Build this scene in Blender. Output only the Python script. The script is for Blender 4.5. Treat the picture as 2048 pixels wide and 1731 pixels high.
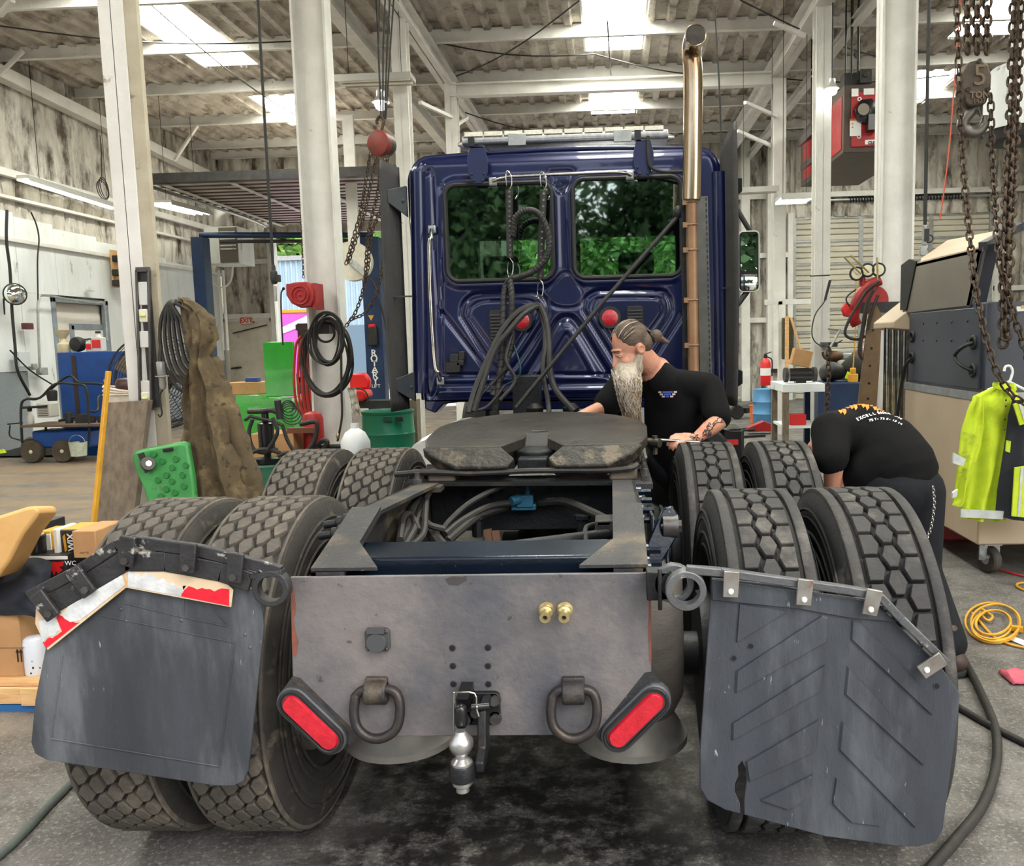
import bpy, bmesh, math, random
from mathutils import Vector, Matrix, noise as mnoise
R = math.radians
random.seed(7)
for o in list(bpy.data.objects):
    bpy.data.objects.remove(o, do_unlink=True)
SC = bpy.context.scene
COL = SC.collection

# ------------------------------------------------------------------ camera
CAM = Vector((0.32, 0.0, 1.53)); FPX = 1700.0; PPX, PPY = 1145.0, 865.5
YAW, PITCH, ROLL = R(2.69), R(6.21), 0.024
_r0 = Vector((math.cos(YAW), math.sin(YAW), 0))
_f = Vector((-math.sin(YAW)*math.cos(PITCH), math.cos(YAW)*math.cos(PITCH), -math.sin(PITCH)))
_u0 = _r0.cross(_f)
CR = _r0*math.cos(ROLL) - _u0*math.sin(ROLL)
CU = _r0*math.sin(ROLL) + _u0*math.cos(ROLL)
cd = bpy.data.cameras.new('camera'); cam = bpy.data.objects.new('camera', cd); COL.objects.link(cam)
m = Matrix.Identity(4)
for i in range(3):
    m[i][0] = CR[i]; m[i][1] = CU[i]; m[i][2] = -_f[i]; m[i][3] = CAM[i]
cam.matrix_world = m
cd.sensor_fit = 'HORIZONTAL'; cd.sensor_width = 36; cd.lens = FPX*36/2048
cd.shift_x = (1024-PPX)/2048; cd.clip_start = 0.05; cd.clip_end = 300
SC.camera = cam

# ------------------------------------------------------------------ sky and exposure
SC.view_settings.view_transform = 'Standard'; SC.view_settings.look = 'None'
SC.view_settings.exposure = 0.42; SC.view_settings.gamma = 1.0
SC.view_settings.use_curve_mapping = False
wd = bpy.data.worlds.new('sky'); SC.world = wd; wd.use_nodes = True
nt = wd.node_tree; nt.nodes.clear()
_o = nt.nodes.new('ShaderNodeOutputWorld'); _b = nt.nodes.new('ShaderNodeBackground')
_s = nt.nodes.new('ShaderNodeTexSky'); _s.sky_type = 'NISHITA'; _s.sun_disc = False
_s.sun_elevation = R(48); _s.sun_rotation = R(140); _s.air_density = 1.2; _s.dust_density = 4.0; _s.ozone_density = 1.0
_h = nt.nodes.new('ShaderNodeHueSaturation'); _h.inputs['Saturation'].default_value = 0.45
nt.links.new(_s.outputs[0], _h.inputs['Color']); nt.links.new(_h.outputs[0], _b.inputs[0]); nt.links.new(_b.outputs[0], _o.inputs[0])
_b.inputs[1].default_value = 0.35
SKYLIGHT = 23.0     # glow of the daylit roof panels
sd_ = bpy.data.lights.new('sun', 'SUN'); sd_.energy = 4.0; sd_.angle = R(2); sd_.color = (1, .96, .88)
sun = bpy.data.objects.new('sun', sd_); COL.objects.link(sun); sun.location = (20, 30, 40)
sun.rotation_euler = Vector((-.42, -.35, -1)).to_track_quat('-Z', 'Y').to_euler()

# ------------------------------------------------------------------ pixel -> place
def ray(px, py):
    u = (px-PPX)/FPX; v = (PPY-py)/FPX
    return CR*u + CU*v + _f
def W(px, py, Y):            # point seen at a pixel, on the plane y = Y
    d = ray(px, py); return CAM + d*((Y-CAM.y)/d.y)
def G(px, py, z=0.0):        # on the plane z
    d = ray(px, py); return CAM + d*((z-CAM.z)/d.z)
def WX(px, py, X):           # on the plane x = X
    d = ray(px, py); return CAM + d*((X-CAM.x)/d.x)

# ------------------------------------------------------------------ materials
MATS = {}
def mat(name, c1, c2=None, scale=6, rough=.55, metal=0, bump=0, bscale=60, c3=None, s3=2.0, t3=.6, w3=.06,
        stretch=(1,1,1), emit=None, estr=0, spec=.5, coat=0, c4=None, s4=40, t4=.66, detail=6, t2=.5, w2=.25, rvar=0, bdist=.01, alpha=1):
    if name in MATS: return MATS[name]
    m = bpy.data.materials.new(name); m.use_nodes = True; MATS[name] = m
    t = m.node_tree; N = t.nodes; L = t.links
    b = N['Principled BSDF']
    b.inputs['Roughness'].default_value = rough; b.inputs['Metallic'].default_value = metal
    b.inputs['Specular IOR Level'].default_value = spec
    b.inputs['Coat Weight'].default_value = coat
    if alpha < 1: b.inputs['Alpha'].default_value = alpha
    col = None
    tc = N.new('ShaderNodeTexCoord'); mp = N.new('ShaderNodeMapping'); mp.inputs['Scale'].default_value = stretch
    L.new(tc.outputs['Object'], mp.inputs['Vector'])
    def noisef(s, d=detail, rgh=.6):
        n = N.new('ShaderNodeTexNoise'); n.inputs['Scale'].default_value = s; n.inputs['Detail'].default_value = d
        n.inputs['Roughness'].default_value = rgh
        L.new(mp.outputs[0], n.inputs['Vector']); return n.outputs['Fac']
    def step(fac, t0, w):
        r = N.new('ShaderNodeMapRange'); r.interpolation_type = 'SMOOTHSTEP'
        r.inputs['From Min'].default_value = t0-w; r.inputs['From Max'].default_value = t0+w
        L.new(fac, r.inputs['Value']); return r.outputs[0]
    def mix(fac, a, bcol):
        x = N.new('ShaderNodeMix'); x.data_type = 'RGBA'
        L.new(fac, x.inputs['Factor'])
        for s, val in ((6, a), (7, bcol)):
            if isinstance(val, tuple): x.inputs[s].default_value = (*val, 1)
            else: L.new(val, x.inputs[s])
        return x.outputs[2]
    col = c1
    if c2: col = mix(step(noisef(scale), t2, w2), col, c2)
    if c3: col = mix(step(noisef(s3, 8, .65), t3, w3), col, c3)
    if c4: col = mix(step(noisef(s4, 3, .6), t4, .04), col, c4)
    if isinstance(col, tuple): b.inputs['Base Color'].default_value = (*col, 1)
    else: L.new(col, b.inputs['Base Color'])
    if rvar:
        mr = N.new('ShaderNodeMapRange'); mr.inputs['To Min'].default_value = max(.02, rough-rvar); mr.inputs['To Max'].default_value = min(1, rough+rvar)
        mr.inputs['From Min'].default_value = .3; mr.inputs['From Max'].default_value = .7
        L.new(noisef(scale*1.7), mr.inputs['Value']); L.new(mr.outputs[0], b.inputs['Roughness'])
    if bump:
        bp = N.new('ShaderNodeBump'); bp.inputs['Strength'].default_value = bump; bp.inputs['Distance'].default_value = bdist
        L.new(noisef(bscale, 6), bp.inputs['Height']); L.new(bp.outputs[0], b.inputs['Normal'])
    if emit:
        b.inputs['Emission Color'].default_value = (*emit, 1); b.inputs['Emission Strength'].default_value = estr
    return m

def sr(r, g, b_):            # 0-255 screen colour -> linear
    return tuple((c/255/12.92 if c/255 <= .04045 else ((c/255+.055)/1.055)**2.4) for c in (r, g, b_))

# ------------------------------------------------------------------ mesh builder
class MB:
    def __init__(s): s.v = []; s.f = []; s.mi = []; s.cur = 0
    def add(s, vs, fs):
        k = len(s.v); s.v += [tuple(p) for p in vs]
        for f in fs: s.f.append(tuple(i+k for i in f)); s.mi.append(s.cur)
        return s
    def box(s, c, d, rot=None):
        hx, hy, hz = d[0]/2, d[1]/2, d[2]/2
        vs = [Vector((x, y, z)) for x in (-hx, hx) for y in (-hy, hy) for z in (-hz, hz)]
        if rot is not None: vs = [rot @ v for v in vs]
        c = Vector(c); vs = [c+v for v in vs]
        return s.add(vs, [(0,1,3,2),(4,6,7,5),(0,4,5,1),(2,3,7,6),(0,2,6,4),(1,5,7,3)])
    def bb(s, a, b):             # box from two corners
        a = Vector(a); b = Vector(b); return s.box((a+b)/2, [abs(x) for x in (b-a)])
    def beam(s, a, b, w, h, up=(0,0,1)):   # rectangular bar between two points
        a = Vector(a); b = Vector(b); d = (b-a); l = d.length; d.normalize(); up = Vector(up)
        x = d.cross(up)
        if x.length < 1e-4: x = d.cross(Vector((1,0,0)))
        x.normalize(); z = x.cross(d)
        rot = Matrix((x, d, z)).transposed()
        return s.box((a+b)/2, (w, l, h), rot)
    def prism(s, loop, ext, cap=True):     # 3-D polygon pushed along ext
        n = len(loop); ext = Vector(ext); A = [Vector(p) for p in loop]; B = [p+ext for p in A]
        nrm = Vector((0,0,0))
        for i in range(n):
            nrm += (A[i]-A[0]).cross(A[(i+1) % n]-A[0])
        if nrm.dot(ext) > 0: A.reverse(); B.reverse()
        fs = [(i, i+n, (i+1) % n+n, (i+1) % n) for i in range(n)]
        fs = [f[::-1] for f in fs]
        if cap: fs += [tuple(range(n)), tuple(range(2*n-1, n-1, -1))]
        return s.add(A+B, [f[::-1] for f in fs[:n]] + fs[n:]) if False else s.add(A+B, fs)
    def tube(s, path, r, seg=8, cap=True, closed=False):
        P = [Vector(p) for p in path]; n = len(P)
        rr = r if isinstance(r, (list, tuple)) else [r]*n
        T = []
        for i in range(n):
            a = P[i-1] if (i > 0 or closed) else P[i]; b = P[(i+1) % n] if (i < n-1 or closed) else P[i]
            d = b-a
            T.append(d.normalized() if d.length > 1e-9 else Vector((0,0,1)))
        x = T[0].orthogonal().normalized(); vs = []; fs = []
        for i in range(n):
            x = x - T[i]*x.dot(T[i])
            x = x.normalized() if x.length > 1e-6 else T[i].orthogonal().normalized()
            y = T[i].cross(x)
            for k in range(seg):
                a = 2*math.pi*k/seg; vs.append(P[i] + (x*math.cos(a)+y*math.sin(a))*rr[i])
        for i in range(n if closed else n-1):
            j = (i+1) % n
            for k in range(seg):
                q = (k+1) % seg; fs.append((i*seg+k, i*seg+q, j*seg+q, j*seg+k))
        if cap and not closed:
            fs.append(tuple(range(seg-1, -1, -1))); fs.append(tuple(range((n-1)*seg, n*seg)))
        return s.add(vs, fs)
    def lathe(s, prof, seg=24, o=(0,0,0), ax=(0,0,1), cap=True, arc=2*math.pi):
        ax = Vector(ax).normalized(); x = ax.orthogonal().normalized(); y = ax.cross(x); o = Vector(o); vs = []; fs = []
        n = len(prof)
        for r, h in prof:
            for k in range(seg):
                a = 2*math.pi*k/seg; vs.append(o+ax*h+(x*math.cos(a)+y*math.sin(a))*r)
        for i in range(n-1):
            for k in range(seg):
                q = (k+1) % seg; fs.append((i*seg+k, i*seg+q, (i+1)*seg+q, (i+1)*seg+k))
        if cap:
            if prof[0][0] > 1e-5: fs.append(tuple(range(seg-1, -1, -1)))
            if prof[-1][0] > 1e-5: fs.append(tuple(range((n-1)*seg, n*seg)))
        return s.add(vs, fs)
    def cyl(s, a, b, r, seg=12, r2=None):
        a = Vector(a); b = Vector(b); return s.lathe([(r, 0), (r if r2 is None else r2, (b-a).length)], seg, a, b-a)
    def ell(s, c, rad, seg=14, rot=None):
        c = Vector(c); vs = []; fs = []; rings = max(5, seg//2+1)
        for i in range(rings+1):
            t = math.pi*i/rings
            for k in range(seg):
                a = 2*math.pi*k/seg
                p = Vector((rad[0]*math.sin(t)*math.cos(a), rad[1]*math.sin(t)*math.sin(a), rad[2]*math.cos(t)))
                vs.append(c + (rot @ p if rot is not None else p))
        for i in range(rings):
            for k in range(seg):
                q = (k+1) % seg; fs.append((i*seg+k, (i+1)*seg+k, (i+1)*seg+q, i*seg+q))
        return s.add(vs, fs)
    def caps(s, a, b, ra, rb, seg=12):     # tapered capsule
        a = Vector(a); b = Vector(b); d = b-a; l = max(d.length, 1e-5); prof = []
        for i in range(5): t = math.pi/2*i/4; prof.append((ra*math.sin(t), -ra*math.cos(t)))
        for i in range(5): t = math.pi/2*i/4; prof.append((rb*math.cos(t), l+rb*math.sin(t)))
        prof[0] = (1e-6, -ra); prof[-1] = (1e-6, l+rb)
        return s.lathe(prof, seg, a, d)
    def grid(s, nu, nv, fn):
        vs = [fn(i/nu, j/nv) for j in range(nv+1) for i in range(nu+1)]
        fs = [(j*(nu+1)+i, j*(nu+1)+i+1, (j+1)*(nu+1)+i+1, (j+1)*(nu+1)+i) for j in range(nv) for i in range(nu)]
        return s.add(vs, fs)
    def torus(s, c, ax, Rr, r, seg=24, ts=8, sx=1.0):
        ax = Vector(ax).normalized(); x = ax.orthogonal().normalized(); y = ax.cross(x); c = Vector(c)
        return s.tube([c+(x*math.cos(2*math.pi*k/seg)+y*math.sin(2*math.pi*k/seg))*Rr for k in range(seg)], r, ts, closed=True)
    def build(s, name, material, parent=None, smooth=38, bevel=0, base=None, sub=0):
        me = bpy.data.meshes.new(name)
        if parent is not None: org = Vector(parent.get('_o', (0,0,0)))
        elif base is not None: org = Vector(base)
        else:
            xs = [p[0] for p in s.v]; ys = [p[1] for p in s.v]; zs = [p[2] for p in s.v]
            org = Vector(((min(xs)+max(xs))/2, (min(ys)+max(ys))/2, min(zs)))
        me.from_pydata([(p[0]-org.x, p[1]-org.y, p[2]-org.z) for p in s.v], [], s.f)
        mm = material if isinstance(material, (list, tuple)) else [material]
        for q in mm: me.materials.append(q)
        if len(mm) > 1: me.polygons.foreach_set('material_index', s.mi)
        bm = bmesh.new(); bm.from_mesh(me); bmesh.ops.recalc_face_normals(bm, faces=bm.faces); bm.to_mesh(me); bm.free()
        if smooth:
            me.polygons.foreach_set('use_smooth', [True]*len(me.polygons)); me.set_sharp_from_angle(angle=R(smooth))
        me.update()
        o = bpy.data.objects.new(name, me); COL.objects.link(o)
        if parent is not None: o.parent = parent
        else: o.location = org
        o['_o'] = tuple(org)
        if bevel:
            b = o.modifiers.new('bevel', 'BEVEL'); b.width = bevel; b.segments = 2; b.limit_method = 'ANGLE'; b.angle_limit = R(40); b.harden_normals = False
        if sub:
            q = o.modifiers.new('sub', 'SUBSURF'); q.levels = sub; q.render_levels = sub
        return o

def tag(o, label=None, cat=None, group=None, kind=None):
    if label: o['label'] = label
    if cat: o['category'] = cat
    if group: o['group'] = group
    if kind: o['kind'] = kind
    return o
def thing(name, label, cat, loc=(0,0,0), group=None):
    o = bpy.data.objects.new(name, None); COL.objects.link(o); o.empty_display_size = .1
    o.location = loc; o['_o'] = tuple(loc); return tag(o, label, cat, group)
def dup(root, loc, rz=None, label=None, group=None):
    r = root.copy(); COL.objects.link(r); r.location = loc
    if rz is not None: r.rotation_euler = (0, 0, rz)
    if label: r['label'] = label
    if group: r['group'] = group
    for ch in root.children:
        c = ch.copy(); COL.objects.link(c); c.parent = r
        for g in ch.children:
            d = g.copy(); COL.objects.link(d); d.parent = c
    return r
def smoothpath(pts, n=8):        # Catmull-Rom through points
    P = [Vector(p) for p in pts]; P = [P[0]*2-P[1]] + P + [P[-1]*2-P[-2]]; out = []
    for i in range(1, len(P)-2):
        for k in range(n):
            t = k/n; a, b, c, d = P[i-1], P[i], P[i+1], P[i+2]
            out.append(.5*((2*b) + (c-a)*t + (2*a-5*b+4*c-d)*t*t + (3*b-a-3*c+d)*t**3))
    out.append(P[-2]); return out
def rrect(w, h, r, n=5):          # rounded rectangle outline, 2-D
    out = []
    for cx, cy, a0 in ((w/2-r, h/2-r, 0), (-w/2+r, h/2-r, 90), (-w/2+r, -h/2+r, 180), (w/2-r, -h/2+r, 270)):
        for k in range(n+1):
            a = R(a0+90*k/n); out.append((cx+r*math.cos(a), cy+r*math.sin(a)))
    return out
def text_mesh(name, body, size, origin, xdir, ydir, material, parent=None, ext=.001, align='CENTER', bold=0):
    c = bpy.data.curves.new(name+'_curve', 'FONT'); c.body = body; c.size = size; c.extrude = ext; c.align_x = align; c.align_y = 'CENTER'; c.resolution_u = 2
    if bold: c.offset = bold
    t = bpy.data.objects.new(name+'_tmp', c); COL.objects.link(t)
    bpy.context.view_layer.update()
    me = bpy.data.meshes.new_from_object(t.evaluated_get(bpy.context.evaluated_depsgraph_get()))
    bpy.data.objects.remove(t)
    xd = Vector(xdir).normalized(); yd = Vector(ydir); yd = (yd - xd*yd.dot(xd)).normalized(); zd = xd.cross(yd); o3 = Vector(origin)
    org = Vector(parent.get('_o', (0,0,0))) if parent is not None else o3
    for v in me.vertices:
        v.co = o3 + xd*v.co.x + yd*v.co.y + zd*v.co.z - org
    me.materials.clear(); me.materials.append(material)
    o = bpy.data.objects.new(name, me); COL.objects.link(o); o['_o'] = tuple(org)
    if parent is not None: o.parent = parent
    else: o.location = org
    return o
def struct(o, label=None): o['kind'] = 'structure'; return tag(o, label)
# ================================================================== palette
M_white = mat('painted_steel', sr(222,221,216), sr(203,201,195), 3, .5, 0, .15, 40, c3=sr(132,118,98), s3=5, t3=.7, w3=.05)
M_foam = mat('sprayed_foam', sr(204,198,188), sr(172,164,153), 2.2, .9, 0, .8, 22, c3=sr(122,112,100), s3=2.6, t3=.58, w3=.12, bdist=.03, detail=8)
M_wallfoam = mat('stained_foam', sr(216,213,204), sr(184,178,166), 2.0, .9, 0, .8, 26, c3=sr(84,73,62), s3=3.0, t3=.56, w3=.12, bdist=.03, stretch=(1,1,.4), detail=9)
M_panel = mat('white_panel', sr(230,235,236), sr(210,214,212), 2, .55, 0, .1, 30, c3=sr(120,116,104), s3=5, t3=.66, w3=.05, stretch=(1,1,.25))
M_black = mat('black_rubber', sr(22,22,22), sr(34,33,31), 12, .6, 0, .2, 80)
M_dark = mat('dark_steel', sr(38,38,39), sr(56,54,51), 9, .5, .3, .2, 60, c3=sr(80,64,50), s3=6, t3=.66)
M_galv = mat('galvanised', sr(176,180,178), sr(150,152,150), 14, .4, .6)
M_rust = mat('rusty_chain', sr(92,74,58), sr(52,44,38), 30, .6, .6, .3, 120)
M_blackgloss = mat('black_gloss', sr(22,22,24), None, rough=.25)
M_red = mat('red_paint', sr(176,34,32), sr(140,26,26), 8, .45, c3=sr(70,40,34), s3=9, t3=.66)
M_skylight = mat('skylight_panel', (.9,.9,.75), emit=sr(252,252,240), estr=SKYLIGHT)
M_lamp = mat('lamp_glow', (1,1,1), emit=(1,1,.97), estr=30)
M_tube = mat('tube_glow', (1,1,1), emit=sr(255,250,225), estr=6)
M_reflector = mat('lamp_reflector', sr(205,205,200), rough=.25, metal=.5)

# floor: worn concrete, darker with grease where trucks stand
fm = bpy.data.materials.new('worn_concrete'); fm.use_nodes = True
t = fm.node_tree; N = t.nodes; L = t.links; b = N['Principled BSDF']
geo = N.new('ShaderNodeNewGeometry')
def fn(s, d=8, r=.65, st=(1,1,1)):
    mp = N.new('ShaderNodeMapping'); mp.inputs['Scale'].default_value = st; L.new(geo.outputs['Position'], mp.inputs['Vector'])
    n = N.new('ShaderNodeTexNoise'); n.inputs['Scale'].default_value = s; n.inputs['Detail'].default_value = d; n.inputs['Roughness'].default_value = r
    L.new(mp.outputs[0], n.inputs['Vector']); return n.outputs['Fac']
def fstep(f, a, c):
    r = N.new('ShaderNodeMapRange'); r.interpolation_type = 'SMOOTHSTEP'; r.inputs['From Min'].default_value = a; r.inputs['From Max'].default_value = c
    L.new(f, r.inputs['Value']); return r.outputs[0]
def fmix(f, a, c):
    x = N.new('ShaderNodeMix'); x.data_type = 'RGBA'; L.new(f, x.inputs['Factor'])
    for s, val in ((6, a), (7, c)):
        if isinstance(val, tuple): x.inputs[s].default_value = (*val, 1)
        else: L.new(val, x.inputs[s])
    return x.outputs[2]
def fmath(op, a, c):
    x = N.new('ShaderNodeMath'); x.operation = op
    for i, v in enumerate((a, c)):
        if isinstance(v, (int, float)): x.inputs[i].default_value = v
        else: L.new(v, x.inputs[i])
    return x.outputs[0]
base = fmix(fstep(fn(1.3), .35, .65), sr(112,109,105), sr(90,87,83))
base = fmix(fstep(fn(5, 9, .7), .42, .6), base, sr(80,77,73))
base = fmix(fstep(fn(60, 6, .75), .5, .66), base, sr(142,139,133))
base = fmix(fstep(fn(110, 5, .7), .54, .66), base, sr(50,48,46))
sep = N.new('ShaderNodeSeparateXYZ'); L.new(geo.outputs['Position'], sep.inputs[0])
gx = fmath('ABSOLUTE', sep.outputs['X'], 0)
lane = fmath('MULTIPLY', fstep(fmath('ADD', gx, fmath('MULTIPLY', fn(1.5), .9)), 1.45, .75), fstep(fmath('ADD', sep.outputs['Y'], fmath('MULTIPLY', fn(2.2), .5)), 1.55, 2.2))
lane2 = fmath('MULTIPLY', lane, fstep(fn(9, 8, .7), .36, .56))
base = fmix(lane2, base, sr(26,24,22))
dust = fmath('MULTIPLY', fstep(sep.outputs['X'], -1.6, -3.2), fstep(fn(.9, 6, .6, (1, 3, 1)), .3, .62))
base = fmix(dust, base, sr(136,116,92))
L.new(base, b.inputs['Base Color'])
rr = N.new('ShaderNodeMapRange'); rr.inputs['From Min'].default_value = .3; rr.inputs['From Max'].default_value = .7
rr.inputs['To Min'].default_value = .35; rr.inputs['To Max'].default_value = .75; L.new(fn(2.5), rr.inputs['Value']); L.new(rr.outputs[0], b.inputs['Roughness'])
bp = N.new('ShaderNodeBump'); bp.inputs['Strength'].default_value = .5; bp.inputs['Distance'].default_value = .006
L.new(fn(60, 6, .7), bp.inputs['Height']); L.new(bp.outputs[0], b.inputs['Normal'])

XL, XR_, YF, YN = -9.06, 10.4, 20.5, -1.2
ZD = 6.22                                   # underside of the roof deck
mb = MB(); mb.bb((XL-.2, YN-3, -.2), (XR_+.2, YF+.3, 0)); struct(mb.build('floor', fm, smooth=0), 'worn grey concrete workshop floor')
M_apron = mat('sunlit_concrete', sr(205,202,194), sr(180,176,168), 2, .8)
mb = MB(); mb.bb((-40, YF+.3, -.22), (40, 70, -.02)); tag(mb.build('ground', M_apron, smooth=0), 'bright concrete yard outside the far doors', 'ground', kind='structure')
mb = MB(); mb.bb((-40, -40, -.22), (40, YN-3, -.02)); tag(mb.build('ground', M_apron, smooth=0), 'concrete apron in front of the workshop', 'ground', kind='structure')

# ------------------------------------------------------------------ roof
SKYX = [(-6.35, -5.4), (0.0, .92), (5.75, 6.75)]
SKYY = [(2.2, 6.4), (9.6, 14.4), (16.1, 18.3)]  # nearest row is out of view, added as extra light for the interior
def deck_profile(x0, x1):
    out = []; x = x0; k = 0
    while x < x1-.02:
        for dx, dz in ((0, 0), (.03, -.06), (.12, -.065), (.15, -.005)):
            if x+dx < x1: out.append((x+dx, ZD+dz + .012*mnoise.noise(Vector((x*2, k, 3)))))
        x += .3; k += 1
    out.append((x1, ZD)); return out
bands = []; px = XL
for a, c in SKYX: bands.append((px, a, False)); bands.append((a, c, True)); px = c
bands.append((px, XR_, False))
ceil = MB(); skys = []
for a, c, sky in bands:
    prof = deck_profile(a, c)
    rows = [(YN, YF+.2)] if not sky else []
    if sky:
        yy = YN
        for s0, s1 in SKYY: rows.append((yy, s0)); skys.append((a, c, s0, s1)); yy = s1
        rows.append((yy, YF+.2))
    for y0, y1 in rows:
        n = max(1, int((y1-y0)/.25)); np_ = len(prof)
        vs = []
        for j in range(n+1):
            y = y0+(y1-y0)*j/n
            for i, (x, z) in enumerate(prof):
                w = .014*mnoise.noise(Vector((x*3.1, y*2.3, 1.7))) + .007*mnoise.noise(Vector((x*9, y*8, 5)))
                vs.append((x + (.015*mnoise.noise(Vector((x*2, y*3, 9))) if 0 < i < np_-1 else 0), y, z+w))
        ceil.add(vs, [(j*np_+i, j*np_+i+1, (j+1)*np_+i+1, (j+1)*np_+i) for j in range(n) for i in range(np_-1)])
ceiling = struct(ceil.build('ceiling', M_foam, base=(0, 0, ZD), smooth=60), 'sprayed foam on ribbed metal roof deck')
top = MB(); top.bb((XL-.2, YN, ZD+.16), (XR_+.2, YF+.3, ZD+.2)); top.build('roof_sheet', M_galv, ceiling, smooth=0)
for a, c, s0, s1 in skys:
    mb = MB(); n = 3
    for k in range(n):
        x0 = a+(c-a)*k/n; x1 = a+(c-a)*(k+1)/n
        mb.bb((x0+.008, s0, ZD+.03), (x1-.008, s1, ZD+.045))
    sk = mb.build('skylight_panel', M_skylight, ceiling, smooth=0)
    fr = MB(); fr.bb((a-.02, s0, ZD-.03), (a+.012, s1, ZD+.03)); fr.bb((c-.012, s0, ZD-.03), (c+.02, s1, ZD+.03)); fr.bb((a, s0-.02, ZD-.03), (c, s0+.01, ZD+.03)); fr.bb((a, s1-.01, ZD-.03), (c, s1+.02, ZD+.03))
    fr.build('skylight_frame', M_white, sk)
for Y in (1.0, 3.0, 5.0, 7.1, 9.2, 11.35, 13.2, 15.2, 17.3, 19.3, 20.35):
    mb = MB(); z0, z1 = 5.99, 6.2
    mb.bb((XL, Y-.006, z0), (XR_, Y+.006, z1)); mb.bb((XL, Y-.07, z0), (XR_, Y, z0+.012)); mb.bb((XL, Y, z1-.012), (XR_, Y+.07, z1))
    if Y > 10:
        x = XL+.2
        while x < XR_:
            for dz in (.06, .15): mb.box((x, Y-.012, z0+dz), (.022, .014, .022))
            x += .42
    mb.build('purlin', M_white, ceiling)
# bracing rods and loose wires under the roof
for a, c in (((1160, 0, 11.6), (905, 155, 15.2)), ((1480, 0, 11.6), (1830, 130, 15)), ((845, 78, 13.2), (1190, 108, 14)), ((1190, 108, 14), (1500, 150, 15)), ((300, 8, 11.4), (600, 235, 17)), ((930, 225, 16), (1150, 262, 17)), ((1215, 40, 12.5), (1222, 150, 14.5)), ((0, 52, 11.8), (600, 82, 12.6)), ((1500, 150, 15.2), (1900, 150, 15.3))):
    mb = MB(); p, q = W(*a), W(*c); path = [p.lerp(q, k/8) - Vector((0, 0, .12*math.sin(math.pi*k/8))) for k in range(9)]
    mb.tube(path, .011, 5); mb.build('cable', M_dark, ceiling)

# ------------------------------------------------------------------ frame: columns, rafters, struts
def hcol(n, x, y, z1, w=.2, d=.26, face='x', lab='white steel column', taper=0):
    mb = MB(); tk = .016
    if face == 'y':      # flanges face the camera
        mb.bb((x-w/2, y-d/2, 0), (x+w/2, y-d/2+tk, z1)); mb.bb((x-w/2, y+d/2-tk, 0), (x+w/2, y+d/2, z1)); mb.bb((x-.006, y-d/2, 0), (x+.006, y+d/2, z1))
    else:                # web faces the camera, flange edges left and right
        mb.bb((x-d/2, y-w/2, 0), (x-d/2+tk*1.6, y+w/2, z1)); mb.bb((x+d/2-tk*1.6, y-w/2, 0), (x+d/2, y+w/2, z1)); mb.bb((x-d/2, y-.008, 0), (x+d/2, y+.008, z1))
    mb.bb((x-d/2-.06, y-w/2-.06, 0), (x+d/2+.06, y+w/2+.06, .025))
    o = struct(mb.build('trim_%d' % n, M_white, bevel=.004), lab); return o
C1 = Vector((-2.47, 5.2, 0)); C2 = W(652, 600, 8.5); C3 = W(805, 200, 11.5); C4 = W(905, 250, 14.35)
D2 = W(1790, 300, 8.6); D3 = W(1643, 300, 11.5); D4 = W(1557, 400, 14.3)
hcol(1, -2.585, 5.2, 5.7, .155, .16, 'y', 'nearest white column at left with a spirit level and coveralls hung on it')
mb = MB(); mb.bb((-2.506, 5.125, 0), (-2.43, 5.165, 5.7)); struct(mb.build('trim_2', mat('plank_cream', sr(184,176,156), sr(164,154,132), 5, .7, 0, .2, 30, c3=sr(112,98,78), s3=6, t3=.66)), 'cream painted plank fixed along the nearest column')
hcol(3, C2.x, 8.5, 5.7, .2, .34, 'x', 'white column at left carrying the black hose coil and red reel')
hcol(4, C3.x, 11.5, 5.75, .2, .2, 'y', 'white column behind the red chain hoist')
hcol(5, C4.x, 14.35, 5.75, .2, .2, 'y', 'white column left of the light bar, farthest of its row')
hcol(6, D2.x, 8.6, 5.75, .2, .33, 'x', 'thick white column left of the grey machine')
hcol(7, D3.x, 11.5, 5.72, .2, .2, 'y', 'white column in front of the red heater')
hcol(8, D4.x, 14.3, 5.6, .2, .2, 'y', 'slim white column right of the truck mirror')
def ibeam(n, a, c, w, h, lab):
    mb = MB(); a = Vector(a); c = Vector(c); z = Vector((0, 0, h/2-.01))
    mb.beam(a, c, .012, h); mb.beam(a+z, c+z, w, .02); mb.beam(a-z, c-z, w, .02)
    return struct(mb.build('trim_%d' % n, M_white), lab)
ibeam(9, (-2.42, YN, 5.86), (-2.25, YF, 5.86), .2, .26, 'white steel beam over the left column row')
ibeam(10, (-3.05, 4, 5.78), (-3.1, YF, 5.72), .18, .2, 'white steel beam beside the left column row')
ibeam(11, (3.1, YN, 5.84), (3.08, YF, 5.78), .22, .3, 'white steel beam over the right column row')
ibeam(12, (3.75, 6, 5.7), (3.6, YF, 5.66), .12, .12, 'thin white rail beside the right beam')
ibeam(13, (C4.x, 14.3, 5.62), (D4.x, 14.3, 5.62), .16, .2, 'white strut between the two farthest columns')
for n, (a, c) in enumerate((((0, 148, 13), (48, 100, 13)), ((350, 320, 17.5), (395, 250, 17.2)), ((905, 255, 14.3), (935, 235, 15)), ((1548, 46, 11.4), (1610, 72, 11.5)), ((1490, 205, 13.5), (1552, 232, 14.2)), ((1475, 262, 14), (1545, 292, 14.3)), ((0, 30, 9.5), (25, 0, 9.3)), ((840, 205, 13), (905, 235, 14.3)))):
    mb = MB(); mb.beam(W(*a), W(*c), .05, .05); struct(mb.build('trim_%d' % (14+n), M_white), 'small white knee brace under a purlin, number %d from the left wall' % (n+1) if False else None)

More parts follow.
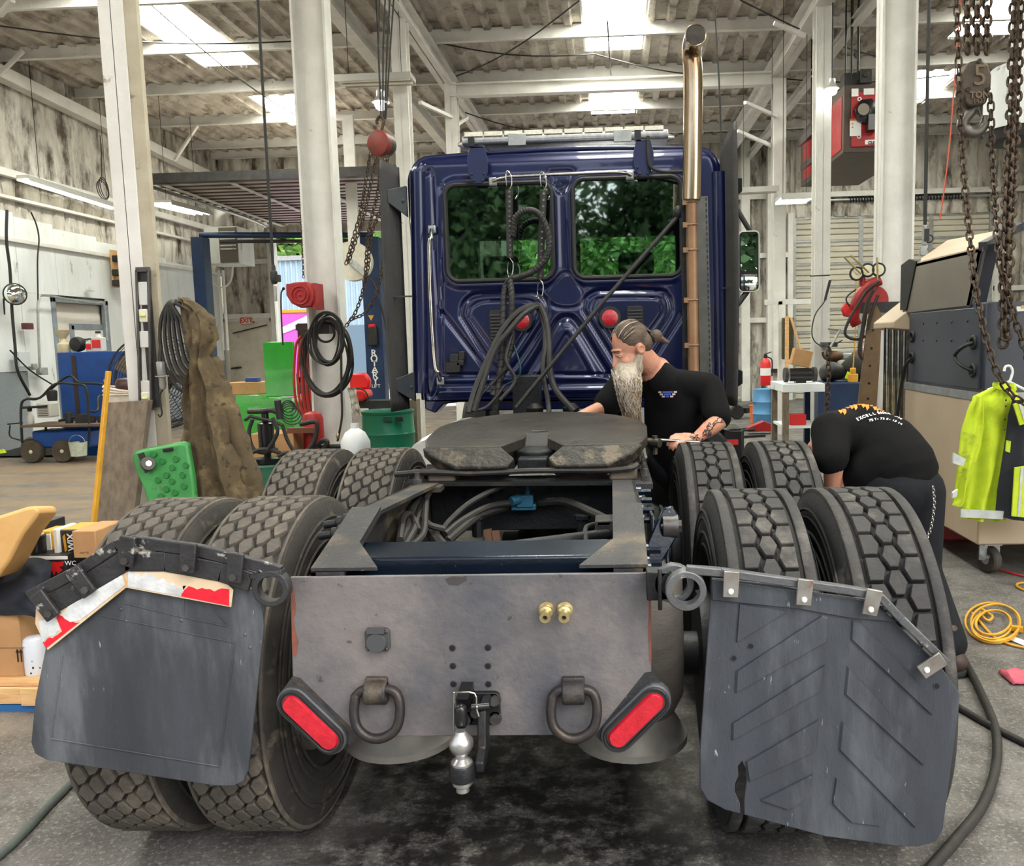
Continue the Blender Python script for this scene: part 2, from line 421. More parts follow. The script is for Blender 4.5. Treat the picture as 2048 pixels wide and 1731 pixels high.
# ------------------------------------------------------------------ left wall
def ribbed(p0, p1, z0, z1, nrm, pitch=.3, depth=.03, wob=.02):
    p0 = Vector(p0); p1 = Vector(p1); l = (p1-p0).length; d = (p1-p0)/l; nrm = Vector(nrm); mb = MB()
    prof = []; s = 0
    while s < l-.01:
        for ds, h in ((0, 0), (.02, -depth*1.8), (.06, -depth*1.8), (.08, 0)):
            if s+ds < l: prof.append((s+ds, h))
        s += pitch
    prof.append((l, 0)); n = max(2, int((z1-z0)/.14)); m = len(prof); vs = []
    for j in range(n+1):
        z = z0+(z1-z0)*j/n
        for i, (s, h) in enumerate(prof):
            w = wob*mnoise.noise(Vector((s*3, z*2.5, p0.x))) + wob*.6*mnoise.noise(Vector((s*9, z*8, p0.y)))
            sw = wob*1.2*mnoise.noise(Vector((s*1.5, z*2.2, 8))) if 0 < i < m-1 else 0
            q = p0 + d*(s+sw) + nrm*(h+w); vs.append((q.x, q.y, z))
    mb.add(vs, [(j*m+i, j*m+i+1, (j+1)*m+i+1, (j+1)*m+i) for j in range(n) for i in range(m-1)])
    return mb
mb = MB(); mb.bb((XL-.25, YN, 0), (XL-.1, YF+.2, 6.2)); wl = struct(mb.build('wall_left', M_wallfoam, base=(XL, 10, 0), smooth=0), 'left workshop wall of stained foam above white panels')
ribbed((XL, 8, 0), (XL, YF, 0), 4.3, 6.2, (1, 0, 0)).build('insulation', M_wallfoam, wl, smooth=70)
ribbed((XL, 8, 0), (XL, YF, 0), 3.3, 4.3, (1, 0, 0), depth=.02, wob=.04).build('insulation', M_wallfoam, wl, smooth=70)
yy = 9.6
for k, wdt in enumerate((1.22, 1.22, 1.22, .95, 1.22, 1.22, 1.22, 1.22, 1.2)):
    y0, y1 = yy+.004, yy+wdt-.004
    zt = 3.78 - .06*(yy+wdt/2-12.0)
    lo = 0
    if not (13.2 < y0 < 15.6 and y1 > 13.9):
        q = MB(); q.bb((XL, y0, 1.25), (XL+.03, y1, zt)); q.build('panel', M_panel, wl, bevel=.004)
        q = MB(); q.bb((XL, y0, .05), (XL+.035, y1, 1.24)); q.build('panel', mat('diamond_plate', sr(150,160,166), sr(190,200,204), 60, .35, .7, .5, 90), wl, bevel=.004)
    else:
        q = MB(); q.bb((XL, y0, 2.5), (XL+.03, y1, zt)); q.build('panel', M_panel, wl, bevel=.004)
        if y0 < 13.98: q = MB(); q.bb((XL, y0, .05), (XL+.03, 13.98, 2.5)); q.build('panel', M_panel, wl)
        if y1 > 15.56: q = MB(); q.bb((XL, 15.56, .05), (XL+.03, y1, 2.5)); q.build('panel', M_panel, wl)
    yy += wdt
for z, h in ((4.33, .12), (3.95, .05), (3.3, .06)):
    q = MB(); q.bb((XL, 8, z-h/2), (XL+.1, YF, z+h/2)); q.build('girt', M_white, wl, bevel=.006)
q = MB(); q.beam((XL+.12, 8, 6.02), (XL+.12, YF, 5.5), .2, .2); q.build('rafter', M_white, wl, bevel=.01)
# office doorway in the left wall
dr = MB()
for a, c in (((XL-.02, 13.98, 0), (XL+.07, 14.06, 2.46)), ((XL-.02, 15.48, 0), (XL+.07, 15.56, 2.46)), ((XL-.02, 13.98, 2.38), (XL+.07, 15.56, 2.46))): dr.bb(a, c)
door = struct(dr.build('door_1', mat('grey_frame', sr(150,160,168), sr(126,136,142), 4, .4, .3), bevel=.004), 'grey framed office doorway in the left wall')
q = MB(); q.bb((XL-.1, 14.06, 0), (XL-.06, 15.48, 2.38)); q.build('backing', mat('office_wall', sr(226,222,212), sr(208,204,196), 1, .7), door)
q = MB()
for a, c in (((XL-.06, 14.55, 0), (XL-.01, 14.62, 2.0)), ((XL-.06, 14.55, 1.93), (XL-.01, 15.5, 2.03))): q.bb(a, c)
q.build('inner_frame', MATS['grey_frame'], door)
q = MB(); q.bb((XL-.055, 14.62, 0), (XL-.02, 15.48, 1.93)); sl = q.build('door_leaf', mat('white_door', sr(226,228,226), rough=.4), door)
q = MB(); q.cyl((XL-.01, 14.75, 1.75), (XL-.01, 15.45, 1.78), .012); q.build('closer_rod', M_dark, sl)

# ------------------------------------------------------------------ far wall with three bays
OP1 = (-7.75, -3.3); OP2 = (-2.1, 3.0); OP3 = (4.62, 9.25); ZT = 4.25
mb = MB()
for x0, x1, z0, z1 in ((XL, OP1[0], 0, 6.2), (OP1[0], OP1[1], ZT, 6.2), (OP1[1], OP2[0], 0, 6.2), (OP2[0], OP2[1], ZT, 6.2), (OP2[1], OP3[0], 0, 6.2), (OP3[0], OP3[1], ZT, 6.2), (OP3[1], XR_, 0, 6.2)):
    mb.bb((x0, YF+.08, z0), (x1, YF+.22, z1))
wf = struct(mb.build('wall_far', M_wallfoam, base=(0, YF, 0), smooth=0), 'far workshop wall with three bay openings')
for x0, x1, z0, z1 in ((XL, OP1[0], 2.2, 6.2), (OP1[0], OP1[1], ZT, 6.2), (OP1[1], OP2[0], 0, 6.2), (OP2[0], OP2[1], ZT, 6.2), (OP2[1], OP3[0], 0, 6.2), (OP3[0], OP3[1], ZT, 6.2), (OP3[1], XR_, 0, 6.2)):
    ribbed((x0, YF, 0), (x1, YF, 0), z0, z1, (0, -1, 0), wob=.03).build('insulation', M_wallfoam, wf, smooth=70)
for x0, x1, z in ((XL, OP1[0], 2.3), (XL, OP1[0], 3.6), (OP2[1], OP3[0], 1.9), (OP2[1], OP3[0], 3.4), (OP2[1], XR_, 4.75), (OP3[1], XR_, 2.5), (XL, OP2[0], 5.0)):
    q = MB(); q.bb((x0, YF-.1, z-.06), (x1, YF-.02, z+.06)); q.build('girt', M_white, wf, bevel=.006)
for x in (OP1[0]-.06, OP1[1]+.06, OP2[0]-.06, OP2[1]+.06, OP3[0]-.06, OP3[1]+.06):
    q = MB(); q.bb((x-.06, YF-.12, 0), (x+.06, YF+.2, ZT+.1)); q.build('jamb', M_white, wf, bevel=.006)
for x in (3.5, 4.1): 
    q = MB(); q.bb((x-.1, YF-.25, 0), (x+.1, YF-.05, 6)); q.build('wall_post', M_white, wf, bevel=.006)
# right wall (mostly out of view)
mb = MB(); mb.bb((XR_, YN, 0), (XR_+.15, YF+.2, 6.2)); struct(mb.build('wall_right', M_wallfoam, smooth=0), 'right workshop wall')
# closed sectional door, right bay
M_door = mat('door_panel', sr(200,195,180), sr(186,181,166), 1.5, .55)
dl = MB(); dl.bb((OP3[0], YF+.1, 0), (OP3[1], YF+.14, ZT)); d2 = struct(dl.build('door_2', M_door, smooth=0), 'closed ribbed sectional bay door at right')
nsec = 8
for k in range(nsec):
    z0 = ZT*k/nsec+.008; z1 = ZT*(k+1)/nsec-.008; q = MB(); n = 4
    for i in range(n):
        a = z0+(z1-z0)*i/n; c = z0+(z1-z0)*(i+1)/n
        q.prism([(OP3[0], YF+.1, a), (OP3[0], YF+.06, a+.012), (OP3[0], YF+.06, c-.03), (OP3[0], YF+.085, c-.012), (OP3[0], YF+.1, c)], (OP3[1]-OP3[0], 0, 0))
    p = q.build('panel', M_door, d2, smooth=0)
    q = MB(); q.bb((OP3[0], YF+.035, z1-.03), (OP3[1], YF+.06, z1+.02)); q.build('rail', M_galv, p)
for x in (OP3[0]+.05, OP3[0]+1.6, OP3[0]+3.2, OP3[1]-.05):
    q = MB(); q.bb((x-.05, YF+.03, 0), (x+.05, YF+.055, ZT)); q.build('stile', M_galv, d2)
q = MB(); q.cyl((OP3[0]-.3, YF-.05, 4.62), (OP3[1]+.3, YF-.05, 4.62), .03); sh = q.build('spring_shaft', M_galv, d2)
for x0, x1 in ((5.9, 7.1), (7.3, 8.6)):
    q = MB(); n = 130; q.tube([(x0+(x1-x0)*k/n, YF-.05+.055*math.cos(k*.9), 4.62+.055*math.sin(k*.9)) for k in range(n)], .017, 5); q.build('torsion_spring', M_black, sh)
# open sectional door under the roof, left bay
p0 = W(335, 345, 14.2); z_d = p0.z
M_doorU = mat('door_underside', sr(196,188,178), sr(164,152,142), 3, .5, .2)
od = MB(); od.bb((OP1[0], 15.0, z_d+.06), (OP1[1], YF-.1, z_d+.075)); d3 = struct(od.build('door_3', M_doorU, smooth=0), 'opened sectional bay door lying on tracks under the roof')
for k in range(8):
    y0 = 15.0+k*.68; q = MB(); q.bb((OP1[0]+.03, y0+.01, z_d), (OP1[1]-.03, y0+.67, z_d+.06))
    p = q.build('panel', M_doorU, d3, bevel=.01)
    q = MB()
    for j in range(2): q.bb((OP1[0]+.03, y0+.03+j*.34, z_d-.018), (OP1[1]-.03, y0+.1+j*.34, z_d))
    q.build('rib', mat('door_rib', sr(84,68,60), sr(70,58,52), 5, .5), p)  # ribs dark on pale panels: lit and shaded stripes put into the colour
    q = MB()
    for x in (OP1[0]+.3, OP1[0]+1.5, OP1[0]+2.8, OP1[1]-.3): q.bb((x-.05, y0+.02, z_d-.06), (x+.05, y0+.66, z_d-.05))
    q.build('stile', M_white, p)
for x in (OP1[0]-.03, OP1[1]+.03):
    q = MB(); q.tube(smoothpath([(x, 14.8, z_d-.04), (x, 19.6, z_d-.04), (x, 20.2, z_d-.25), (x, 20.42, z_d-.8), (x, 20.42, .1)], 5), .035, 6); q.build('track', M_galv, d3)
q = MB(); q.bb((OP1[0]-.1, 14.9, z_d-.02), (OP1[1]+.1, 15.02, z_d+.14)); q.build('header_bar', M_dark, d3)
# exit door in the far wall
e0 = W(455, 650, YF-.03); e1 = W(540, 650, YF-.03)
mb = MB(); mb.bb((e0.x, YF-.05, 0), (e1.x, YF-.01, 2.18)); d4 = struct(mb.build('door_4', mat('dirty_door', sr(206,202,188), sr(182,174,154), 2, .6, 0, 0, c3=sr(120,108,88), s3=4, t3=.64), bevel=.004), 'dirty white exit door beside the far bay opening')
q = MB()
for a, c in (((e0.x-.09, YF-.07, 0), (e0.x, YF, 2.28)), ((e1.x, YF-.07, 0), (e1.x+.08, YF, 2.28)), ((e0.x-.12, YF-.07, 2.18), (e1.x+.1, YF, 2.3))): q.bb(a, c)
q.build('door_frame', M_white, d4, bevel=.004)
q = MB(); q.cyl((e0.x+.05, YF-.09, 1.05), (e0.x+.3, YF-.09, 1.07), .02); q.cyl((e0.x+.15, YF-.1, 1.9), (e1.x-.05, YF-.1, 2.08), .015); q.build('latch', M_dark, d4)
# ================================================================== the truck
import numpy as np
M_blue = mat('cab_blue', sr(9,22,72), sr(7,18,58), 2, .3, .3, 0, coat=.6, c4=sr(150,160,190), s4=60, t4=.76)
M_bluedk = mat('bracket_blue', sr(22,34,78), sr(18,28,62), 4, .4, .2)
M_frame = mat('frame_steel', sr(60,60,61), sr(42,42,44), 5, .55, .35, .35, 90, c3=sr(104,92,76), s3=4, t3=.6, w3=.1, c4=sr(160,156,150), s4=85, t4=.72)
M_framedk = mat('frame_dark', sr(18,21,24), sr(28,30,31), 6, .5, .3, .25, 60, c3=sr(50,44,38), s3=6, t3=.62)
M_framebl = mat('frame_blue_black', sr(11,22,36), sr(17,29,42), 6, .25, .3, .1, 60, c4=sr(120,128,132), s4=70, t4=.74)
M_grease = mat('greasy_iron', sr(54,50,44), sr(30,28,25), 6, .45, .3, 1.0, 30, c3=sr(92,83,68), s3=8, t3=.58, w3=.08, bdist=.008)
M_fwtop = mat('fifth_wheel_top', sr(66,61,54), sr(42,39,35), 5, .45, .4, .6, 40, c3=sr(116,88,60), s3=5, t3=.68, w3=.03, c4=sr(24,22,20), s4=14, t4=.63)
M_plate = mat('rear_plate_steel', sr(132,126,123), sr(100,97,99), 3.0, .48, .3, .25, 60, c3=sr(82,84,90), s3=2.6, t3=.54, w3=.16, c4=sr(76,70,68), s4=24, t4=.7, detail=10)
M_flap = mat('flap_rubber', sr(58,62,68), sr(42,46,51), 4, .55, 0, .25, 110, c3=sr(92,96,100), s3=3, t3=.58, w3=.14, c4=sr(150,152,152), s4=30, t4=.72, stretch=(2.5,2.5,.6))
M_flap2 = mat('flap_rubber_blue', sr(58,63,70), sr(44,48,55), 3, .55, 0, .25, 110, c3=sr(80,85,90), s3=2.4, t3=.58, w3=.12, c4=sr(150,154,157), s4=30, t4=.73, stretch=(2.5,2.5,.6))
M_tireL = mat('dusty_tire', sr(88,82,74), sr(64,60,55), 8, .85, 0, .5, 60, c3=sr(110,102,90), s3=5, t3=.58, w3=.1)
M_tireLs = mat('dusty_sidewall', sr(54,51,47), sr(34,32,30), 7, .8, 0, .4, 50, c3=sr(112,103,90), s3=7, t3=.64, w3=.08)  # base darkened to put shade into the tread grooves, dust patches on top
M_tireR = mat('drive_tire', sr(58,57,55), sr(43,42,41), 9, .75, 0, .4, 70, c3=sr(98,94,88), s3=5, t3=.6, w3=.1)
M_tireRs = mat('drive_sidewall', sr(32,32,33), sr(23,23,24), 7, .7, 0, .3, 50, c3=sr(100,95,86), s3=6, t3=.66, w3=.06)  # near-black carcass colour stands in for shade between the tread lugs
M_groove = mat('tread_groove', sr(20,20,20), None, rough=.9)
M_rim = mat('grey_rim', sr(150,148,142), sr(112,108,102), 7, .45, .6)
M_chrome = mat('worn_chrome', sr(210,208,202), sr(170,166,158), 20, .18, 1)
M_stack = mat('heat_stained_chrome', sr(190,176,152), sr(168,142,110), 1.2, .18, 1, 0, c3=sr(140,108,76), s3=2.0, t3=.6, w3=.15, stretch=(2,2,.6))
M_lens = mat('red_lens', sr(196,28,46), sr(168,18,34), 40, .18, 0, .3, 140, coat=.5)
M_hose = mat('hose_rubber', sr(28,27,26), sr(42,40,36), 20, .6, 0, .2, 80)
M_brass = mat('brass', sr(212,200,150), sr(180,160,110), 20, .3, .8)
M_hexbolt = mat('bolt_steel', sr(92,92,92), sr(66,62,58), 30, .45, .6)
M_fair = mat('fairing_rubber', sr(38,38,39), sr(52,50,48), 6, .6, 0, .3, 40)
M_cream = mat('cream_backing', sr(212,194,166), sr(190,168,136), 6, .6, 0, 0, c3=sr(190,150,96), s3=9, t3=.63, w3=.06)
M_refw = mat('white_sheeting', sr(214,218,218), sr(168,170,168), 14, .35, 0, .3, 60)
M_refr = mat('red_sheeting', sr(220,24,48), sr(200,18,40), 20, .35, 0, .2, 60)

gm = bpy.data.materials.new('tinted_glass'); gm.use_nodes = True
t = gm.node_tree; t.nodes.clear(); N = t.nodes; L = t.links
o_ = N.new('ShaderNodeOutputMaterial'); mx = N.new('ShaderNodeMixShader'); tr = N.new('ShaderNodeBsdfTransparent'); gl = N.new('ShaderNodeBsdfGlossy'); lw = N.new('ShaderNodeLayerWeight')
tr.inputs[0].default_value = (*sr(190,218,206), 1); gl.inputs['Roughness'].default_value = .02; gl.inputs[0].default_value = (.9, .95, .93, 1)
mr = N.new('ShaderNodeMapRange'); mr.inputs['To Min'].default_value = .24; mr.inputs['To Max'].default_value = .9; lw.inputs[0].default_value = .3
L.new(lw.outputs['Fresnel'], mr.inputs['Value']); L.new(mr.outputs[0], mx.inputs[0]); L.new(tr.outputs[0], mx.inputs[1]); L.new(gl.outputs[0], mx.inputs[2]); L.new(mx.outputs[0], o_.inputs[0])
M_glass = gm

truck = thing('semi_truck', 'dark blue day cab semi truck parked in the workshop bay, seen from behind', 'truck', (0, 3.3, 0))
def part(mb, name, m, parent=truck, **k): return mb.build(name, m, parent, **k)
def poly(pts, Y): return [W(x, y, Y) for x, y in pts]

def jag(pts, n=7, amp=7):
    out = []
    for (x0, y0), (x1, y1) in zip(pts, pts[1:]):
        for k in range(n): t_ = k/n; out.append((x0+(x1-x0)*t_+random.uniform(-amp, amp)*.4, y0+(y1-y0)*t_+random.uniform(-amp, amp)))
    out.append(pts[-1]); return out
# ---------------- wheels
RT, TW = .525, .28
AX = (2.66, 3.92)
def tire_carcass(tread_r):
    h = TW/2
    return [(.29, -h*.62), (.315, -h*.78), (.36, -h*.97), (.42, -h*1.0), (.47, -h*.96), (.495, -h*.9), (.507, -h*.86), (tread_r, -h*.8),
            (tread_r, h*.8), (.507, h*.86), (.495, h*.9), (.47, h*.96), (.42, h*1.0), (.36, h*.97), (.315, h*.78), (.29, h*.62)]
def ring_pt(r, a, x): return Vector((x, r*math.sin(a), r*math.cos(a)))
def block(mb, outline, r0, r1):        # outline: (angle, x) points, raised from r0 to r1
    n = len(outline); ca = sum(p[0] for p in outline)/n; cx = sum(p[1] for p in outline)/n
    lo = [ring_pt(r0, a, x) for a, x in outline]
    hi = [ring_pt(r1-.002, ca+(a-ca)*.985, cx+(x-cx)*.985) for a, x in outline]
    hi2 = [ring_pt(r1, ca+(a-ca)*.93, cx+(x-cx)*.93) for a, x in outline]
    mb.add(lo+hi+hi2, [(i, (i+1) % n, n+(i+1) % n, n+i) for i in range(n)] + [(n+i, n+(i+1) % n, 2*n+(i+1) % n, 2*n+i) for i in range(n)] + [tuple(range(2*n, 3*n))])
def shoulder(mb, x0, x1, r0, r1, seg=72):
    mb.lathe([(r0, x0), (r1-.003, x0), (r1, x0+.004), (r1, x1-.004), (r1-.003, x1), (r0, x1)], seg, ax=(1, 0, 0), cap=False)
def make_wheel(name, side_m, tread_m, hexes):
    root = MB(); root.lathe(tire_carcass(RT-.023 if hexes else RT-.016), 72, ax=(1, 0, 0), cap=False)
    for r in (.345, .385, .43, .455): root.lathe([(r-.006, TW/2*1.0), (r, TW/2*1.03), (r+.006, TW/2*1.0)], 60, ax=(1, 0, 0), cap=False); root.lathe([(r-.006, -TW/2*1.0), (r, -TW/2*1.03), (r+.006, -TW/2*1.0)], 60, ax=(1, 0, 0), cap=False)
    tread = MB(); h = TW/2*.84
    if hexes:
        n = 40; da = 2*math.pi/n; rows = (-.052, 0, .052); hw = .0215
        for ri, rx in enumerate(rows):
            for k in range(n):
                a = k*da + (da/2 if ri == 1 else 0); s = da*.435; pt = .007
                tip = .010 if ri == 1 else .0085
                l_, r_ = rx-hw, rx+hw
                if ri == 0: r_ += .006
                if ri == 2: l_ -= .006
                if ri == 1: ol = [(a-s, l_+.010), (a-s, r_-.010), (a, r_+.004), (a+s, r_-.010), (a+s, l_+.010), (a, l_-.004)]
                elif ri == 0: ol = [(a-s, l_), (a-s, r_-.012), (a, r_), (a+s, r_-.012), (a+s, l_)]
                else: ol = [(a-s, l_+.012), (a-s, r_), (a+s, r_), (a+s, l_+.012), (a, l_)]
                block(tread, ol, RT-.024, RT)
        for s in (-1, 1):
            x0, x1 = sorted((s*.088, s*h)); shoulder(tread, x0, x1, RT-.022, RT-.002)
    else:
        n = 46; da = 2*math.pi/n
        for ri, rx in enumerate((-.082, -.041, 0, .041, .082)):
            for k in range(n):
                a = k*da + (da/2 if ri % 2 else 0); s = da*.475; w = .0188
                ol = [(a-s, rx-w*.55), (a-s*.75, rx+w*.5), (a-s*.2, rx+w*1.15), (a+s*.6, rx+w*.75), (a+s, rx+w*.45), (a+s*.75, rx-w*.6), (a+s*.2, rx-w*1.15), (a-s*.6, rx-w*.75)]
                block(tread, ol, RT-.018, RT)
        for s in (-1, 1):
            x0, x1 = sorted((s*.108, s*h)); shoulder(tread, x0, x1, RT-.022, RT-.004)
    return root, tread
wheelsets = {}
for hexes, sm, tm in ((False, M_tireLs, M_tireL), (True, M_tireRs, M_tireR)):
    c, t_ = make_wheel('tire', sm, tm, hexes)
    c.v = [(x, y+3.3, z) for x, y, z in c.v]; t_.v = [(x, y+3.3, z) for x, y, z in t_.v]
    co = c.build('tire', sm, truck); to = t_.build('tread', tm, truck); to.parent = co
    rm = MB(); o3 = Vector((0, 3.3, 0))
    rm.lathe([(.292, -.1), (.292, .1), (.27, .1), (.265, .02), (.2, .0), (.12, -.02), (.08, -.02), (.08, -.1), (.12, -.1), (.26, -.06), (.27, -.1), (.292, -.1)], 40, o=o3, ax=(1, 0, 0), cap=False)
    ro = rm.build('rim', M_rim, truck); ro.parent = co
    wheelsets[hexes] = (co, to, ro)
k = 0
for hexes, sgn in ((False, -1), (True, 1)):
    co, to, ro = wheelsets[hexes]
    for Y in AX:
        for x in (.75, 1.08):
            if (Y, x) == (AX[0], .75): c = co
            else:
                c = co.copy(); COL.objects.link(c); c.parent = truck
                for q in (to, ro):
                    d = q.copy(); COL.objects.link(d); d.parent = c
            c.location = (sgn*x, Y-3.3, RT-.003); c.rotation_euler = (random.uniform(0, 6), 0, 0)
            c['label'] = ('dusty worn tire with wavy tread' if not hexes else 'black drive tire with hexagonal tread lugs')
for Y in AX:
    mb = MB(); mb.cyl((-.62, Y, .52), (.62, Y, .52), .07, 16); mb.ell((0.05, Y-.02, .52), (.22, .2, .22), 18)
    mb.cyl((-.2, Y, .52), (.2, Y, .52), .12, 16); part(mb, 'axle', M_framedk)
    for s in (-1, 1):
        mb = MB(); mb.cyl((s*.58, Y, .52), (s*.63, Y, .52), .2, 24); mb.cyl((s*.63, Y, .52), (s*.66, Y, .52), .12, 20); part(mb, 'brake_drum', M_framedk)

# ---------------- frame
def railz(y):
    P = [(2.06, .965), (2.42, 1.05), (3.6, .965), (5.6, .93), (9, .9)]
    for (a, za), (c, zc) in zip(P, P[1:]):
        if y <= c: return za+(zc-za)*(y-a)/(c-a)
    return .9
XLO, XRO = -.445, .402
for xo, s in ((XLO, 1), (XRO, -1)):
    mb = MB(); ys = [2.06, 2.42, 3.0, 3.6, 5.6, 7.8]
    for (a, c) in zip(ys, ys[1:]):
        za, zc = railz(a), railz(c)
        def seg(x0, x1, d0, d1):
            vs = [(x, y, z-d) for y, z in ((a, za), (c, zc)) for x in (x0, x1) for d in (d0, d1)]
            mb.add(vs, [(0,1,3,2), (4,6,7,5), (0,4,5,1), (2,3,7,6), (0,2,6,4), (1,5,7,3)])
        seg(xo, xo+s*.085, 0, .012); seg(xo, xo+s*.012, 0, .27); seg(xo, xo+s*.085, .258, .27)
    part(mb, 'frame_rail', M_frame, smooth=20)
    mb = MB(); g = [(xo, 2.06, railz(2.06)+.003), (xo, 2.42, railz(2.42)+.003), (xo+s*.085, 2.42, railz(2.42)+.003), (xo+s*.085, 2.2, railz(2.2)+.003), (xo+s*.17, 2.06, railz(2.06)+.003)]
    mb.prism(g, (0, 0, .008)); part(mb, 'gusset', M_frame)
# rear cross bar and the cross member under the coupling
mb = MB(); mb.prism([(XLO+.012, 2.12, .985), (XLO+.012, 2.3, .985), (XLO+.012, 2.3, .72), (XLO+.012, 2.27, .72), (XLO+.012, 2.27, .96), (XLO+.012, 2.15, .96), (XLO+.012, 2.15, .72), (XLO+.012, 2.12, .72)], (XRO-XLO-.024, 0, 0)); part(mb, 'crossmember', M_framebl, bevel=.008)
cm = MB(); cm.prism([(XLO+.012, 3.42, .965), (XLO+.012, 3.42, .76), (XLO+.012, 3.44, .76), (XLO+.012, 3.44, .945), (XLO+.012, 3.56, .945), (XLO+.012, 3.56, .965)], (XRO-XLO-.024, 0, 0)); cmo = part(cm, 'crossmember', M_framedk, bevel=.005)
for px in (963, 1160):
    p = W(px, 998, 3.415); mb = MB(); mb.prism([(p.x+a, 3.414, p.z+c) for a, c in rrect(.075, .022, .01, 4)], (0, .01, 0)); mb.build('slot', mat('black_hole', sr(6,6,6)), cmo)
for px, py in ((930, 992), (982, 992), (1098, 974), (1157, 968), (1176, 972), (1006, 976)):
    p = W(px, py, 3.41); mb = MB(); mb.cyl((p.x, 3.405, p.z), (p.x, 3.43, p.z), .01, 8); mb.build('bolt', M_framebl, cmo)
# pipes, valve and harness between the rails
val = MB(); p = W(1050, 1000, 3.36); val.box(p, (.07, .06, .05)); val.box(p+Vector((-.005, 0, -.025)), (.1, .05, .025)); val.cyl(p+Vector((-.02, -.02, .01)), p+Vector((-.05, -.05, .005)), .02, 10); val.cyl(p+Vector((.01, 0, .02)), p+Vector((.01, 0, .07)), .012, 8); vo = part(val, 'relay_valve', mat('teal_valve', sr(40,96,120), sr(30,70,92), 20, .45, .2), bevel=.004)
def hose(px, r, name='air_hose', m=M_hose, parent=truck, n=7, seg=8):
    mb = MB(); mb.tube(smoothpath([W(*q) for q in px], n), r, seg); return mb.build(name, m, parent)
hose([(1046, 970, 3.36), (1000, 974, 3.3), (940, 1005, 3.2), (900, 1040, 3.1), (885, 1060, 3.05)], .011)
hose([(1036, 1004, 3.36), (980, 1012, 3.25), (925, 1040, 3.1), (890, 1068, 3.0)], .013)
hose([(1022, 1010, 3.38), (960, 1030, 3.2), (920, 1060, 3.05), (895, 1082, 2.95)], .016)
hose([(1080, 1005, 3.38), (1130, 1003, 3.3), (1180, 1022, 3.2), (1220, 1042, 3.1)], .017)
hose([(790, 1105, 2.6), (812, 1060, 2.8), (825, 1020, 3.0), (850, 990, 3.2)], .017)
hose([(800, 1108, 2.6), (828, 1060, 2.8), (840, 1020, 3.0), (858, 985, 3.2)], .013)
hose([(812, 1100, 2.6), (845, 1070, 2.75), (850, 1030, 2.9), (852, 1000, 3.1)], .012)
hose([(800, 1080, 2.6), (806, 1035, 2.8), (822, 1030, 2.9), (838, 1062, 2.8)], .012)
hose([(862, 1062, 2.9), (878, 1085, 2.8), (892, 1100, 2.7)], .022)
hose([(845, 1035, 2.9), (860, 1050, 2.85), (890, 1058, 2.85)], .012)
hose([(1172, 1082, 2.6), (1172, 1055, 2.7), (1190, 1048, 2.75), (1205, 1050, 2.75)], .008)
mb = MB(); mb.box(W(1212, 1058, 2.75), (.07, .1, .08)); mb.box(W(1208, 1040, 2.75), (.05, .1, .02)); part(mb, 'junction_box', M_frame, bevel=.006)
mb = MB(); mb.cyl(W(1015, 1096, 2.5), W(1215, 1070, 2.7), .022, 12); part(mb, 'torque_rod', M_framedk)
for px in (955, 1165):
    mb = MB(); p = W(px, 1052, 3.2); mb.cyl(p+Vector((0, 0, .03)), p-Vector((0, 0, .04)), .022, 8); mb.cyl(p+Vector((0, 0, .045)), p+Vector((0, 0, .03)), .032, 8); part(mb, 'axle_bolt', M_framedk)
mb = MB(); mb.bb((-.34, 2.75, .66), (.34, 3.3, .7)); mb.bb((-.3, 2.5, .5), (.3, 2.62, .62)); part(mb, 'suspension_beam', M_framedk)
mb = MB(); mb.lathe([(.02, -.3), (.07, -.3), (.07, .35), (.02, .35)], 14, (0.05, 3.3, .6), (0, 1, 0)); part(mb, 'drive_shaft', M_framedk)
for a in ((975, 1058), (990, 1062)):
    mb = MB(); p = W(*a, 3.25); mb.beam(p, p+Vector((.015, 0, -.1)), .02, .03); part(mb, 'pipe_clip', mat('rust_clip', sr(110,80,60), rough=.7))

# ---------------- rear plate with its fittings
YP = 2.045
pl = MB(); pl.prism(poly([(580, 1154), (1301, 1145), (1303, 1346), (1212, 1469), (693, 1473), (585, 1356)], YP), (0, .012, 0)); plate = part(pl, 'rear_plate', M_plate, bevel=.002)
for s, x0, x1 in ((0, 578, 588), (1, 1296, 1304)):
    pass
mb = MB(); mb.prism(poly([(581, 1165)]+jag([(588, 1172), (591, 1205), (588, 1240), (597, 1290), (592, 1310)], 4, 5)+[(585, 1312)], YP-.0012), (0, .001, 0)); mb.build('rust_patch', mat('rust_scrape', sr(128,72,54), sr(100,66,54), 30, .8), plate)
mb = MB(); mb.prism(poly([(1302, 1150), (1303, 1330)]+jag([(1299, 1320), (1296, 1250), (1299, 1200), (1299, 1152)], 4, 2), YP-.0012), (0, .001, 0)); mb.build('rust_patch', MATS['rust_scrape'], plate)
mb = MB(); mb.prism(poly([(890, 1158), (905, 1152), (925, 1154), (932, 1150), (934, 1160), (915, 1170), (898, 1169)], YP-.0012), (0, .001, 0)); mb.build('scuff_mark', mat('dark_scuff', sr(60,56,54), rough=.7), plate)
for px, py in ((905, 1295), (976, 1294), (906, 1331), (976, 1331), (907, 1367), (977, 1367)):
    p = W(px, py, YP); mb = MB(); mb.lathe([(.0065, -.0015), (.0065, .004)], 14, p, (0, 1, 0)); mb.build('bolt_hole', MATS['black_hole'], plate)
    mb = MB(); mb.lathe([(.0065, -.002), (.0085, -.0015), (.0085, 0)], 16, p, (0, 1, 0), cap=False); mb.build('hole_rim', M_frame, plate)
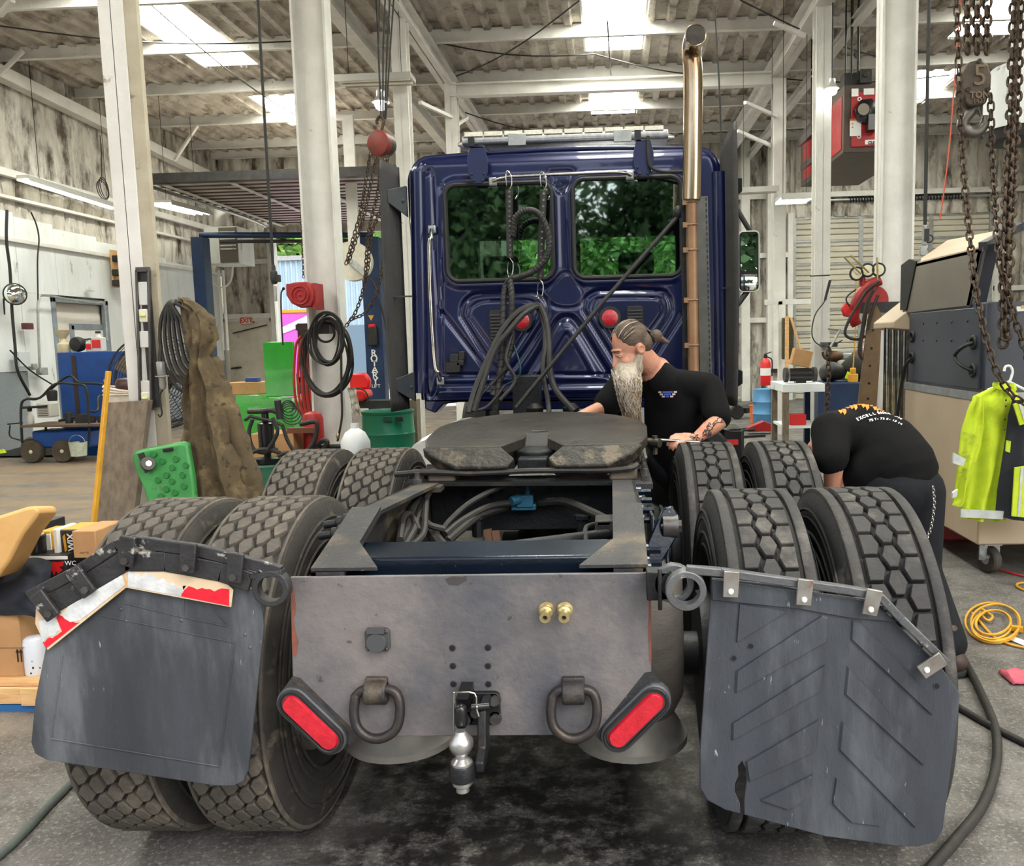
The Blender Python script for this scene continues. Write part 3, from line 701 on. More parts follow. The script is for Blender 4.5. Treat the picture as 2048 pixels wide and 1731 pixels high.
# lamps
for cx, cy, ang in ((622, 1443, -46), (1272, 1438, 45)):
    c = W(cx, cy, YP-.02); a = R(ang); ux = Vector((math.cos(a), 0, math.sin(a))); uz = Vector((-math.sin(a), 0, math.cos(a)))
    def stadium(l, w, n=9): 
        out = []
        for k in range(n+1): q = R(-90+180*k/n); out.append((l/2-w/2+w/2*math.cos(q), w/2*math.sin(q)))
        for k in range(n+1): q = R(90+180*k/n); out.append((-l/2+w/2+w/2*math.cos(q), w/2*math.sin(q)))
        return out
    def pos(pts, y, cc=c): return [cc+ux*p[0]+uz*p[1]+Vector((0, y, 0)) for p in pts]
    mb = MB(); out = stadium(.215, .085); mb.prism(pos(out, 0), (0, .035, 0))
    sgn = 1
    hexp = [c+ux*(.0)+uz*(sgn*.0)]
    hb = part(mb, 'lamp_housing', mat('lamp_housing_grey', sr(78,80,84), sr(62,64,68), 8, .5, .2), bevel=.004)
    mb = MB(); inn = stadium(.195, .066); mb.tube([q for q in pos(inn, -.002)], .0045, 6, closed=True); mb.build('rubber_ring', M_black, hb)
    mb = MB(); L0, L1 = pos(stadium(.178, .05), -.004), pos(stadium(.17, .042), -.012); n = len(L0)
    mb.add(L0+L1, [(i, (i+1) % n, n+(i+1) % n, n+i) for i in range(n)]+[tuple(range(n, 2*n))]); mb.build('lens', M_lens, hb)
    mb = MB(); tri = [c-ux*.085+uz*.03*0, ]
    # web that ties the housing to the plate
    if cx < 900: mb.prism(poly([(585, 1352), (600, 1356), (720, 1472), (700, 1490), (565, 1380)], YP-.002), (0, .01, 0))
    else: mb.prism(poly([(1303, 1343), (1325, 1372), (1215, 1495), (1190, 1470), (1290, 1345)], YP-.002), (0, .01, 0))
    mb.build('lamp_bracket', M_frame, hb)
# D rings
for cx in (753, 1147):
    brm = MB(); p = W(cx, 1384, YP-.012); brm.lathe([(.03, -.028), (.03, .028)], 16, p, (1, 0, 0)); brm.box(p+Vector((0, .008, .018)), (.056, .02, .04)); br = part(brm, 'tie_down_bracket', M_frame, bevel=.004)
    pts = [(cx-42, 1392), (cx-45, 1425), (cx-38, 1455), (cx-15, 1474), (cx+12, 1475), (cx+38, 1458), (cx+47, 1428), (cx+44, 1395), (cx+30, 1380), (cx, 1378), (cx-28, 1380)]
    ring = smoothpath([W(x, y, YP-.02-.02*(y-1380)/95) for x, y in pts]+[W(pts[0][0], pts[0][1], YP-.02)], 4)
    mb = MB(); mb.tube(ring[:-1], .0125, 10, closed=True); mb.build('tie_down_ring', mat('forged_ring', sr(46,47,50), sr(66,58,52), 14, .42, .5, .2, 70), br)
# trailer socket
mb = MB(); p = W(757, 1276, YP); mb.prism([p+Vector((a, -.014, c)) for a, c in rrect(.062, .058, .01)], (0, .014, 0)); so = part(mb, 'trailer_socket', mat('socket_grey', sr(66,68,70), rough=.5), bevel=.002)
mb = MB(); mb.lathe([(.024, -.026), (.026, -.022), (.026, -.012)], 22, p+Vector((0, 0, -.004)), (0, 1, 0)); mb.box(p+Vector((0, -.02, .027)), (.044, .016, .012)); mb.build('socket_cap', MATS['socket_grey'], so)
for a in (-1, 1):
    for c in (-1, 1): mb = MB(); mb.ell(p+Vector((a*.024, -.016, c*.022)), (.004, .004, .004), 8); mb.build('screw', M_hexbolt, so)
# air line couplings
for cx in (1093, 1130):
    p = W(cx, 1217, YP); d = Vector((0, -1, -.12)); mb = MB()
    mb.lathe([(.020, 0), (.020, .004), (.014, .006), (.014, .014), (.0165, .016), (.0165, .022), (.011, .025), (.011, .036), (.0135, .04), (.0135, .052), (.006, .052), (.006, .046)], 18, p, d); co_ = part(mb, 'air_coupling', M_brass)
    mb = MB(); mb.lathe([(.0055, .044), (.0055, .047)], 12, p, d); mb.build('bore', MATS['black_hole'], co_)
# pintle hitch with ball
p = W(963, 1412, YP); mb = MB(); mb.prism([p+Vector((a, -.016, c)) for a, c in rrect(.098, .085, .014)], (0, .016, 0)); hp = part(mb, 'hitch_plate', M_framedk, bevel=.003)
for dx in (-.036, .036):
    for dz in (-.024, .024):
        q = p+Vector((dx, -.016, dz)); mb = MB(); mb.lathe([(.0125, -.012), (.0125, 0), (.017, 0), (.017, .003)][::1], 16, q, (0, 1, 0)); mb.build('bolt', M_hexbolt, hp)
mb = MB(); b0 = W(922, 1485, YP-.13); up = Vector((0, 0, 1))
mb.prism([Vector((W(968, 1440, YP-.02).x, YP-.02, W(968, 1380, YP).z)), Vector((p.x, YP-.02, p.z-.05)), Vector((p.x, YP-.02, b0.z-.055)), Vector((p.x, YP-.09, b0.z-.075)), Vector((p.x, YP-.13, b0.z-.075)), Vector((p.x, YP-.13, b0.z-.05)), Vector((p.x, YP-.085, b0.z-.035)), Vector((p.x, YP-.07, p.z+.01)), Vector((p.x, YP-.06, p.z+.025))], (.022, 0, 0)); part(mb, 'hitch_shank', M_framedk, bevel=.004)
mb = MB(); mb.lathe([(.012, .03), (.0285, .008), (.0297, 0), (.0285, -.01), (.022, -.022), (.015, -.029), (.015, -.036), (.022, -.042), (.026, -.046), (.026, -.052)], 26, b0, up); mb.lathe([(.024, -.09), (.024, -.102), (.016, -.108), (.016, -.12)], 20, b0, up); hb = part(mb, 'hitch_ball', mat('scuffed_ball', sr(206,206,204), sr(160,160,158), 30, .3, .9))
mb = MB(); mb.lathe([(.029, -.052), (.031, -.055), (.031, -.088), (.027, -.092)], 24, b0, up); mb.build('ball_socket', M_framedk, hb)
mb = MB(); c0 = W(922, 1425, YP-.1); mb.caps(c0+Vector((0, 0, .008)), c0-Vector((0, 0, .024)), .015, .0155, 16); mb.beam(c0+Vector((0, .02, .012)), c0+Vector((.004, .085, .03)), .03, .03); mb.cyl(c0+Vector((.02, .03, 0)), c0+Vector((.062, .04, 0)), .01, 10); mb.cyl(c0+Vector((.03, .02, -.012)), c0+Vector((.03, .09, -.012)), .012, 8); part(mb, 'hitch_latch', M_blackgloss)
pin = smoothpath([W(909, 1470, YP-.1), W(908, 1440, YP-.1), W(908, 1385, YP-.1)], 3)+smoothpath([W(910, 1384, YP-.1), W(949, 1386, YP-.1), W(953, 1415, YP-.1), W(958, 1432, YP-.1)], 3)
mb = MB(); mb.tube(pin, .002, 6); mb.ell(W(954, 1413, YP-.1), (.004, .004, .004), 8); part(mb, 'safety_pin', M_chrome)

# ---------------- air springs and hangers
for s, cx in ((-1, -.33), (1, .36)):
    mb = MB(); mb.lathe([(.06, .88), (.14, .87), (.155, .84), (.158, .6), (.155, .5), (.13, .45)], 30, (cx, 2.42, 0), (0, 0, 1)); sp = part(mb, 'air_spring', mat('air_bag', sr(98,94,88), sr(78,74,70), 5, .7, 0, .3, 40, stretch=(1,1,4)))
    mb = MB(); mb.lathe([(.13, .46), (.128, .43), (.155, .385), (.165, .375), (.165, .355), (.1, .35)], 30, (cx, 2.42, 0), (0, 0, 1)); mb.build('piston', mat('bag_piston', sr(146,144,138), sr(118,114,108), 6, .5, .3), sp)
for xx in (.43, .47):
    mb = MB(); y0 = 2.5
    mb.prism([(xx, y0+.3, .98), (xx, y0+.05, 1.0), (xx, y0-.12, .8), (xx, y0-.15, .7), (xx, y0+.02, .66), (xx, y0+.3, .78)], (.012, 0, 0)); part(mb, 'spring_hanger', M_framebl, bevel=.004)
    mb = MB(); q = W(1342, 1052, 2.45); mb.cyl((q.x-.03, q.y, q.z), (q.x+.03, q.y, q.z), .02, 6); mb.cyl((q.x-.024, q.y, q.z), (q.x+.02, q.y, q.z), .034, 20); part(mb, 'shackle_bolt', M_hexbolt) if xx > .45 else None
mb = MB(); mb.prism([W(1296, 1085, 2.4), W(1325, 1018, 2.45), W(1345, 1012, 2.45), (W(1360, 1035, 2.45)), W(1360, 1062, 2.45), W(1318, 1135, 2.4), W(1298, 1140, 2.4)], (0, .02, 0)); part(mb, 'spring_hanger', M_framebl, bevel=.005)
for px, py, Y in ((1312, 983, 2.85), (1312, 1000, 2.8), (1303, 1020, 2.65), (1300, 1040, 2.6), (1308, 1100, 2.3), (1308, 1125, 2.25), (1305, 1140, 2.15)):
    p = W(px, py, Y); mb = MB(); mb.cyl((XRO-.005, Y, p.z), (XRO+.012, Y, p.z), .018, 12); mb.cyl((XRO+.012, Y, p.z), (XRO+.045, Y, p.z), .011, 6); part(mb, 'frame_bolt', M_framebl)
for px, py, Y in ((655, 1040, 2.5), (648, 1062, 2.45)):
    p = W(px, py, Y); mb = MB(); mb.lathe([(.02, 0), (.026, .01), (.026, .05), (.02, .055), (.02, .07), (.012, .075), (.012, .11)], 14, (XLO, Y, p.z), (-1, -.15, -.1)); part(mb, 'frame_bolt', M_framedk)

# ---------------- fifth wheel coupling
FY, FR = 3.72, .47
def fz(y): return 1.184+(y-4.17)*.075
def throat(y): return .018+.12*max(0, (3.62-y))/.32
fw = MB(); outl = []
for k in range(33): a = R(180*k/32 + 0); outl.append((FR*math.cos(a), FY+.455*math.sin(a)))
outl = [(FR*.985, 3.5), (FR*.9, 3.33)][::-1] + outl + [(-FR*.985, 3.5), (-FR*.9, 3.33)]
hole = [(-throat(3.33), 3.33), (-.05, 3.5), (-.045, 3.62), (-.03, 3.66), (.03, 3.66), (.045, 3.62), (.05, 3.5), (throat(3.33), 3.33)]
full = outl + hole
fw.prism([(x+.002, y, fz(y)) for x, y in full], (0, 0, -.045)); fwo = part(fw, 'coupling_plate', M_fwtop, bevel=.006)
for s in (-1, 1):       # sloping approach ramps
    rp = MB(); a0 = [(s*FR*.9, 3.33), (s*.125, 3.33)]; zt = fz(3.33)
    top_ = [Vector((s*.44, 3.335, zt)), Vector((s*.125, 3.335, zt)), Vector((s*.065, 3.30, zt-.045)), Vector((s*.095, 3.265, zt-.075)), Vector((s*.295, 3.265, zt-.075)), Vector((s*.40, 3.30, zt-.03))]
    bot_ = [q+Vector((0, .03, -.045)) for q in top_]; n = 6
    rp.add(top_+bot_, [tuple(range(n)), tuple(range(2*n-1, n-1, -1))]+[(i, n+i, n+(i+1) % n, (i+1) % n) for i in range(n)]); rp.build('ramp', M_grease, fwo, bevel=.008)
mb = MB(); mb.lathe([(.05, -.04), (.09, -.05), (.09, -.1), (.02, -.11)], 20, (0, 3.5, fz(3.5)), (0, 0, 1)); mb.box((0, 3.42, fz(3.4)-.09), (.12, .16, .06)); mb.build('locking_jaw', M_framedk, fwo, bevel=.006)
mb = MB(); mb.prism([(-.05, 3.52, fz(3.6)-.06), (-.055, 3.6, fz(3.6)+.004), (.055, 3.6, fz(3.6)+.004), (.05, 3.52, fz(3.6)-.06)], (0, .03, -.04)); mb.build('jaw_lip', M_black, fwo, bevel=.004)
for s in (-1, 1):
    mb = MB(); mb.prism([(s*.38, 3.45, 1.0), (s*.38, 3.6, 1.1), (s*.38, 3.85, 1.1), (s*.38, 4.0, 1.0)], (s*.06, 0, 0)); mb.cyl((s*.36, 3.72, 1.1), (s*.47, 3.72, 1.1), .035, 14); part(mb, 'coupling_bracket', M_grease, bevel=.008)
    mb = MB(); mb.box((s*.36, 3.36, 1.005), (.11, .12, .055)); part(mb, 'coupling_pad', mat('tan_pad', sr(112,98,80), sr(84,76,66), 10, .7, 0, .3, 50), bevel=.01)
    mb = MB(); x0, x1 = sorted((s*.34, s*.47)); mb.bb((x0, 3.18, .965), (x1, 4.3, .985)); bp_ = part(mb, 'mounting_plate', M_frame)
    for k in range(5):
        q = MB(); y = 3.26+k*.11; q.cyl((s*.445, y, .985), (s*.445, y, 1.005), .018, 6); q.cyl((s*.445, y, 1.005), (s*.445, y, 1.03), .011, 8); q.build('bolt', M_hexbolt, bp_)
mb = MB(); mb.tube(smoothpath([W(790, 948, 3.3), W(850, 944, 3.28), W(950, 946, 3.28), W(1060, 941, 3.28), W(1200, 940, 3.28), W(1260, 936, 3.28), W(1275, 928, 3.3)], 5), .011, 8); part(mb, 'release_rod', M_dark)
mb = MB(); mb.beam((-.5, 3.3, .985), (.47, 3.3, .975), .1, .014); part(mb, 'tie_plate', M_framedk)
mb = MB(); mb.cyl((.46, 3.62, 1.09), (.52, 3.58, 1.09), .02, 10); mb.cyl((.5, 3.6, 1.12), (.5, 3.6, 1.04), .012, 8); part(mb, 'release_handle', M_grease)
mb = MB(); mb.beam(W(845, 948, 3.3), W(885, 925, 3.45), .05, .012); mb.beam(W(800, 950, 3.3), W(840, 940, 3.5), .04, .012); part(mb, 'hose_bracket', M_dark)

# ---------------- mud flaps and their hangers
YL = 2.02
def flap(name, outline, Y, m, th=.009): mb = MB(); mb.prism(poly(outline, Y), (0, th, 0)); return part(mb, name, m, bevel=.002)
FL = [(235, 1140), (260, 1132), (520, 1180), (527, 1250), (497, 1538), (488, 1560), (468, 1571), (430, 1571), (95, 1520), (70, 1507), (62, 1485), (70, 1400), (90, 1300), (100, 1250)]
fl = flap('mud_flap', FL, YL, M_flap); fl['label'] = 'grey mud flap with a raised border and reflective strip above'
mb = MB(); mb.tube(poly([(102, 1476), (438, 1532)], YL-.001), .0025, 6); mb.tube(poly([(438, 1532), (470, 1285)], YL-.001), .0018, 6); mb.tube(poly([(102, 1476), (125, 1310)], YL-.001), .0018, 6); mb.tube(poly([(200, 1230), (470, 1285)], YL-.001), .0015, 6)
mb.tube(poly([(247, 1175), (247, 1205), (360, 1232), (455, 1252), (430, 1218)], YL-.001), .002, 6); mb.tube(poly([(368, 1196), (366, 1236)], YL-.001), .002, 6); mb.build('raised_border', M_flap, fl)
for px, py in ((242, 1218), (363, 1240), (490, 1268), (500, 1294)): 
    mb = MB(); q = W(px, py, YL); mb.ell(q, (.005, .003, .005), 10); mb.build('rivet', M_flap, fl)
bar = MB(); bp3 = poly([(60, 1192), (160, 1140), (232, 1092), (270, 1082), (400, 1100), (520, 1130), (560, 1142)], YL-.012)
for a, c in zip(bp3, bp3[1:]): bar.beam(a, c+(c-a)*.06, .02, .03)
bo = part(bar, 'flap_hanger', mat('hanger_black', sr(52,52,54), sr(36,36,38), 8, .45, .2, .4, 50, c3=sr(170,168,160), s3=14, t3=.64, w3=.03), bevel=.003)
bar = MB(); bp3 = poly([(92, 1215), (165, 1172), (250, 1122), (330, 1122), (440, 1142), (500, 1162)], YL-.014)
for a, c in zip(bp3, bp3[1:]): bar.beam(a, c+(c-a)*.05, .012, .05)
bar.build('backing_bar', MATS['hanger_black'], bo, bevel=.003)
for px, py, rot in ((90, 1210, 33), (163, 1163, 33), (254, 1102, -10), (376, 1115, -8), (470, 1135, -8)):
    q = W(px, py, YL-.034); mb = MB(); mb.box(q, (.04, .012, .075), Matrix.Rotation(R(-rot), 3, 'Y')); cl = mb.build('clamp', MATS['hanger_black'], bo, bevel=.003)
    mb = MB(); d = Matrix.Rotation(R(-rot), 3, 'Y') @ Vector((0, 0, -.022)); mb.cyl(q+d+Vector((0, -.012, 0)), q+d, .01, 6); mb.build('nut', M_hexbolt, cl)
mb = MB(); c = W(545, 1174, YL-.01); mb.lathe([(.032, -.016), (.032, .016), (.046, .016), (.046, -.016), (.032, -.016)], 30, c, (0, 1, 0), cap=False); mb.beam(c+Vector((-.05, 0, .03)), c+Vector((.03, .0, .04)), .03, .014); mb.build('coil', M_frame, bo, bevel=.003)
mb = MB(); mb.prism(poly([(95, 1300), (70, 1247), (72, 1205), (98, 1218), (165, 1172), (200, 1150), (240, 1126), (262, 1122), (330, 1132), (440, 1152), (466, 1180), (462, 1214), (252, 1175)], YL-.016), (0, .004, 0)); rf = part(mb, 'reflector_plate', M_cream, bevel=.001)
mb = MB(); mb.prism(poly([(255, 1172)] + jag([(256, 1140), (300, 1150), (365, 1172), (375, 1180), (362, 1190)]) + [(362, 1192)], YL-.0175), (0, .0015, 0)); mb.build('white_sheet', M_refw, rf)
mb = MB(); mb.prism(poly([(362, 1192)]+jag([(364, 1186), (378, 1174), (420, 1180), (458, 1178)], 5, 3)+[(458, 1211)], YL-.0178), (0, .0015, 0)); mb.build('red_sheet', M_refr, rf)
mb = MB(); mb.prism(poly([(250, 1170)]+jag([(240, 1150), (225, 1152), (160, 1195), (120, 1228)], 6)+[(126, 1246), (160, 1240)], YL-.0175), (0, .0015, 0)); mb.build('white_sheet', M_refw, rf)
mb = MB(); mb.prism(poly(jag([(112, 1232), (118, 1228), (140, 1242), (158, 1244)], 4, 3)+[(92, 1296)]+jag([(84, 1284), (104, 1274), (124, 1262)], 4, 3), YL-.0178), (0, .0015, 0)); mb.build('red_sheet', M_refr, rf)
mb = MB(); mb.prism(poly([(78, 1244)]+jag([(80, 1242), (100, 1232), (112, 1236)], 4, 3)+[(120, 1258)]+jag([(120, 1258), (104, 1272), (84, 1282)], 4, 3), YL-.0175), (0, .0015, 0)); mb.build('white_sheet', M_refw, rf)

YR = 1.97
FRo = [(1424, 1156), (1560, 1170), (1640, 1186), (1745, 1200), (1790, 1245), (1880, 1330), (1921, 1388), (1886, 1660), (1872, 1682), (1835, 1693), (1790, 1691), (1650, 1672), (1486, 1629), (1484, 1618), (1478, 1600), (1470, 1578), (1472, 1560), (1478, 1545), (1476, 1530), (1486, 1524), (1494, 1540), (1490, 1570), (1487, 1596), (1486, 1610), (1480, 1612), (1479, 1626), (1450, 1619), (1415, 1600), (1400, 1575), (1400, 1500)]
FRo = [(1424, 1156), (1560, 1170), (1640, 1186), (1745, 1200), (1790, 1245), (1880, 1330), (1921, 1388), (1886, 1660), (1872, 1682), (1835, 1693), (1790, 1691), (1650, 1672), (1488, 1629), (1488, 1598), (1493, 1560), (1492, 1538), (1484, 1522), (1476, 1532), (1477, 1552), (1470, 1568), (1470, 1584), (1480, 1606), (1481, 1627), (1450, 1619), (1415, 1600), (1400, 1575), (1400, 1500)]
fr = flap('mud_flap', FRo, YR, M_flap2); fr['label'] = 'torn blue-grey mud flap with raised chevrons'
CH = [[(1478, 1206), (1576, 1220), (1472, 1284)], [(1645, 1228), (1657, 1234), (1655, 1280), (1468, 1386), (1470, 1342)], [(1714, 1238), (1866, 1396), (1865, 1430), (1700, 1275), (1702, 1238)],
      [(1650, 1327), (1644, 1378), (1462, 1480), (1462, 1446)], [(1693, 1330), (1846, 1496), (1848, 1530), (1688, 1384)], [(1638, 1436), (1633, 1500), (1496, 1562), (1490, 1522)], [(1682, 1440), (1838, 1610), (1832, 1655), (1676, 1494)],
      [(1626, 1545), (1622, 1592), (1575, 1617), (1520, 1598)], [(1671, 1553), (1762, 1650), (1703, 1643), (1664, 1604)]]
for c in CH:
    mb = MB(); n = len(c); L0 = poly(c, YR); cc = sum(L0, Vector())/n; L1 = [cc+(q-cc)*.95+Vector((0, -.006, 0)) for q in L0]
    mb.add(L0+L1, [(i, (i+1) % n, n+(i+1) % n, n+i) for i in range(n)]+[tuple(range(n, 2*n))]); mb.build('chevron', M_flap2, fr, smooth=0)
mb = MB(); mb.prism(poly([(1424, 1158), (1745, 1203), (1790, 1240), (1796, 1244), (1700, 1236), (1600, 1218), (1424, 1200)], YR-.006), (0, .006, 0)); mb.build('top_strip', M_flap2, fr, bevel=.002)
for px, py in ((1502, 1292), (1468, 1316), (1874, 1372), (1762, 1217)):
    mb = MB(); q = W(px, py, YR-.002); mb.lathe([(.006, 0), (.008, .0), (.008, .004)], 14, q, (0, 1, 0), cap=False); mb.build('eyelet', M_flap2, fr)
    mb = MB(); mb.lathe([(.0055, -.0008), (.0055, .002)], 12, q, (0, 1, 0)); mb.build('hole', MATS['black_hole'], fr)
bar = MB(); bp3 = poly([(1372, 1138), (1440, 1143), (1560, 1160), (1690, 1178), (1758, 1190), (1800, 1235), (1890, 1322)], YR-.012)
for a, c in zip(bp3, bp3[1:]): bar.beam(a, c+(c-a)*.03, .022, .02)
bo = part(bar, 'flap_hanger', mat('hanger_grey', sr(108,110,112), sr(88,90,92), 8, .4, .5, .3, 50, c3=sr(206,204,198), s3=14, t3=.64, w3=.04), bevel=.003)
c = W(1371, 1178, YR-.01); mb = MB(); mb.lathe([(.033, -.018), (.033, .018), (.048, .018), (.048, -.018), (.033, -.018)], 32, c, (0, 1, 0), cap=False); mb.lathe([(.033, .025), (.033, .05), (.048, .05), (.048, .025), (.033, .025)], 32, c+Vector((-.025, 0, .005)), (0, 1, 0), cap=False); mb.build('coil', MATS['hanger_grey'], bo, bevel=.003)
mb = MB(); mb.beam(c+Vector((-.09, .05, -.0)), c+Vector((-.03, .05, 0)), .05, .07); mb.cyl(c+Vector((-.06, .0, .05)), c+Vector((-.06, .0, -.05)), .006, 6); mb.build('socket', M_framedk, bo, bevel=.004)
for px, py, rot in ((1462, 1168, 3), (1609, 1184, 5), (1744, 1204, 12), (1864, 1330, 55)):
    q = W(px, py, YR-.03); rm_ = Matrix.Rotation(R(rot), 3, 'Y'); mb = MB(); mb.box(q, (.036, .008, .062), rm_); cl = mb.build('clip', mat('clip_steel', sr(158,156,150), sr(120,114,106), 16, .4, .7, 0, c3=sr(126,84,66), s3=12, t3=.6), bo, bevel=.002)
    mb = MB(); mb.lathe([(.0002, -.006), (.0055, -.005), (.007, 0)], 14, q+rm_ @ Vector((0, -.004, -.016)), (0, 1, 0)); mb.build('rivet', mat('white_rivet', sr(232,232,230), rough=.35), cl)
# ================================================================== cab
YC = 5.6
def cx_(px, py): q = W(px, py, YC); return (q.x, q.z)
ZB = W(1100, 795, YC).z; ZTOP = W(1100, 300, YC).z
zc0 = ZTOP-.17
def xl(z):
    b_ = -.955 - .03*min(1, (z-ZB)/1.2)
    if z > zc0: q = min(1, (z-zc0)/.17); b_ += .15*(1-math.sqrt(max(0, 1-q*q)))
    return b_
def xr(z):
    b_ = 1.05
    if z > zc0: q = min(1, (z-zc0)/.17); b_ -= .15*(1-math.sqrt(max(0, 1-q*q)))
    return b_
NU, NV = 190, 150
win = []
for x0, y0, x1, y1 in ((887, 369, 1110, 559), (1143, 357, 1366, 552)):
    a = cx_(x0, y0); c = cx_(x1, y1); win.append(((a[0]+c[0])/2, (a[1]+c[1])/2, c[0]-a[0], a[1]-c[1]))
def zf(pts): return [cx_(760+x/2.56, 230+y/2.56) for x, y in pts]
lines = [   # pressed beads of the back panel: (points, closed, depth, width)
 (zf([(415,1030),(425,975),(460,935),(520,918),(780,912),(840,940),(858,1000),(840,1060),(700,1270),(650,1310),(590,1290),(540,1230)]), True, -.016, .014),
 (zf([(455,1030),(465,990),(500,962),(560,950),(745,948),(790,965),(800,1010),(780,1060),(690,1200),(640,1250),(600,1230)]), True, -.009, .009),
 (zf([(1040,1000),(1055,940),(1100,908),(1160,900),(1420,900),(1470,925),(1490,975),(1475,1040),(1330,1250),(1270,1300),(1210,1270),(1170,1210)]), True, -.016, .014),
 (zf([(1085,1000),(1100,960),(1140,938),(1400,935),(1440,955),(1448,990),(1430,1040),(1300,1210),(1250,1240)]), True, -.009, .009),
 (zf([(735,1345),(800,1250),(880,1110),(920,1050),(955,1035),(990,1050),(1035,1110),(1120,1250),(1180,1345)]), False, -.02, .02),
 (zf([(800,1340),(930,1120),(955,1100),(980,1120),(1090,1310),(1080,1340)]), True, .01, .014),
 (zf([(850,900),(930,815),(955,808),(980,820),(1040,905),(1020,975),(940,990),(870,965)]), True, -.008, .01),
 (zf([(315,1010),(540,1300),(560,1330)]), False, -.014, .014), (zf([(325,1330),(1560,1325)]), False, -.01, .008), (zf([(315,360),(315,1330)]), False, -.012, .01),
 (zf([(310,1360),(1560,1345)]), False, .008, .01), (zf([(310,1420),(1560,1395)]), False, .02, .02), (zf([(1550,1020),(1350,1330)]), False, -.014, .014),
 (zf([(230,300),(265,305),(275,600),(300,1340),(225,1340),(215,320)]), True, -.012, .01), (zf([(870,290),(980,290),(975,340),(925,395),(880,345)]), True, -.01, .012)]
us = np.linspace(0, 1, NU+1); vs_ = np.linspace(0, 1, NV+1)
ZZ = ZB+(ZTOP-ZB)*vs_; XLz = np.array([xl(z) for z in ZZ]); XRz = np.array([xr(z) for z in ZZ])
GX = XLz[:, None]+(XRz-XLz)[:, None]*us[None, :]; GZ = np.repeat(ZZ[:, None], NU+1, 1); H = np.zeros_like(GX)
for pts, closed, dep, wd in lines:
    P2 = smoothpath([(x, z, 0) for x, z in (pts+[pts[0]] if closed else pts)], 4) if len(pts) > 3 else [Vector((x, z, 0)) for x, z in pts]
    D = np.full_like(GX, 9.)
    for a, c in zip(P2, P2[1:]):
        dx, dz = c.x-a.x, c.y-a.y; l2 = dx*dx+dz*dz+1e-12
        tt = np.clip(((GX-a.x)*dx+(GZ-a.y)*dz)/l2, 0, 1); D = np.minimum(D, np.hypot(GX-a.x-tt*dx, GZ-a.y-tt*dz))
    H += dep*np.exp(-(D/wd)**2)
for wx, wz, ww, wh in win:       # flange round the glass
    q = np.maximum(np.abs(GX-wx)-ww/2+.09, 0); q2 = np.maximum(np.abs(GZ-wz)-wh/2+.09, 0); D = np.hypot(q, q2)-.09
    H += .012*np.exp(-((D-.02)/.02)**2)
edge = np.minimum(GX-XLz[:, None], XRz[:, None]-GX); H -= .05*np.exp(-(edge/.03)**2)      # rounded corners
H += -.06*np.exp(-((ZTOP-GZ)/.035)**2)
mb = MB(); mb.v = [(float(GX[j, i]), YC-float(H[j, i]), float(GZ[j, i])) for j in range(NV+1) for i in range(NU+1)]
def inwin(x, z, g=0):
    for wx, wz, ww, wh in win:
        dx = max(abs(x-wx)-ww/2+.075, 0); dz = max(abs(z-wz)-wh/2+.075, 0)
        if math.hypot(dx, dz) < .075-g: return True
    return False
for j in range(NV):
    for i in range(NU):
        if not inwin((GX[j, i]+GX[j, i+1])/2, (GZ[j, i]+GZ[j+1, i])/2, .004): mb.f.append((j*(NU+1)+i, j*(NU+1)+i+1, (j+1)*(NU+1)+i+1, (j+1)*(NU+1)+i)); mb.mi.append(0)
back = part(mb, 'cab_back_panel', M_blue, smooth=60)
# shell: sides and roof lofted forward
prof = [(xl(ZB), ZB)]+[(xl(z), z) for z in np.linspace(ZB+.2, zc0, 5)]+[(xl(zc0+.17*math.sin(R(a))), zc0+.17*math.sin(R(a))) for a in (15, 30, 45, 60, 75, 90)]
prof += [(xl(ZTOP)+(xr(ZTOP)-xl(ZTOP))*k/10, ZTOP+.03*math.sin(math.pi*k/10)) for k in range(1, 10)]
prof += [(xr(zc0+.17*math.sin(R(a))), zc0+.17*math.sin(R(a))) for a in (90, 75, 60, 45, 30, 15)]+[(xr(z), z) for z in np.linspace(zc0, ZB+.2, 5)]+[(xr(ZB), ZB)]
rows = [(YC+.05, 1.0, 0), (YC+.08, 1.006, .008), (YC+.16, 1.012, .02), (YC+.5, 1.015, .04), (YC+1.5, 1.015, .03), (7.45, 1.0, -.02), (7.6, .97, -.12)]
mb = MB(); n = len(prof); vs = []
for y, s, dz in rows:
    for x, z in prof: vs.append(((x-.04)*s+.04, y, z+dz*max(0, (z-2.2)/.5)))
mb.add(vs, [(j*n+i, j*n+i+1, (j+1)*n+i+1, (j+1)*n+i) for j in range(len(rows)-1) for i in range(n-1)])
sh = part(mb, 'cab_shell', M_blue, smooth=50)
sm_ = sh.modifiers.new('thick', 'SOLIDIFY'); sm_.thickness = .03; sm_.offset = -1
# lower sill under the back panel
mb = MB(); mb.prism([(-.93, YC+.02, ZB), (-.93, YC+.02, ZB-.06), (-.86, YC+.02, ZB-.09), (-.8, YC+.02, ZB-.03), (-.62, YC+.02, ZB-.01), (-.55, YC+.02, ZB-.08), (.9, YC+.02, ZB-.08), (1.02, YC+.02, ZB-.05), (1.02, YC+.02, ZB)], (0, .2, 0)); part(mb, 'cab_sill', M_blue, bevel=.01)
mb = MB(); mb.bb((-.9, YC+.05, ZB-.02), (1.0, 7.6, ZB+.03)); fl_ = part(mb, 'cab_floor', M_black)
M_trim = mat('cab_trim', sr(70,72,76), sr(52,54,58), 3, .8)
for sx in (-.48, .52):
    mb = MB(); mb.prism([(sx-.24, 6.25, 1.25), (sx-.24, 6.55, 1.25), (sx-.24, 6.42, 2.0), (sx-.24, 6.32, 2.0)], (.48, 0, 0)); mb.bb((sx-.24, 6.5, 1.25), (sx+.24, 6.95, 1.42)); mb.bb((sx-.13, 6.32, 2.0), (sx+.13, 6.42, 2.16)); st = mb.build('cab_seat', M_trim, fl_, bevel=.03)
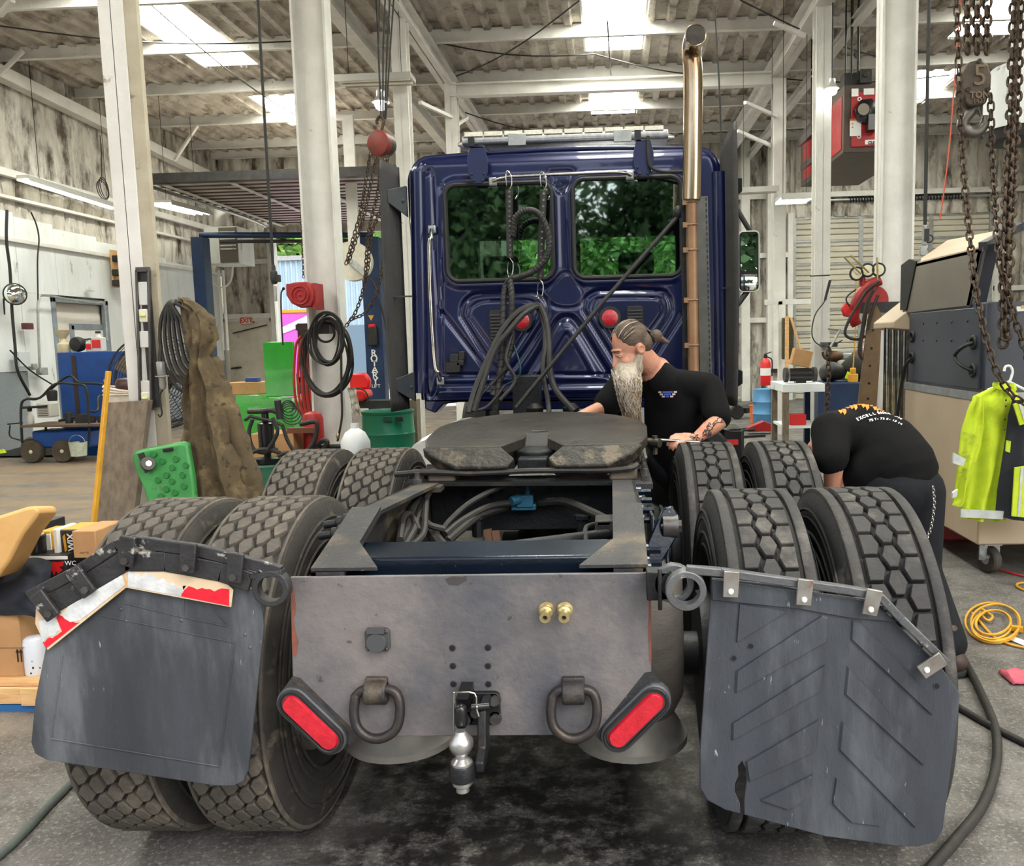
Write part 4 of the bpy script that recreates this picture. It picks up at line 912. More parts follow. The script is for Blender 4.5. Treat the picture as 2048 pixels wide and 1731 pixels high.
mb = MB(); mb.prism([(-.95, 7.25, 1.2), (-.95, 7.25, 1.65), (-.95, 7.45, 1.72), (-.95, 7.6, 1.68), (-.95, 7.6, 1.2)], (1.95, 0, 0)); mb.build('dashboard', M_trim, fl_, bevel=.02)
mb = MB(); mb.torus((-.48, 7.05, 1.68), (0, -.75, .66), .22, .018, 28, 8); mb.cyl((-.48, 7.05, 1.68), (-.48, 7.25, 1.5), .03); mb.build('steering_wheel', M_black, fl_)
mb = MB(); mb.bb((-.93, 7.55, 1.0), (1.0, 7.62, 1.75)); mb.bb((-.93, 7.5, 2.42), (1.0, 7.62, 2.68)); mb.bb((-.95, 7.5, 1.7), (-.82, 7.62, 2.5)); mb.bb((.9, 7.5, 1.7), (1.03, 7.62, 2.5)); mb.bb((.0, 7.55, 1.7), (.07, 7.6, 2.5)); mb.build('windscreen_frame', M_trim, fl_)
mb = MB(); mb.prism([(-.8, 7.62, .95), (-.8, 7.62, 1.7), (-.8, 8.9, 1.5), (-.8, 9.1, 1.2), (-.8, 9.1, .95)], (1.65, 0, 0)); part(mb, 'hood', M_blue, bevel=.06)
for k, sx in enumerate((-.98, 1.0)):
    mb = MB(); mb.lathe([(.3, -.12), (.48, -.13), (.51, -.1), (.515, 0), (.51, .1), (.48, .13), (.3, .12)], 40, (sx, 8.4, .515), (1, 0, 0)); t_ = part(mb, 'steer_tire', M_tireRs)
mb = MB(); mb.cyl((-.95, 8.4, .52), (.95, 8.4, .52), .06); part(mb, 'front_axle', M_framedk)
# glass and gaskets
for wx, wz, ww, wh in win:
    mb = MB(); mb.tube([(wx+a, YC-.014, wz+c) for a, c in rrect(ww-.012, wh-.012, .075, 8)], .014, 8, closed=True); gk = part(mb, 'window_gasket', M_black)
    mb = MB(); mb.prism([(wx+a, YC-.004, wz+c) for a, c in rrect(ww-.02, wh-.02, .07, 8)], (0, .005, 0)); mb.build('window_glass', M_glass, gk, smooth=0)
# roof brackets, light bar
for x0, x1, y0, y1, yy in ((933, 977, 283, 366, 5.5), (1266, 1308, 270, 352, 5.5)):
    mb = MB(); A = W(x0, y0+10, yy); B = W(x1, y1, yy); h = A.z-B.z; xm0, xm1 = A.x, B.x
    mb.prism([(xm0+.02, yy, A.z), (xm0, yy, A.z-.08), (xm0, yy, B.z+.07), (xm0+.035, yy, B.z), (xm1-.035, yy, B.z), (xm1, yy, B.z+.07), (xm1, yy, A.z-.08), (xm1-.02, yy, A.z)], (0, .012, 0)); mb.bb((xm0+.02, yy, A.z-.012), (xm1-.02, yy+.4, A.z)); bk = part(mb, 'roof_bracket', M_bluedk, bevel=.003)
    for fx, fz_ in ((.2, .25), (.8, .25), (.32, .08), (.7, .08)):
        q = MB(); q.ell((xm0+(xm1-xm0)*fx, yy-.003, B.z+h*fz_), (.008, .006, .008), 8); q.build('bolt', M_blackgloss, bk)
    q = MB(); q.beam((xm0+.07, yy+.05, A.z), (xm0+.1, yy+.35, A.z+.0), .05, .05); q.box((xm0+.03, yy+.02, A.z+.03), (.04, .05, .06)); q.build('mount_foot', M_blackgloss, bk)
la, lb = W(930, 290, 6.0), W(1334, 268, 6.0); zl = (la.z+lb.z)/2-.01
mb = MB(); mb.prism([(la.x, 6.0+a, zl+c) for a, c in rrect(.26, .06, .02, 3)], (lb.x-la.x, 0, 0)); mb.tube([(la.x, 6.0, zl), (la.x-.05, 6.0, zl)], [.03, .012], 10); mb.tube([(lb.x, 6.0, zl), (lb.x+.05, 6.0, zl)], [.03, .012], 10)
lbar = part(mb, 'light_bar', mat('bar_aluminium', sr(196,196,192), sr(160,160,158), 30, .3, .8), bevel=.004)
mb = MB()
for k in range(10):
    x0 = la.x+.02+(lb.x-la.x-.04)*k/10; x1 = la.x+.02+(lb.x-la.x-.04)*(k+1)/10-.012; mb.bb((x0, 5.865, zl+.022), (x1, 6.13, zl+.05))
mb.build('lens', mat('clear_lens', sr(222,218,200), sr(196,192,176), 50, .15), lbar)
for f in (.27, .78):
    mb = MB(); x = la.x+(lb.x-la.x)*f; mb.bb((x-.06, 5.855, zl-.05), (x+.06, 5.868, zl+.03)); mb.build('mount_plate', M_galv, lbar, bevel=.004)
mb = MB(); mb.tube(smoothpath([W(1296, 272, 5.48), W(1297, 310, 5.47), W(1303, 335, 5.47), W(1330, 343, 5.47), W(1366, 343, 5.4)], 6), .011, 8); part(mb, 'light_cable', M_black)
# grab rails
def rail(pts, r, nm, feet):
    mb = MB(); mb.tube(smoothpath(pts, 5), r, 10); ro_ = part(mb, nm, M_chrome)
    for f in feet: q = MB(); q.box(f+Vector((0, .02, 0)), (.05, .03, .05)); q.build('rail_foot', M_galv, ro_, bevel=.006)
rail([W(985, 362, 5.54), W(1010, 354, 5.5), W(1040, 352, 5.5), W(1130, 348, 5.5), W(1235, 344, 5.5), W(1262, 350, 5.54)], .011, 'hose_rail', [W(985, 362, 5.55), W(1260, 350, 5.55)])
rail([W(863, 460, 5.54), W(862, 475, 5.46), W(858, 495, 5.45), W(862, 620, 5.45), W(870, 730, 5.45), W(878, 745, 5.46), W(880, 760, 5.54)], .014, 'grab_handle', [W(863, 458, 5.55), W(880, 762, 5.55)])
# lamps and vents on the back panel
for px, py in ((1043, 641), (1220, 635)):
    q = W(px, py, YC-.02); mb = MB(); mb.lathe([(.07, .03), (.075, 0), (.07, -.012), (.055, -.012)], 28, q, (0, 1, 0)); lo_ = part(mb, 'round_lamp', M_black)
    mb = MB(); mb.lathe([(.0005, -.022), (.03, -.02), (.052, -.012)], 26, q, (0, 1, 0)); mb.build('lens', M_lens, lo_)
for x0, x1, y0, y1 in ((977, 1010, 620, 682), (1253, 1288, 612, 670)):
    A = W(x0, y0, YC-.012); B = W(x1, y1, YC-.012); mb = MB(); c = (A+B)/2; w_, h_ = B.x-A.x, A.z-B.z
    mb.prism([(c.x+a, c.y, c.z+d) for a, d in rrect(w_, h_, .02)], (0, .02, 0)); v_ = part(mb, 'vent', M_black, bevel=.003); q = MB()
    for k in range(8): q.box((c.x, c.y-.005, B.z+h_*(k+.9)/9.4), (w_*.78, .014, .008))
    q.build('louvre', mat('vent_louvre', sr(62,64,66), rough=.5), v_)
# side extenders, rubber
for s, X0, X1, Y0, pts in ((-1, -1.1, -1.05, 5.41, (2.68, 1.1)), (1, 1.105, 1.05, 5.41, (2.72, 1.09))):
    mb = MB(); n = 12; zt, zb_ = pts; L_ = []
    for j in range(25):
        z = zb_+(zt-zb_)*j/24
        for i in range(n+1):
            f = i/n; bow = .03*math.sin(math.pi*j/24)
            y = Y0+(5.66-Y0)*f; x = X0+(X1-X0)*f + s*bow*.4*(1-f) + .007*math.cos(i*math.pi)
            zz = z + (.12*(1-f)*(j/24) if s > 0 else 0)
            L_.append((x, y, zz))
    mb.add(L_, [(j*(n+1)+i, j*(n+1)+i+1, (j+1)*(n+1)+i+1, (j+1)*(n+1)+i) for j in range(24) for i in range(n)])
    e_ = part(mb, 'side_extender', M_fair, smooth=20); so_ = e_.modifiers.new('t', 'SOLIDIFY'); so_.thickness = .014; so_.offset = 0
    for z in (1.25, 2.45):
        q = MB(); xb = -.98 if s < 0 else 1.06
        q.prism([(xb, YC-.02, z-.1), (xb, YC-.02, z+.1), (xb+s*.1, YC-.12, z+.06), (xb+s*.1, YC-.12, z-.02)], (0, .03, 0)); q.cyl((xb+s*.02, YC-.03, z), (xb+s*.02, YC-.05, z), .012, 8); q.build('extender_bracket', mat('bracket_dark', sr(40,46,52), sr(52,58,62), 8, .5), e_, bevel=.006)
    q = MB(); xb = -.98 if s < 0 else 1.06; q.beam((xb-.02*s, YC-.06, 1.84), (X0, Y0+.1, 1.84), .01, .01); q.build('stay_rod', M_dark, e_)
# cab corner tube (blue)
for px, m_ in ((836, M_blue), (1438, M_blue)):
    A = W(px, 345, YC+.02); B = W(px+8, 785, YC+.02); mb = MB(); mb.tube([B, A], .055, 14); part(mb, 'corner_post', m_)
# exhaust stack
YE = 5.22
mb = MB(); pth = smoothpath([W(1383, 400, YE), W(1385, 300, YE), W(1386, 150, YE), W(1383, 110, YE-.01), W(1386, 85, YE-.08), W(1391, 70, YE-.2)], 8); r_ = .0575
mb.tube(pth, r_, 24, cap=False); est = part(mb, 'exhaust_stack', M_stack)
tp = pth[-1]; dr_ = (pth[-1]-pth[-2]).normalized()
mb = MB(); mb.tube([tp-dr_*.03, tp+dr_*.002], [r_-.006, r_-.004], 24); mb.build('stack_mouth', mat('soot', sr(70,66,62), sr(50,48,46), 20, .9), est)
mb = MB(); mb.torus(tp, dr_, r_, .004, 28, 6); mb.build('stack_rim', M_stack, est)
mb = MB(); mb.tube([W(1383, 395, YE), W(1388, 780, YE)], .036, 18); lp = mb.build('lower_pipe', mat('rust_brown_pipe', sr(158,124,92), sr(126,96,72), 3, .45, .5), est)
for py in (405, 450, 500, 600, 690): q = MB(); p_ = W(1383+(py-400)*.013, py, YE); q.torus(p_, (0, 0, 1), .037, .006, 20, 6); q.box(p_+Vector((-.04, -.01, 0)), (.03, .03, .03)); q.build('clamp', MATS['rust_brown_pipe'], lp)
mb = MB(); A = W(1402, 394, YE); B = W(1411, 780, YE)
for k in range(9):
    a = R(-150+k*15)
mb.prism([A+Vector((-.032, -.02, 0)), A+Vector((.032, -.035, 0)), B+Vector((.032, -.035, 0)), B+Vector((-.032, -.02, 0))], (0, .012, 0)); mb.prism([A+Vector((.03, -.035, 0)), A+Vector((.036, .06, 0)), B+Vector((.036, .06, 0)), B+Vector((.03, -.035, 0))], (.006, 0, 0)); hs = part(mb, 'heat_shield', mat('dull_shield', sr(104,104,98), sr(84,84,80), 6, .45, .6))
mb = MB()
for k in range(34):
    p_ = A.lerp(B, (k+.5)/34)+Vector((.026, -.037, 0)); mb.box(p_, (.008, .004, .018))
mb.build('slot', MATS['black_hole'], hs)
mb = MB(); mb.prism([W(1362, 398, YE+.05), W(1376, 398, YE+.05), W(1380, 785, YE+.05), W(1366, 785, YE+.05)], (0, .02, 0)); part(mb, 'stack_support', M_framedk)
# diagonal strut
mb = MB(); mb.tube([W(1358, 430, 5.3), W(1200, 610, 5.22), W(1032, 815, 5.1)], .013, 10); mb.ell(W(1356, 424, 5.3), (.03, .03, .04), 10); part(mb, 'stack_brace', M_black)
# mirror
YM = 6.7
A = W(1476, 462, YM); B = W(1519, 583, YM); c = (A+B)/2; w_, h_ = B.x-A.x, A.z-B.z
mb = MB(); mb.prism([(c.x+a, YM, c.z+d) for a, d in rrect(w_, h_, .035)], (0, .07, 0)); mo = part(mb, 'mirror', M_blackgloss, bevel=.012)
mb = MB(); mb.tube([(c.x+a, YM-.004, c.z+d) for a, d in rrect(w_-.008, h_-.008, .032)], .006, 6, closed=True); mb.build('mirror_rim', M_reflector, mo)
M_mirror = mat('mirror_glass', (.82, .9, .88), rough=.01, metal=1)
mb = MB(); mb.prism([(c.x+a, YM-.006-.03*a, c.z+h_*.15+d) for a, d in rrect(w_-.04, h_*.62, .02)], (0, .004, 0)); mb.build('mirror_glass', M_mirror, mo)
mb = MB(); g = []
for j in range(9):
    for i in range(9): a, d = (i/8-.5), (j/8-.5); g.append((c.x+a*(w_-.04), YM-.008-.02*(1-(a*a+d*d)*2), c.z-h_*.34+d*h_*.26))
mb.add(g, [(j*9+i, j*9+i+1, (j+1)*9+i+1, (j+1)*9+i) for j in range(8) for i in range(8)]); mb.build('convex_mirror', M_mirror, mo)
mb = MB(); mb.tube([W(1495, 582, YM+.03), W(1478, 605, YM), W(1462, 622, YM-.02)], .022, 10); mb.build('mirror_arm', M_black, mo); mb = MB(); mb.tube([W(1505, 470, YM+.05), W(1475, 420, YM+.1), W(1455, 400, YM)], .02, 8); mb.build('mirror_arm', M_black, mo)
# antenna
mb = MB(); mb.tube([W(1443, 290, 6.3), W(1438, 160, 6.3), W(1429, 12, 6.3)], [.006, .006, .004], 6); part(mb, 'whip_antenna', M_black)
# hanging springs and hoses
for pts, ln in (([(1018, 380), (1020, 515)], 0), ([(1087, 382), (1080, 558)], 1)):
    a = W(*pts[0], 5.42); c = W(*pts[1], 5.42); mb = MB(); mb.tube([a, c], .022, 12); sp = part(mb, 'hose_spring', M_hose)
    q = MB()
    for k in range(14): p_ = a.lerp(c, (k+.5)/14); q.box(p_+Vector((.004, -.022, 0)), (.012, .006, .012))
    q.build('spring_coil', M_chrome, sp)
    for p_, sg in ((a, 1), (c, -1)):
        q = MB(); top_p = p_+Vector((0, 0, .1*sg)); q.tube(smoothpath([p_, p_+Vector((.02, 0, .04*sg)), top_p+Vector((.012, .0, 0)), top_p+Vector((-.012, .02, .02*sg)), top_p+Vector((-.02, .02, -.02*sg)), p_+Vector((-.014, .01, .03*sg))], 4), .004, 6); q.build('spring_hook', M_chrome, sp)
if True:
    def wrap(px, r, nm='power_cable'):
        pts = smoothpath([W(*q) for q in px], 10); mb = MB(); mb.tube(pts, r, 10); o_ = part(mb, nm, M_hose)
        q = MB(); n = len(pts); T = []
        for i in range(0, n-1, 2):
            d = pts[i+1]-pts[i]
            if d.length > 1e-4: q.torus(pts[i], d+Vector((.3*r, 0, .2*r)), r, r*.22, 10, 4)
        tag(q.build('spiral_wrap', M_black, o_), kind='stuff'); return o_
    wrap([(1025, 470, 5.4), (1032, 435, 5.38), (1055, 420, 5.36), (1080, 430, 5.36), (1097, 470, 5.36), (1095, 510, 5.36), (1070, 540, 5.36), (1040, 553, 5.36), (1018, 562, 5.36), (1008, 590, 5.34), (1006, 650, 5.3), (1002, 720, 5.25), (994, 790, 5.2), (990, 822, 5.2)], .02)
    wrap([(1020, 560, 5.34), (1024, 600, 5.3), (1022, 650, 5.3), (1024, 680, 5.3), (1008, 740, 5.25), (985, 790, 5.2)], .02)
hose([(1077, 610, 5.35), (1060, 612, 5.3), (1035, 625, 5.28), (1005, 660, 5.25), (975, 720, 5.2), (950, 780, 5.15), (937, 825, 5.1)], .02, n=8)
hose([(1078, 612, 5.33), (1066, 616, 5.3), (1045, 630, 5.26), (1015, 665, 5.22), (990, 700, 5.2), (968, 760, 5.15), (948, 822, 5.1)], .018, n=8)
hose([(1079, 608, 5.33), (1092, 640, 5.3), (1098, 690, 5.25), (1100, 740, 5.2), (1112, 780, 5.15), (1148, 822, 5.1)], .02, n=8)
hose([(1076, 612, 5.35), (1088, 650, 5.3), (1090, 690, 5.25), (1086, 740, 5.2), (1096, 800, 5.15), (1098, 825, 5.1)], .016, n=8)
hose([(1022, 672, 5.25), (1012, 720, 5.2), (1030, 760, 5.2), (1000, 800, 5.15)], .012)
hose([(1028, 690, 5.28), (1040, 730, 5.25), (1036, 755, 5.25), (1010, 770, 5.25)], .006, m=mat('green_wire', sr(24,60,50), rough=.5))
hose([(935, 815, 5.1), (960, 790, 5.15), (990, 760, 5.2), (1012, 735, 5.2)], .012)
hose([(940, 822, 5.1), (975, 812, 5.15), (1010, 770, 5.2)], .01)
# connector holder
mb = MB(); c = W(915, 725, YC-.03)
for dx, dz, w_, h_ in ((-.03, -.03, .1, .07), (-.02, .03, .06, .06), (.03, .045, .04, .06), (.02, .0, .05, .04)): mb.box(c+Vector((dx, 0, dz)), (w_, .05, h_))
part(mb, 'plug_holder', M_black, bevel=.006)
# black post and air tanks under the cab
mb = MB(); mb.bb((-.3, 5.3, .95), (-.12, 5.4, 1.32)); part(mb, 'hose_post', M_framedk, bevel=.01)
for x in (-.6, .75):
    mb = MB(); mb.lathe([(.02, 0), (.13, .03), (.15, .08), (.15, .5), (.13, .55), (.02, .58)], 20, (x-.1, 5.2, .62), (0, 1, 0)); part(mb, 'air_tank', M_framedk)
mb = MB(); mb.lathe([(.02, 0), (.28, .02), (.3, .05), (.3, 1.2), (.02, 1.22)], 24, (.9, 6.1, .62), (0, 1, 0)); part(mb, 'fuel_tank', M_framedk)
mb = MB(); mb.lathe([(.02, 0), (.28, .02), (.3, .05), (.3, 1.2), (.02, 1.22)], 24, (-.85, 5.75, .62), (0, 1, 0)); part(mb, 'fuel_tank', M_reflector)
for px in (1070, 1142):
    mb = MB(); q = W(px, 815, 5.3); mb.lathe([(.03, -.05), (.05, -.03), (.055, 0), (.03, .03)], 16, q, (0, 0, 1)); part(mb, 'cab_mount', M_framedk)
mb = MB(); mb.bb((-.4, 5.35, .9), (.4, 5.5, 1.02)); part(mb, 'cab_support', M_framedk)
# ================================================================== left side of the workshop
M_blueP = mat('blue_paint', sr(20,74,150), sr(16,60,126), 4, .4, .1, 0, c3=sr(70,60,56), s3=4, t3=.7)
M_lift = mat('lift_blue', sr(24,52,92), sr(18,40,72), 4, .45, .2)
M_green = mat('bright_green', sr(50,172,48), sr(40,150,42), 3, .12, 0, 0, coat=.5)
M_greenD = mat('dark_green', sr(30,92,66), sr(24,72,54), 6, .5, 0, .2, 50)
M_greenB = mat('barrel_green', sr(16,116,86), sr(12,98,72), 3, .4, 0, 0, c3=sr(40,90,74), s3=3, t3=.62)
M_creeper = mat('creeper_green', sr(58,146,70), sr(44,120,56), 5, .5, 0, .1, 40, c3=sr(70,76,60), s3=7, t3=.62)
M_card = mat('cardboard', sr(186,144,98), sr(168,126,84), 6, .85)
M_wood = mat('raw_pine', sr(224,184,130), sr(196,150,98), 5, .75, 0, .2, 30, stretch=(1.2,9,9), c3=sr(140,96,58), s3=4, t3=.7)
M_board = mat('weathered_board', sr(132,118,100), sr(98,88,76), 10, .85, 0, .4, 60, stretch=(3,3,1))
M_yellow = mat('yellow_paint', sr(214,160,40), sr(188,138,34), 10, .5)
M_paper = mat('white_paper', sr(232,232,228), rough=.7)
M_red2 = mat('bright_red', sr(206,30,34), None, rough=.4)
M_text = mat('white_print', sr(235,235,235), rough=.6)
M_ink = mat('black_print', sr(28,28,28), rough=.6)

def link_mesh(pitch, w, r):
    h = pitch/2+r*.2; pts = []
    for k in range(6): a = R(180*k/5); pts.append(Vector((w/2*math.cos(a), 0, h-w/2+w/2*math.sin(a))))
    for k in range(6): a = R(180+180*k/5); pts.append(Vector((w/2*math.cos(a), 0, -h+w/2+w/2*math.sin(a))))
    mb = MB(); mb.tube(pts, r, 6, closed=True); me = mb.build('link', M_rust, None, base=(0, 0, 0)); m_ = me.data; bpy.data.objects.remove(me); return m_
LINKS = {}
def chain(path, pitch, w, r, parent, m=M_rust, name='chain', joined=False, stuff=False):
    """links laid along a path; one object per link under the chain, or one mesh when they are too small"""
    P = smoothpath(path, 10); L_ = [0]
    for a, c in zip(P, P[1:]): L_.append(L_[-1]+(c-a).length)
    n = int(L_[-1]/pitch); org = Vector(parent['_o'])
    holder = bpy.data.objects.new(name, None); COL.objects.link(holder); holder.parent = parent; holder['_o'] = tuple(org)
    key = (round(pitch, 4), round(w, 4), round(r, 4), m.name)
    if key not in LINKS: LINKS[key] = link_mesh(pitch*1.22, w, r); LINKS[key].materials.clear(); LINKS[key].materials.append(m)
    big = MB() if joined else None; me = LINKS[key]
    for k in range(n):
        s = (k+.5)*pitch; i = 0
        while L_[i+1] < s: i += 1
        p_ = P[i].lerp(P[i+1], (s-L_[i])/max(1e-6, L_[i+1]-L_[i])); d = (P[i+1]-P[i]).normalized()
        x = d.cross(Vector((0, 1, .01))).normalized(); y = d.cross(x); ang = R(45 if k % 2 else -45)
        X = x*math.cos(ang)+y*math.sin(ang); Yv = d.cross(X); rot = Matrix((X, Yv, d)).transposed()
        if joined: big.add([p_+rot @ v.co for v in me.vertices], [tuple(f.vertices) for f in me.polygons])
        else:
            o = bpy.data.objects.new('link', me); COL.objects.link(o); o.parent = holder; o.matrix_local = Matrix.Translation(p_-org) @ rot.to_4x4()
    if joined: bpy.data.objects.remove(holder); o = big.build(name, m, parent); o['kind'] = 'stuff'; return o
    return holder
# --- spirit level on the nearest column
lv = thing('spirit_level', 'long grey spirit level hung upright on the nearest white column', 'level', W(287, 800, 5.07))
A, B = W(286, 539, 5.07), W(293, 815, 5.07)
mb = MB()
for dx in (-.036, .036): mb.beam(A+Vector((dx, 0, 0)), B+Vector((dx, 0, 0)), .014, .03, (0, 1, 0))
for f in (0, 1): q = A.lerp(B, f); mb.box(q, (.08, .03, .03))
part(mb, 'level_frame', mat('level_grey', sr(90,88,84), sr(66,64,62), 12, .45, .4), lv, bevel=.003)
for f, h in ((.17, .14), (.5, .1), (.86, .1)):
    q = A.lerp(B, f); mb = MB(); mb.box(q, (.06, .014, h)); w_ = part(mb, 'level_web', mat('level_silver', sr(206,206,200), rough=.3, metal=.4), lv, bevel=.004)
for f in (.33, .93):
    q = A.lerp(B, f); mb = MB(); mb.box(q, (.058, .024, .08)); v_ = part(mb, 'vial_block', mat('vial_cream', sr(216,210,190), rough=.4), lv, bevel=.008)
    mb = MB(); mb.cyl(q+Vector((-.018, -.014, 0)), q+Vector((.018, -.014, 0)), .009, 10); mb.build('vial', mat('vial_green', sr(190,200,120), rough=.1), v_)
mb = MB(); mb.bb((A.x-.028, 5.075, B.z), (A.x+.034, 5.085, A.z)); part(mb, 'level_back', M_dark, lv)

# --- board, yellow bar, creeper leaning there
mb = MB(); a, c, d, e = W(206, 805, 5.02), W(296, 800, 5.02), G(240, 1190), G(165, 1195)
ze = [a, c, Vector((W(240, 1180, 4.75).x, 4.75, 0)), Vector((W(160, 1185, 4.75).x, 4.75, 0))]
mb.prism(ze, (.012, .035, 0)); tag(mb.build('plank', M_board, bevel=.003), 'weathered grey board leaning beside the nearest column', 'board')
mb = MB(); a = W(217, 742, 4.93); c = Vector((W(166, 1180, 4.72).x, 4.72, .0)); mb.beam(a, c, .034, .022); yb = mb.build('marking_bar', M_yellow, bevel=.003); tag(yb, 'yellow painted bar leaning beside the grey board', 'bar')
cr = thing('mechanic_creeper', 'green plastic mechanic creeper stood on end against the nearest column', 'creeper', W(330, 1150, 4.6))
o_ = W(330, 1150, 4.6)
ol = [(263, 912), (268, 904), (300, 897), (362, 886), (374, 889), (386, 960), (395, 1070), (398, 1235), (322, 1245), (312, 1120), (296, 1010), (286, 975), (272, 945)]
pts = [W(x, y, 4.72-.12*(y-890)/250) for x, y in ol]; pts = [p_ if p_.z > .05 else Vector((p_.x, p_.y, 0)) for p_ in pts]
mb = MB(); mb.prism(pts, (0, .05, .01)); bd = part(mb, 'creeper_body', M_creeper, cr, bevel=.012)
for x, y in ((308, 908), (325, 922), (345, 935), (352, 918), (333, 950), (316, 960), (344, 962), (365, 950), (368, 972), (350, 985), (333, 978), (322, 992), (345, 1005), (368, 1000), (372, 930), (330, 1015), (350, 1030), (372, 1025)):
    q = W(x, y, 4.715-.12*(y-890)/250); mb = MB(); mb.lathe([(.016, -.001), (.012, .0), (.0005, .006)][::-1], 14, q+Vector((0, -.006, 0)), (0, 1, 0)); mb.lathe([(.016, 0), (.018, -.004), (.02, 0)], 16, q, (0, 1, 0), cap=False); mb.build('dimple', mat('creeper_shadow', sr(40,120,54), rough=.5), bd)
q = W(336, 899, 4.70); mb = MB(); mb.box(q, (.06, .012, .022), Matrix.Rotation(R(-8), 3, 'Y')); mb.build('hand_slot', MATS['black_hole'], bd, bevel=.004)
q = W(296, 927, 4.66); mb = MB(); mb.lathe([(.016, -.02), (.036, -.02), (.04, -.014), (.04, .014), (.036, .02), (.016, .02)], 22, q, (.6, -.75, .2)); cw = part(mb, 'caster_wheel', mat('caster_grey', sr(70,68,64), rough=.5), cr)
mb = MB(); mb.lathe([(.002, -.026), (.016, -.024), (.016, .024)], 14, q, (.6, -.75, .2)); mb.beam(q+Vector((-.01, -.02, 0)), q+Vector((-.055, .03, .015)), .03, .012); mb.build('caster_fork', M_chrome, cw)
mb = MB(); mb.prism([W(x, y, 4.66) for x, y in ((275, 908), (284, 905), (300, 940), (290, 946))], (0, .02, 0)); mb.build('caster_plate', M_dark, bd)

# --- hanging coveralls
M_camo = mat('camo_cloth', sr(92,78,54), sr(72,60,42), 7, .9, 0, .5, 40, c3=sr(116,100,70), s3=9, t3=.58, w3=.1, c4=sr(58,48,34), s4=16, t4=.64)
prof = [(598, 366, 374), (606, 368, 394), (625, 372, 416), (645, 375, 430), (670, 380, 435), (690, 386, 434), (706, 392, 428), (716, 394, 426), (730, 388, 434), (760, 380, 446), (800, 378, 460), (850, 377, 476), (900, 377, 494), (950, 379, 514), (1000, 382, 538), (1012, 383, 542)]
cv = thing('coveralls', 'brown camouflage hooded coveralls hanging on the nearest column', 'coveralls', W(440, 1010, 4.95))
def cover_ring(k, n=90):
    y, x0, x1 = prof[k]; a = W(x0, y, 4.95); c = W(x1, y, 4.95); cx = (a.x+c.x)/2; hw = (c.x-a.x)/2; z = (a.z+c.z)/2; f = k/len(prof)
    out = []
    for i in range(n):
        t_ = 2*math.pi*i/n; fold = 1+(.16*f)*math.sin(5*t_+.7+2*f)+.1*f*math.sin(9*t_+3*f)
        x = cx+hw*math.cos(t_); y_ = 4.95-(.05+.07*f)*math.sin(t_)*fold - (.02+.075*f)*(1-abs(math.sin(4.3*math.cos(t_)+.8+.5*f))**.6)*(math.sin(t_) > 0)*min(1, 3*abs(math.sin(t_)))
        out.append(Vector((x, y_, z+.012*math.sin(3*t_+k))))
    return out
mb = MB(); n = 90; vs = []
rows = []
for k in range(len(prof)-1):
    A_, B_ = cover_ring(k), cover_ring(k+1)
    for s in range(5): rows.append([p_.lerp(q_, s/5) for p_, q_ in zip(A_, B_)])
rows.append(cover_ring(len(prof)-1))
for r_ in rows:
    for p_ in r_:
        w = (1-abs(mnoise.noise(Vector((p_.x*16, p_.y*5, p_.z*3.2))))*2)*.022 + (1-abs(mnoise.noise(Vector((p_.x*22, 7, p_.z*9))))*2)*.010; vs.append(p_+Vector((mnoise.noise(p_*9)*.008, -w*1.4, 0)))
mb.add(vs, [(j*n+i, j*n+(i+1) % n, (j+1)*n+(i+1) % n, (j+1)*n+i) for j in range(len(rows)-1) for i in range(n)] + [tuple(range(n))])
part(mb, 'cloth', M_camo, cv, smooth=80)
mb = MB(); mb.prism([W(x, y, 4.84) for x, y in ((446, 930), (470, 960), (488, 1005), (466, 1012), (452, 990))], (0, .01, 0)); 
# sleeve falling in front
def sleeve(pts, ra, rb, nm):
    mb = MB(); P = smoothpath(pts, 6); n_ = len(P); mb.tube(P, [ra+(rb-ra)*i/(n_-1)+.008*math.sin(i*1.7) for i in range(n_)], 14); 
    mb.v = [tuple(Vector(v)+Vector((mnoise.noise(Vector(v)*18)*.012, 0, 0))) for v in mb.v]; return part(mb, nm, M_camo, cv, smooth=80)
sleeve([W(428, 715, 4.96), W(450, 790, 4.95), W(478, 880, 4.93), W(512, 995, 4.92)], .03, .07, 'sleeve')
mb = MB(); mb.ell(W(405, 655, 4.92), (.08, .065, .125), 30, Matrix.Rotation(R(-14), 3, 'Y')); mb.v = [tuple(Vector(v)+Vector((mnoise.noise(Vector(v)*16)*.03, mnoise.noise(Vector(v)*14)*.03, mnoise.noise(Vector(v)*11)*.02))) for v in mb.v]; part(mb, 'hood', M_camo, cv, smooth=80)

# --- hose coil and drop light on the same column
hc = thing('hose_coil', 'black hose coiled over the hook on the nearest column', 'hose', W(355, 800, 5.0))
for k, (sx, sy) in enumerate(((0, 0), (8, 6), (16, 10), (22, 18), (30, 24), (36, 30))):
    e = 4.98-.02*k; P = [W(352, 601+k, e), W(336+2*k, 607+k, e), W(322+8*k, 640, e), W(321+10*k, 690-3*k, e), W(334+9*k, 742-6*k, e), W(360+6*k, 778-11*k, e), W(388+k, 782-13*k, e), W(393, 710-5*k, e), W(376, 625, e)]
    mb = MB(); mb.tube(smoothpath(P+[P[0]], 6), .011, 8); part(mb, 'hose_loop', M_hose, hc)
mb = MB(); mb.tube(smoothpath([W(322, 690, 4.98), W(320, 720, 4.97), W(323, 745, 4.96)], 6), .0125, 8); part(mb, 'hose_end', M_hose, hc)
dl = thing('drop_light', 'grey cylindrical plug and hook dangling by the hose coil', 'lamp', W(325, 835, 4.95))
mb = MB(); mb.lathe([(.012, 0), (.02, .02), (.02, .08), (.024, .085), (.024, .16), (.016, .165)], 14, W(327, 778, 4.95), (-.05, 0, 1)); part(mb, 'plug_body', M_galv, dl)
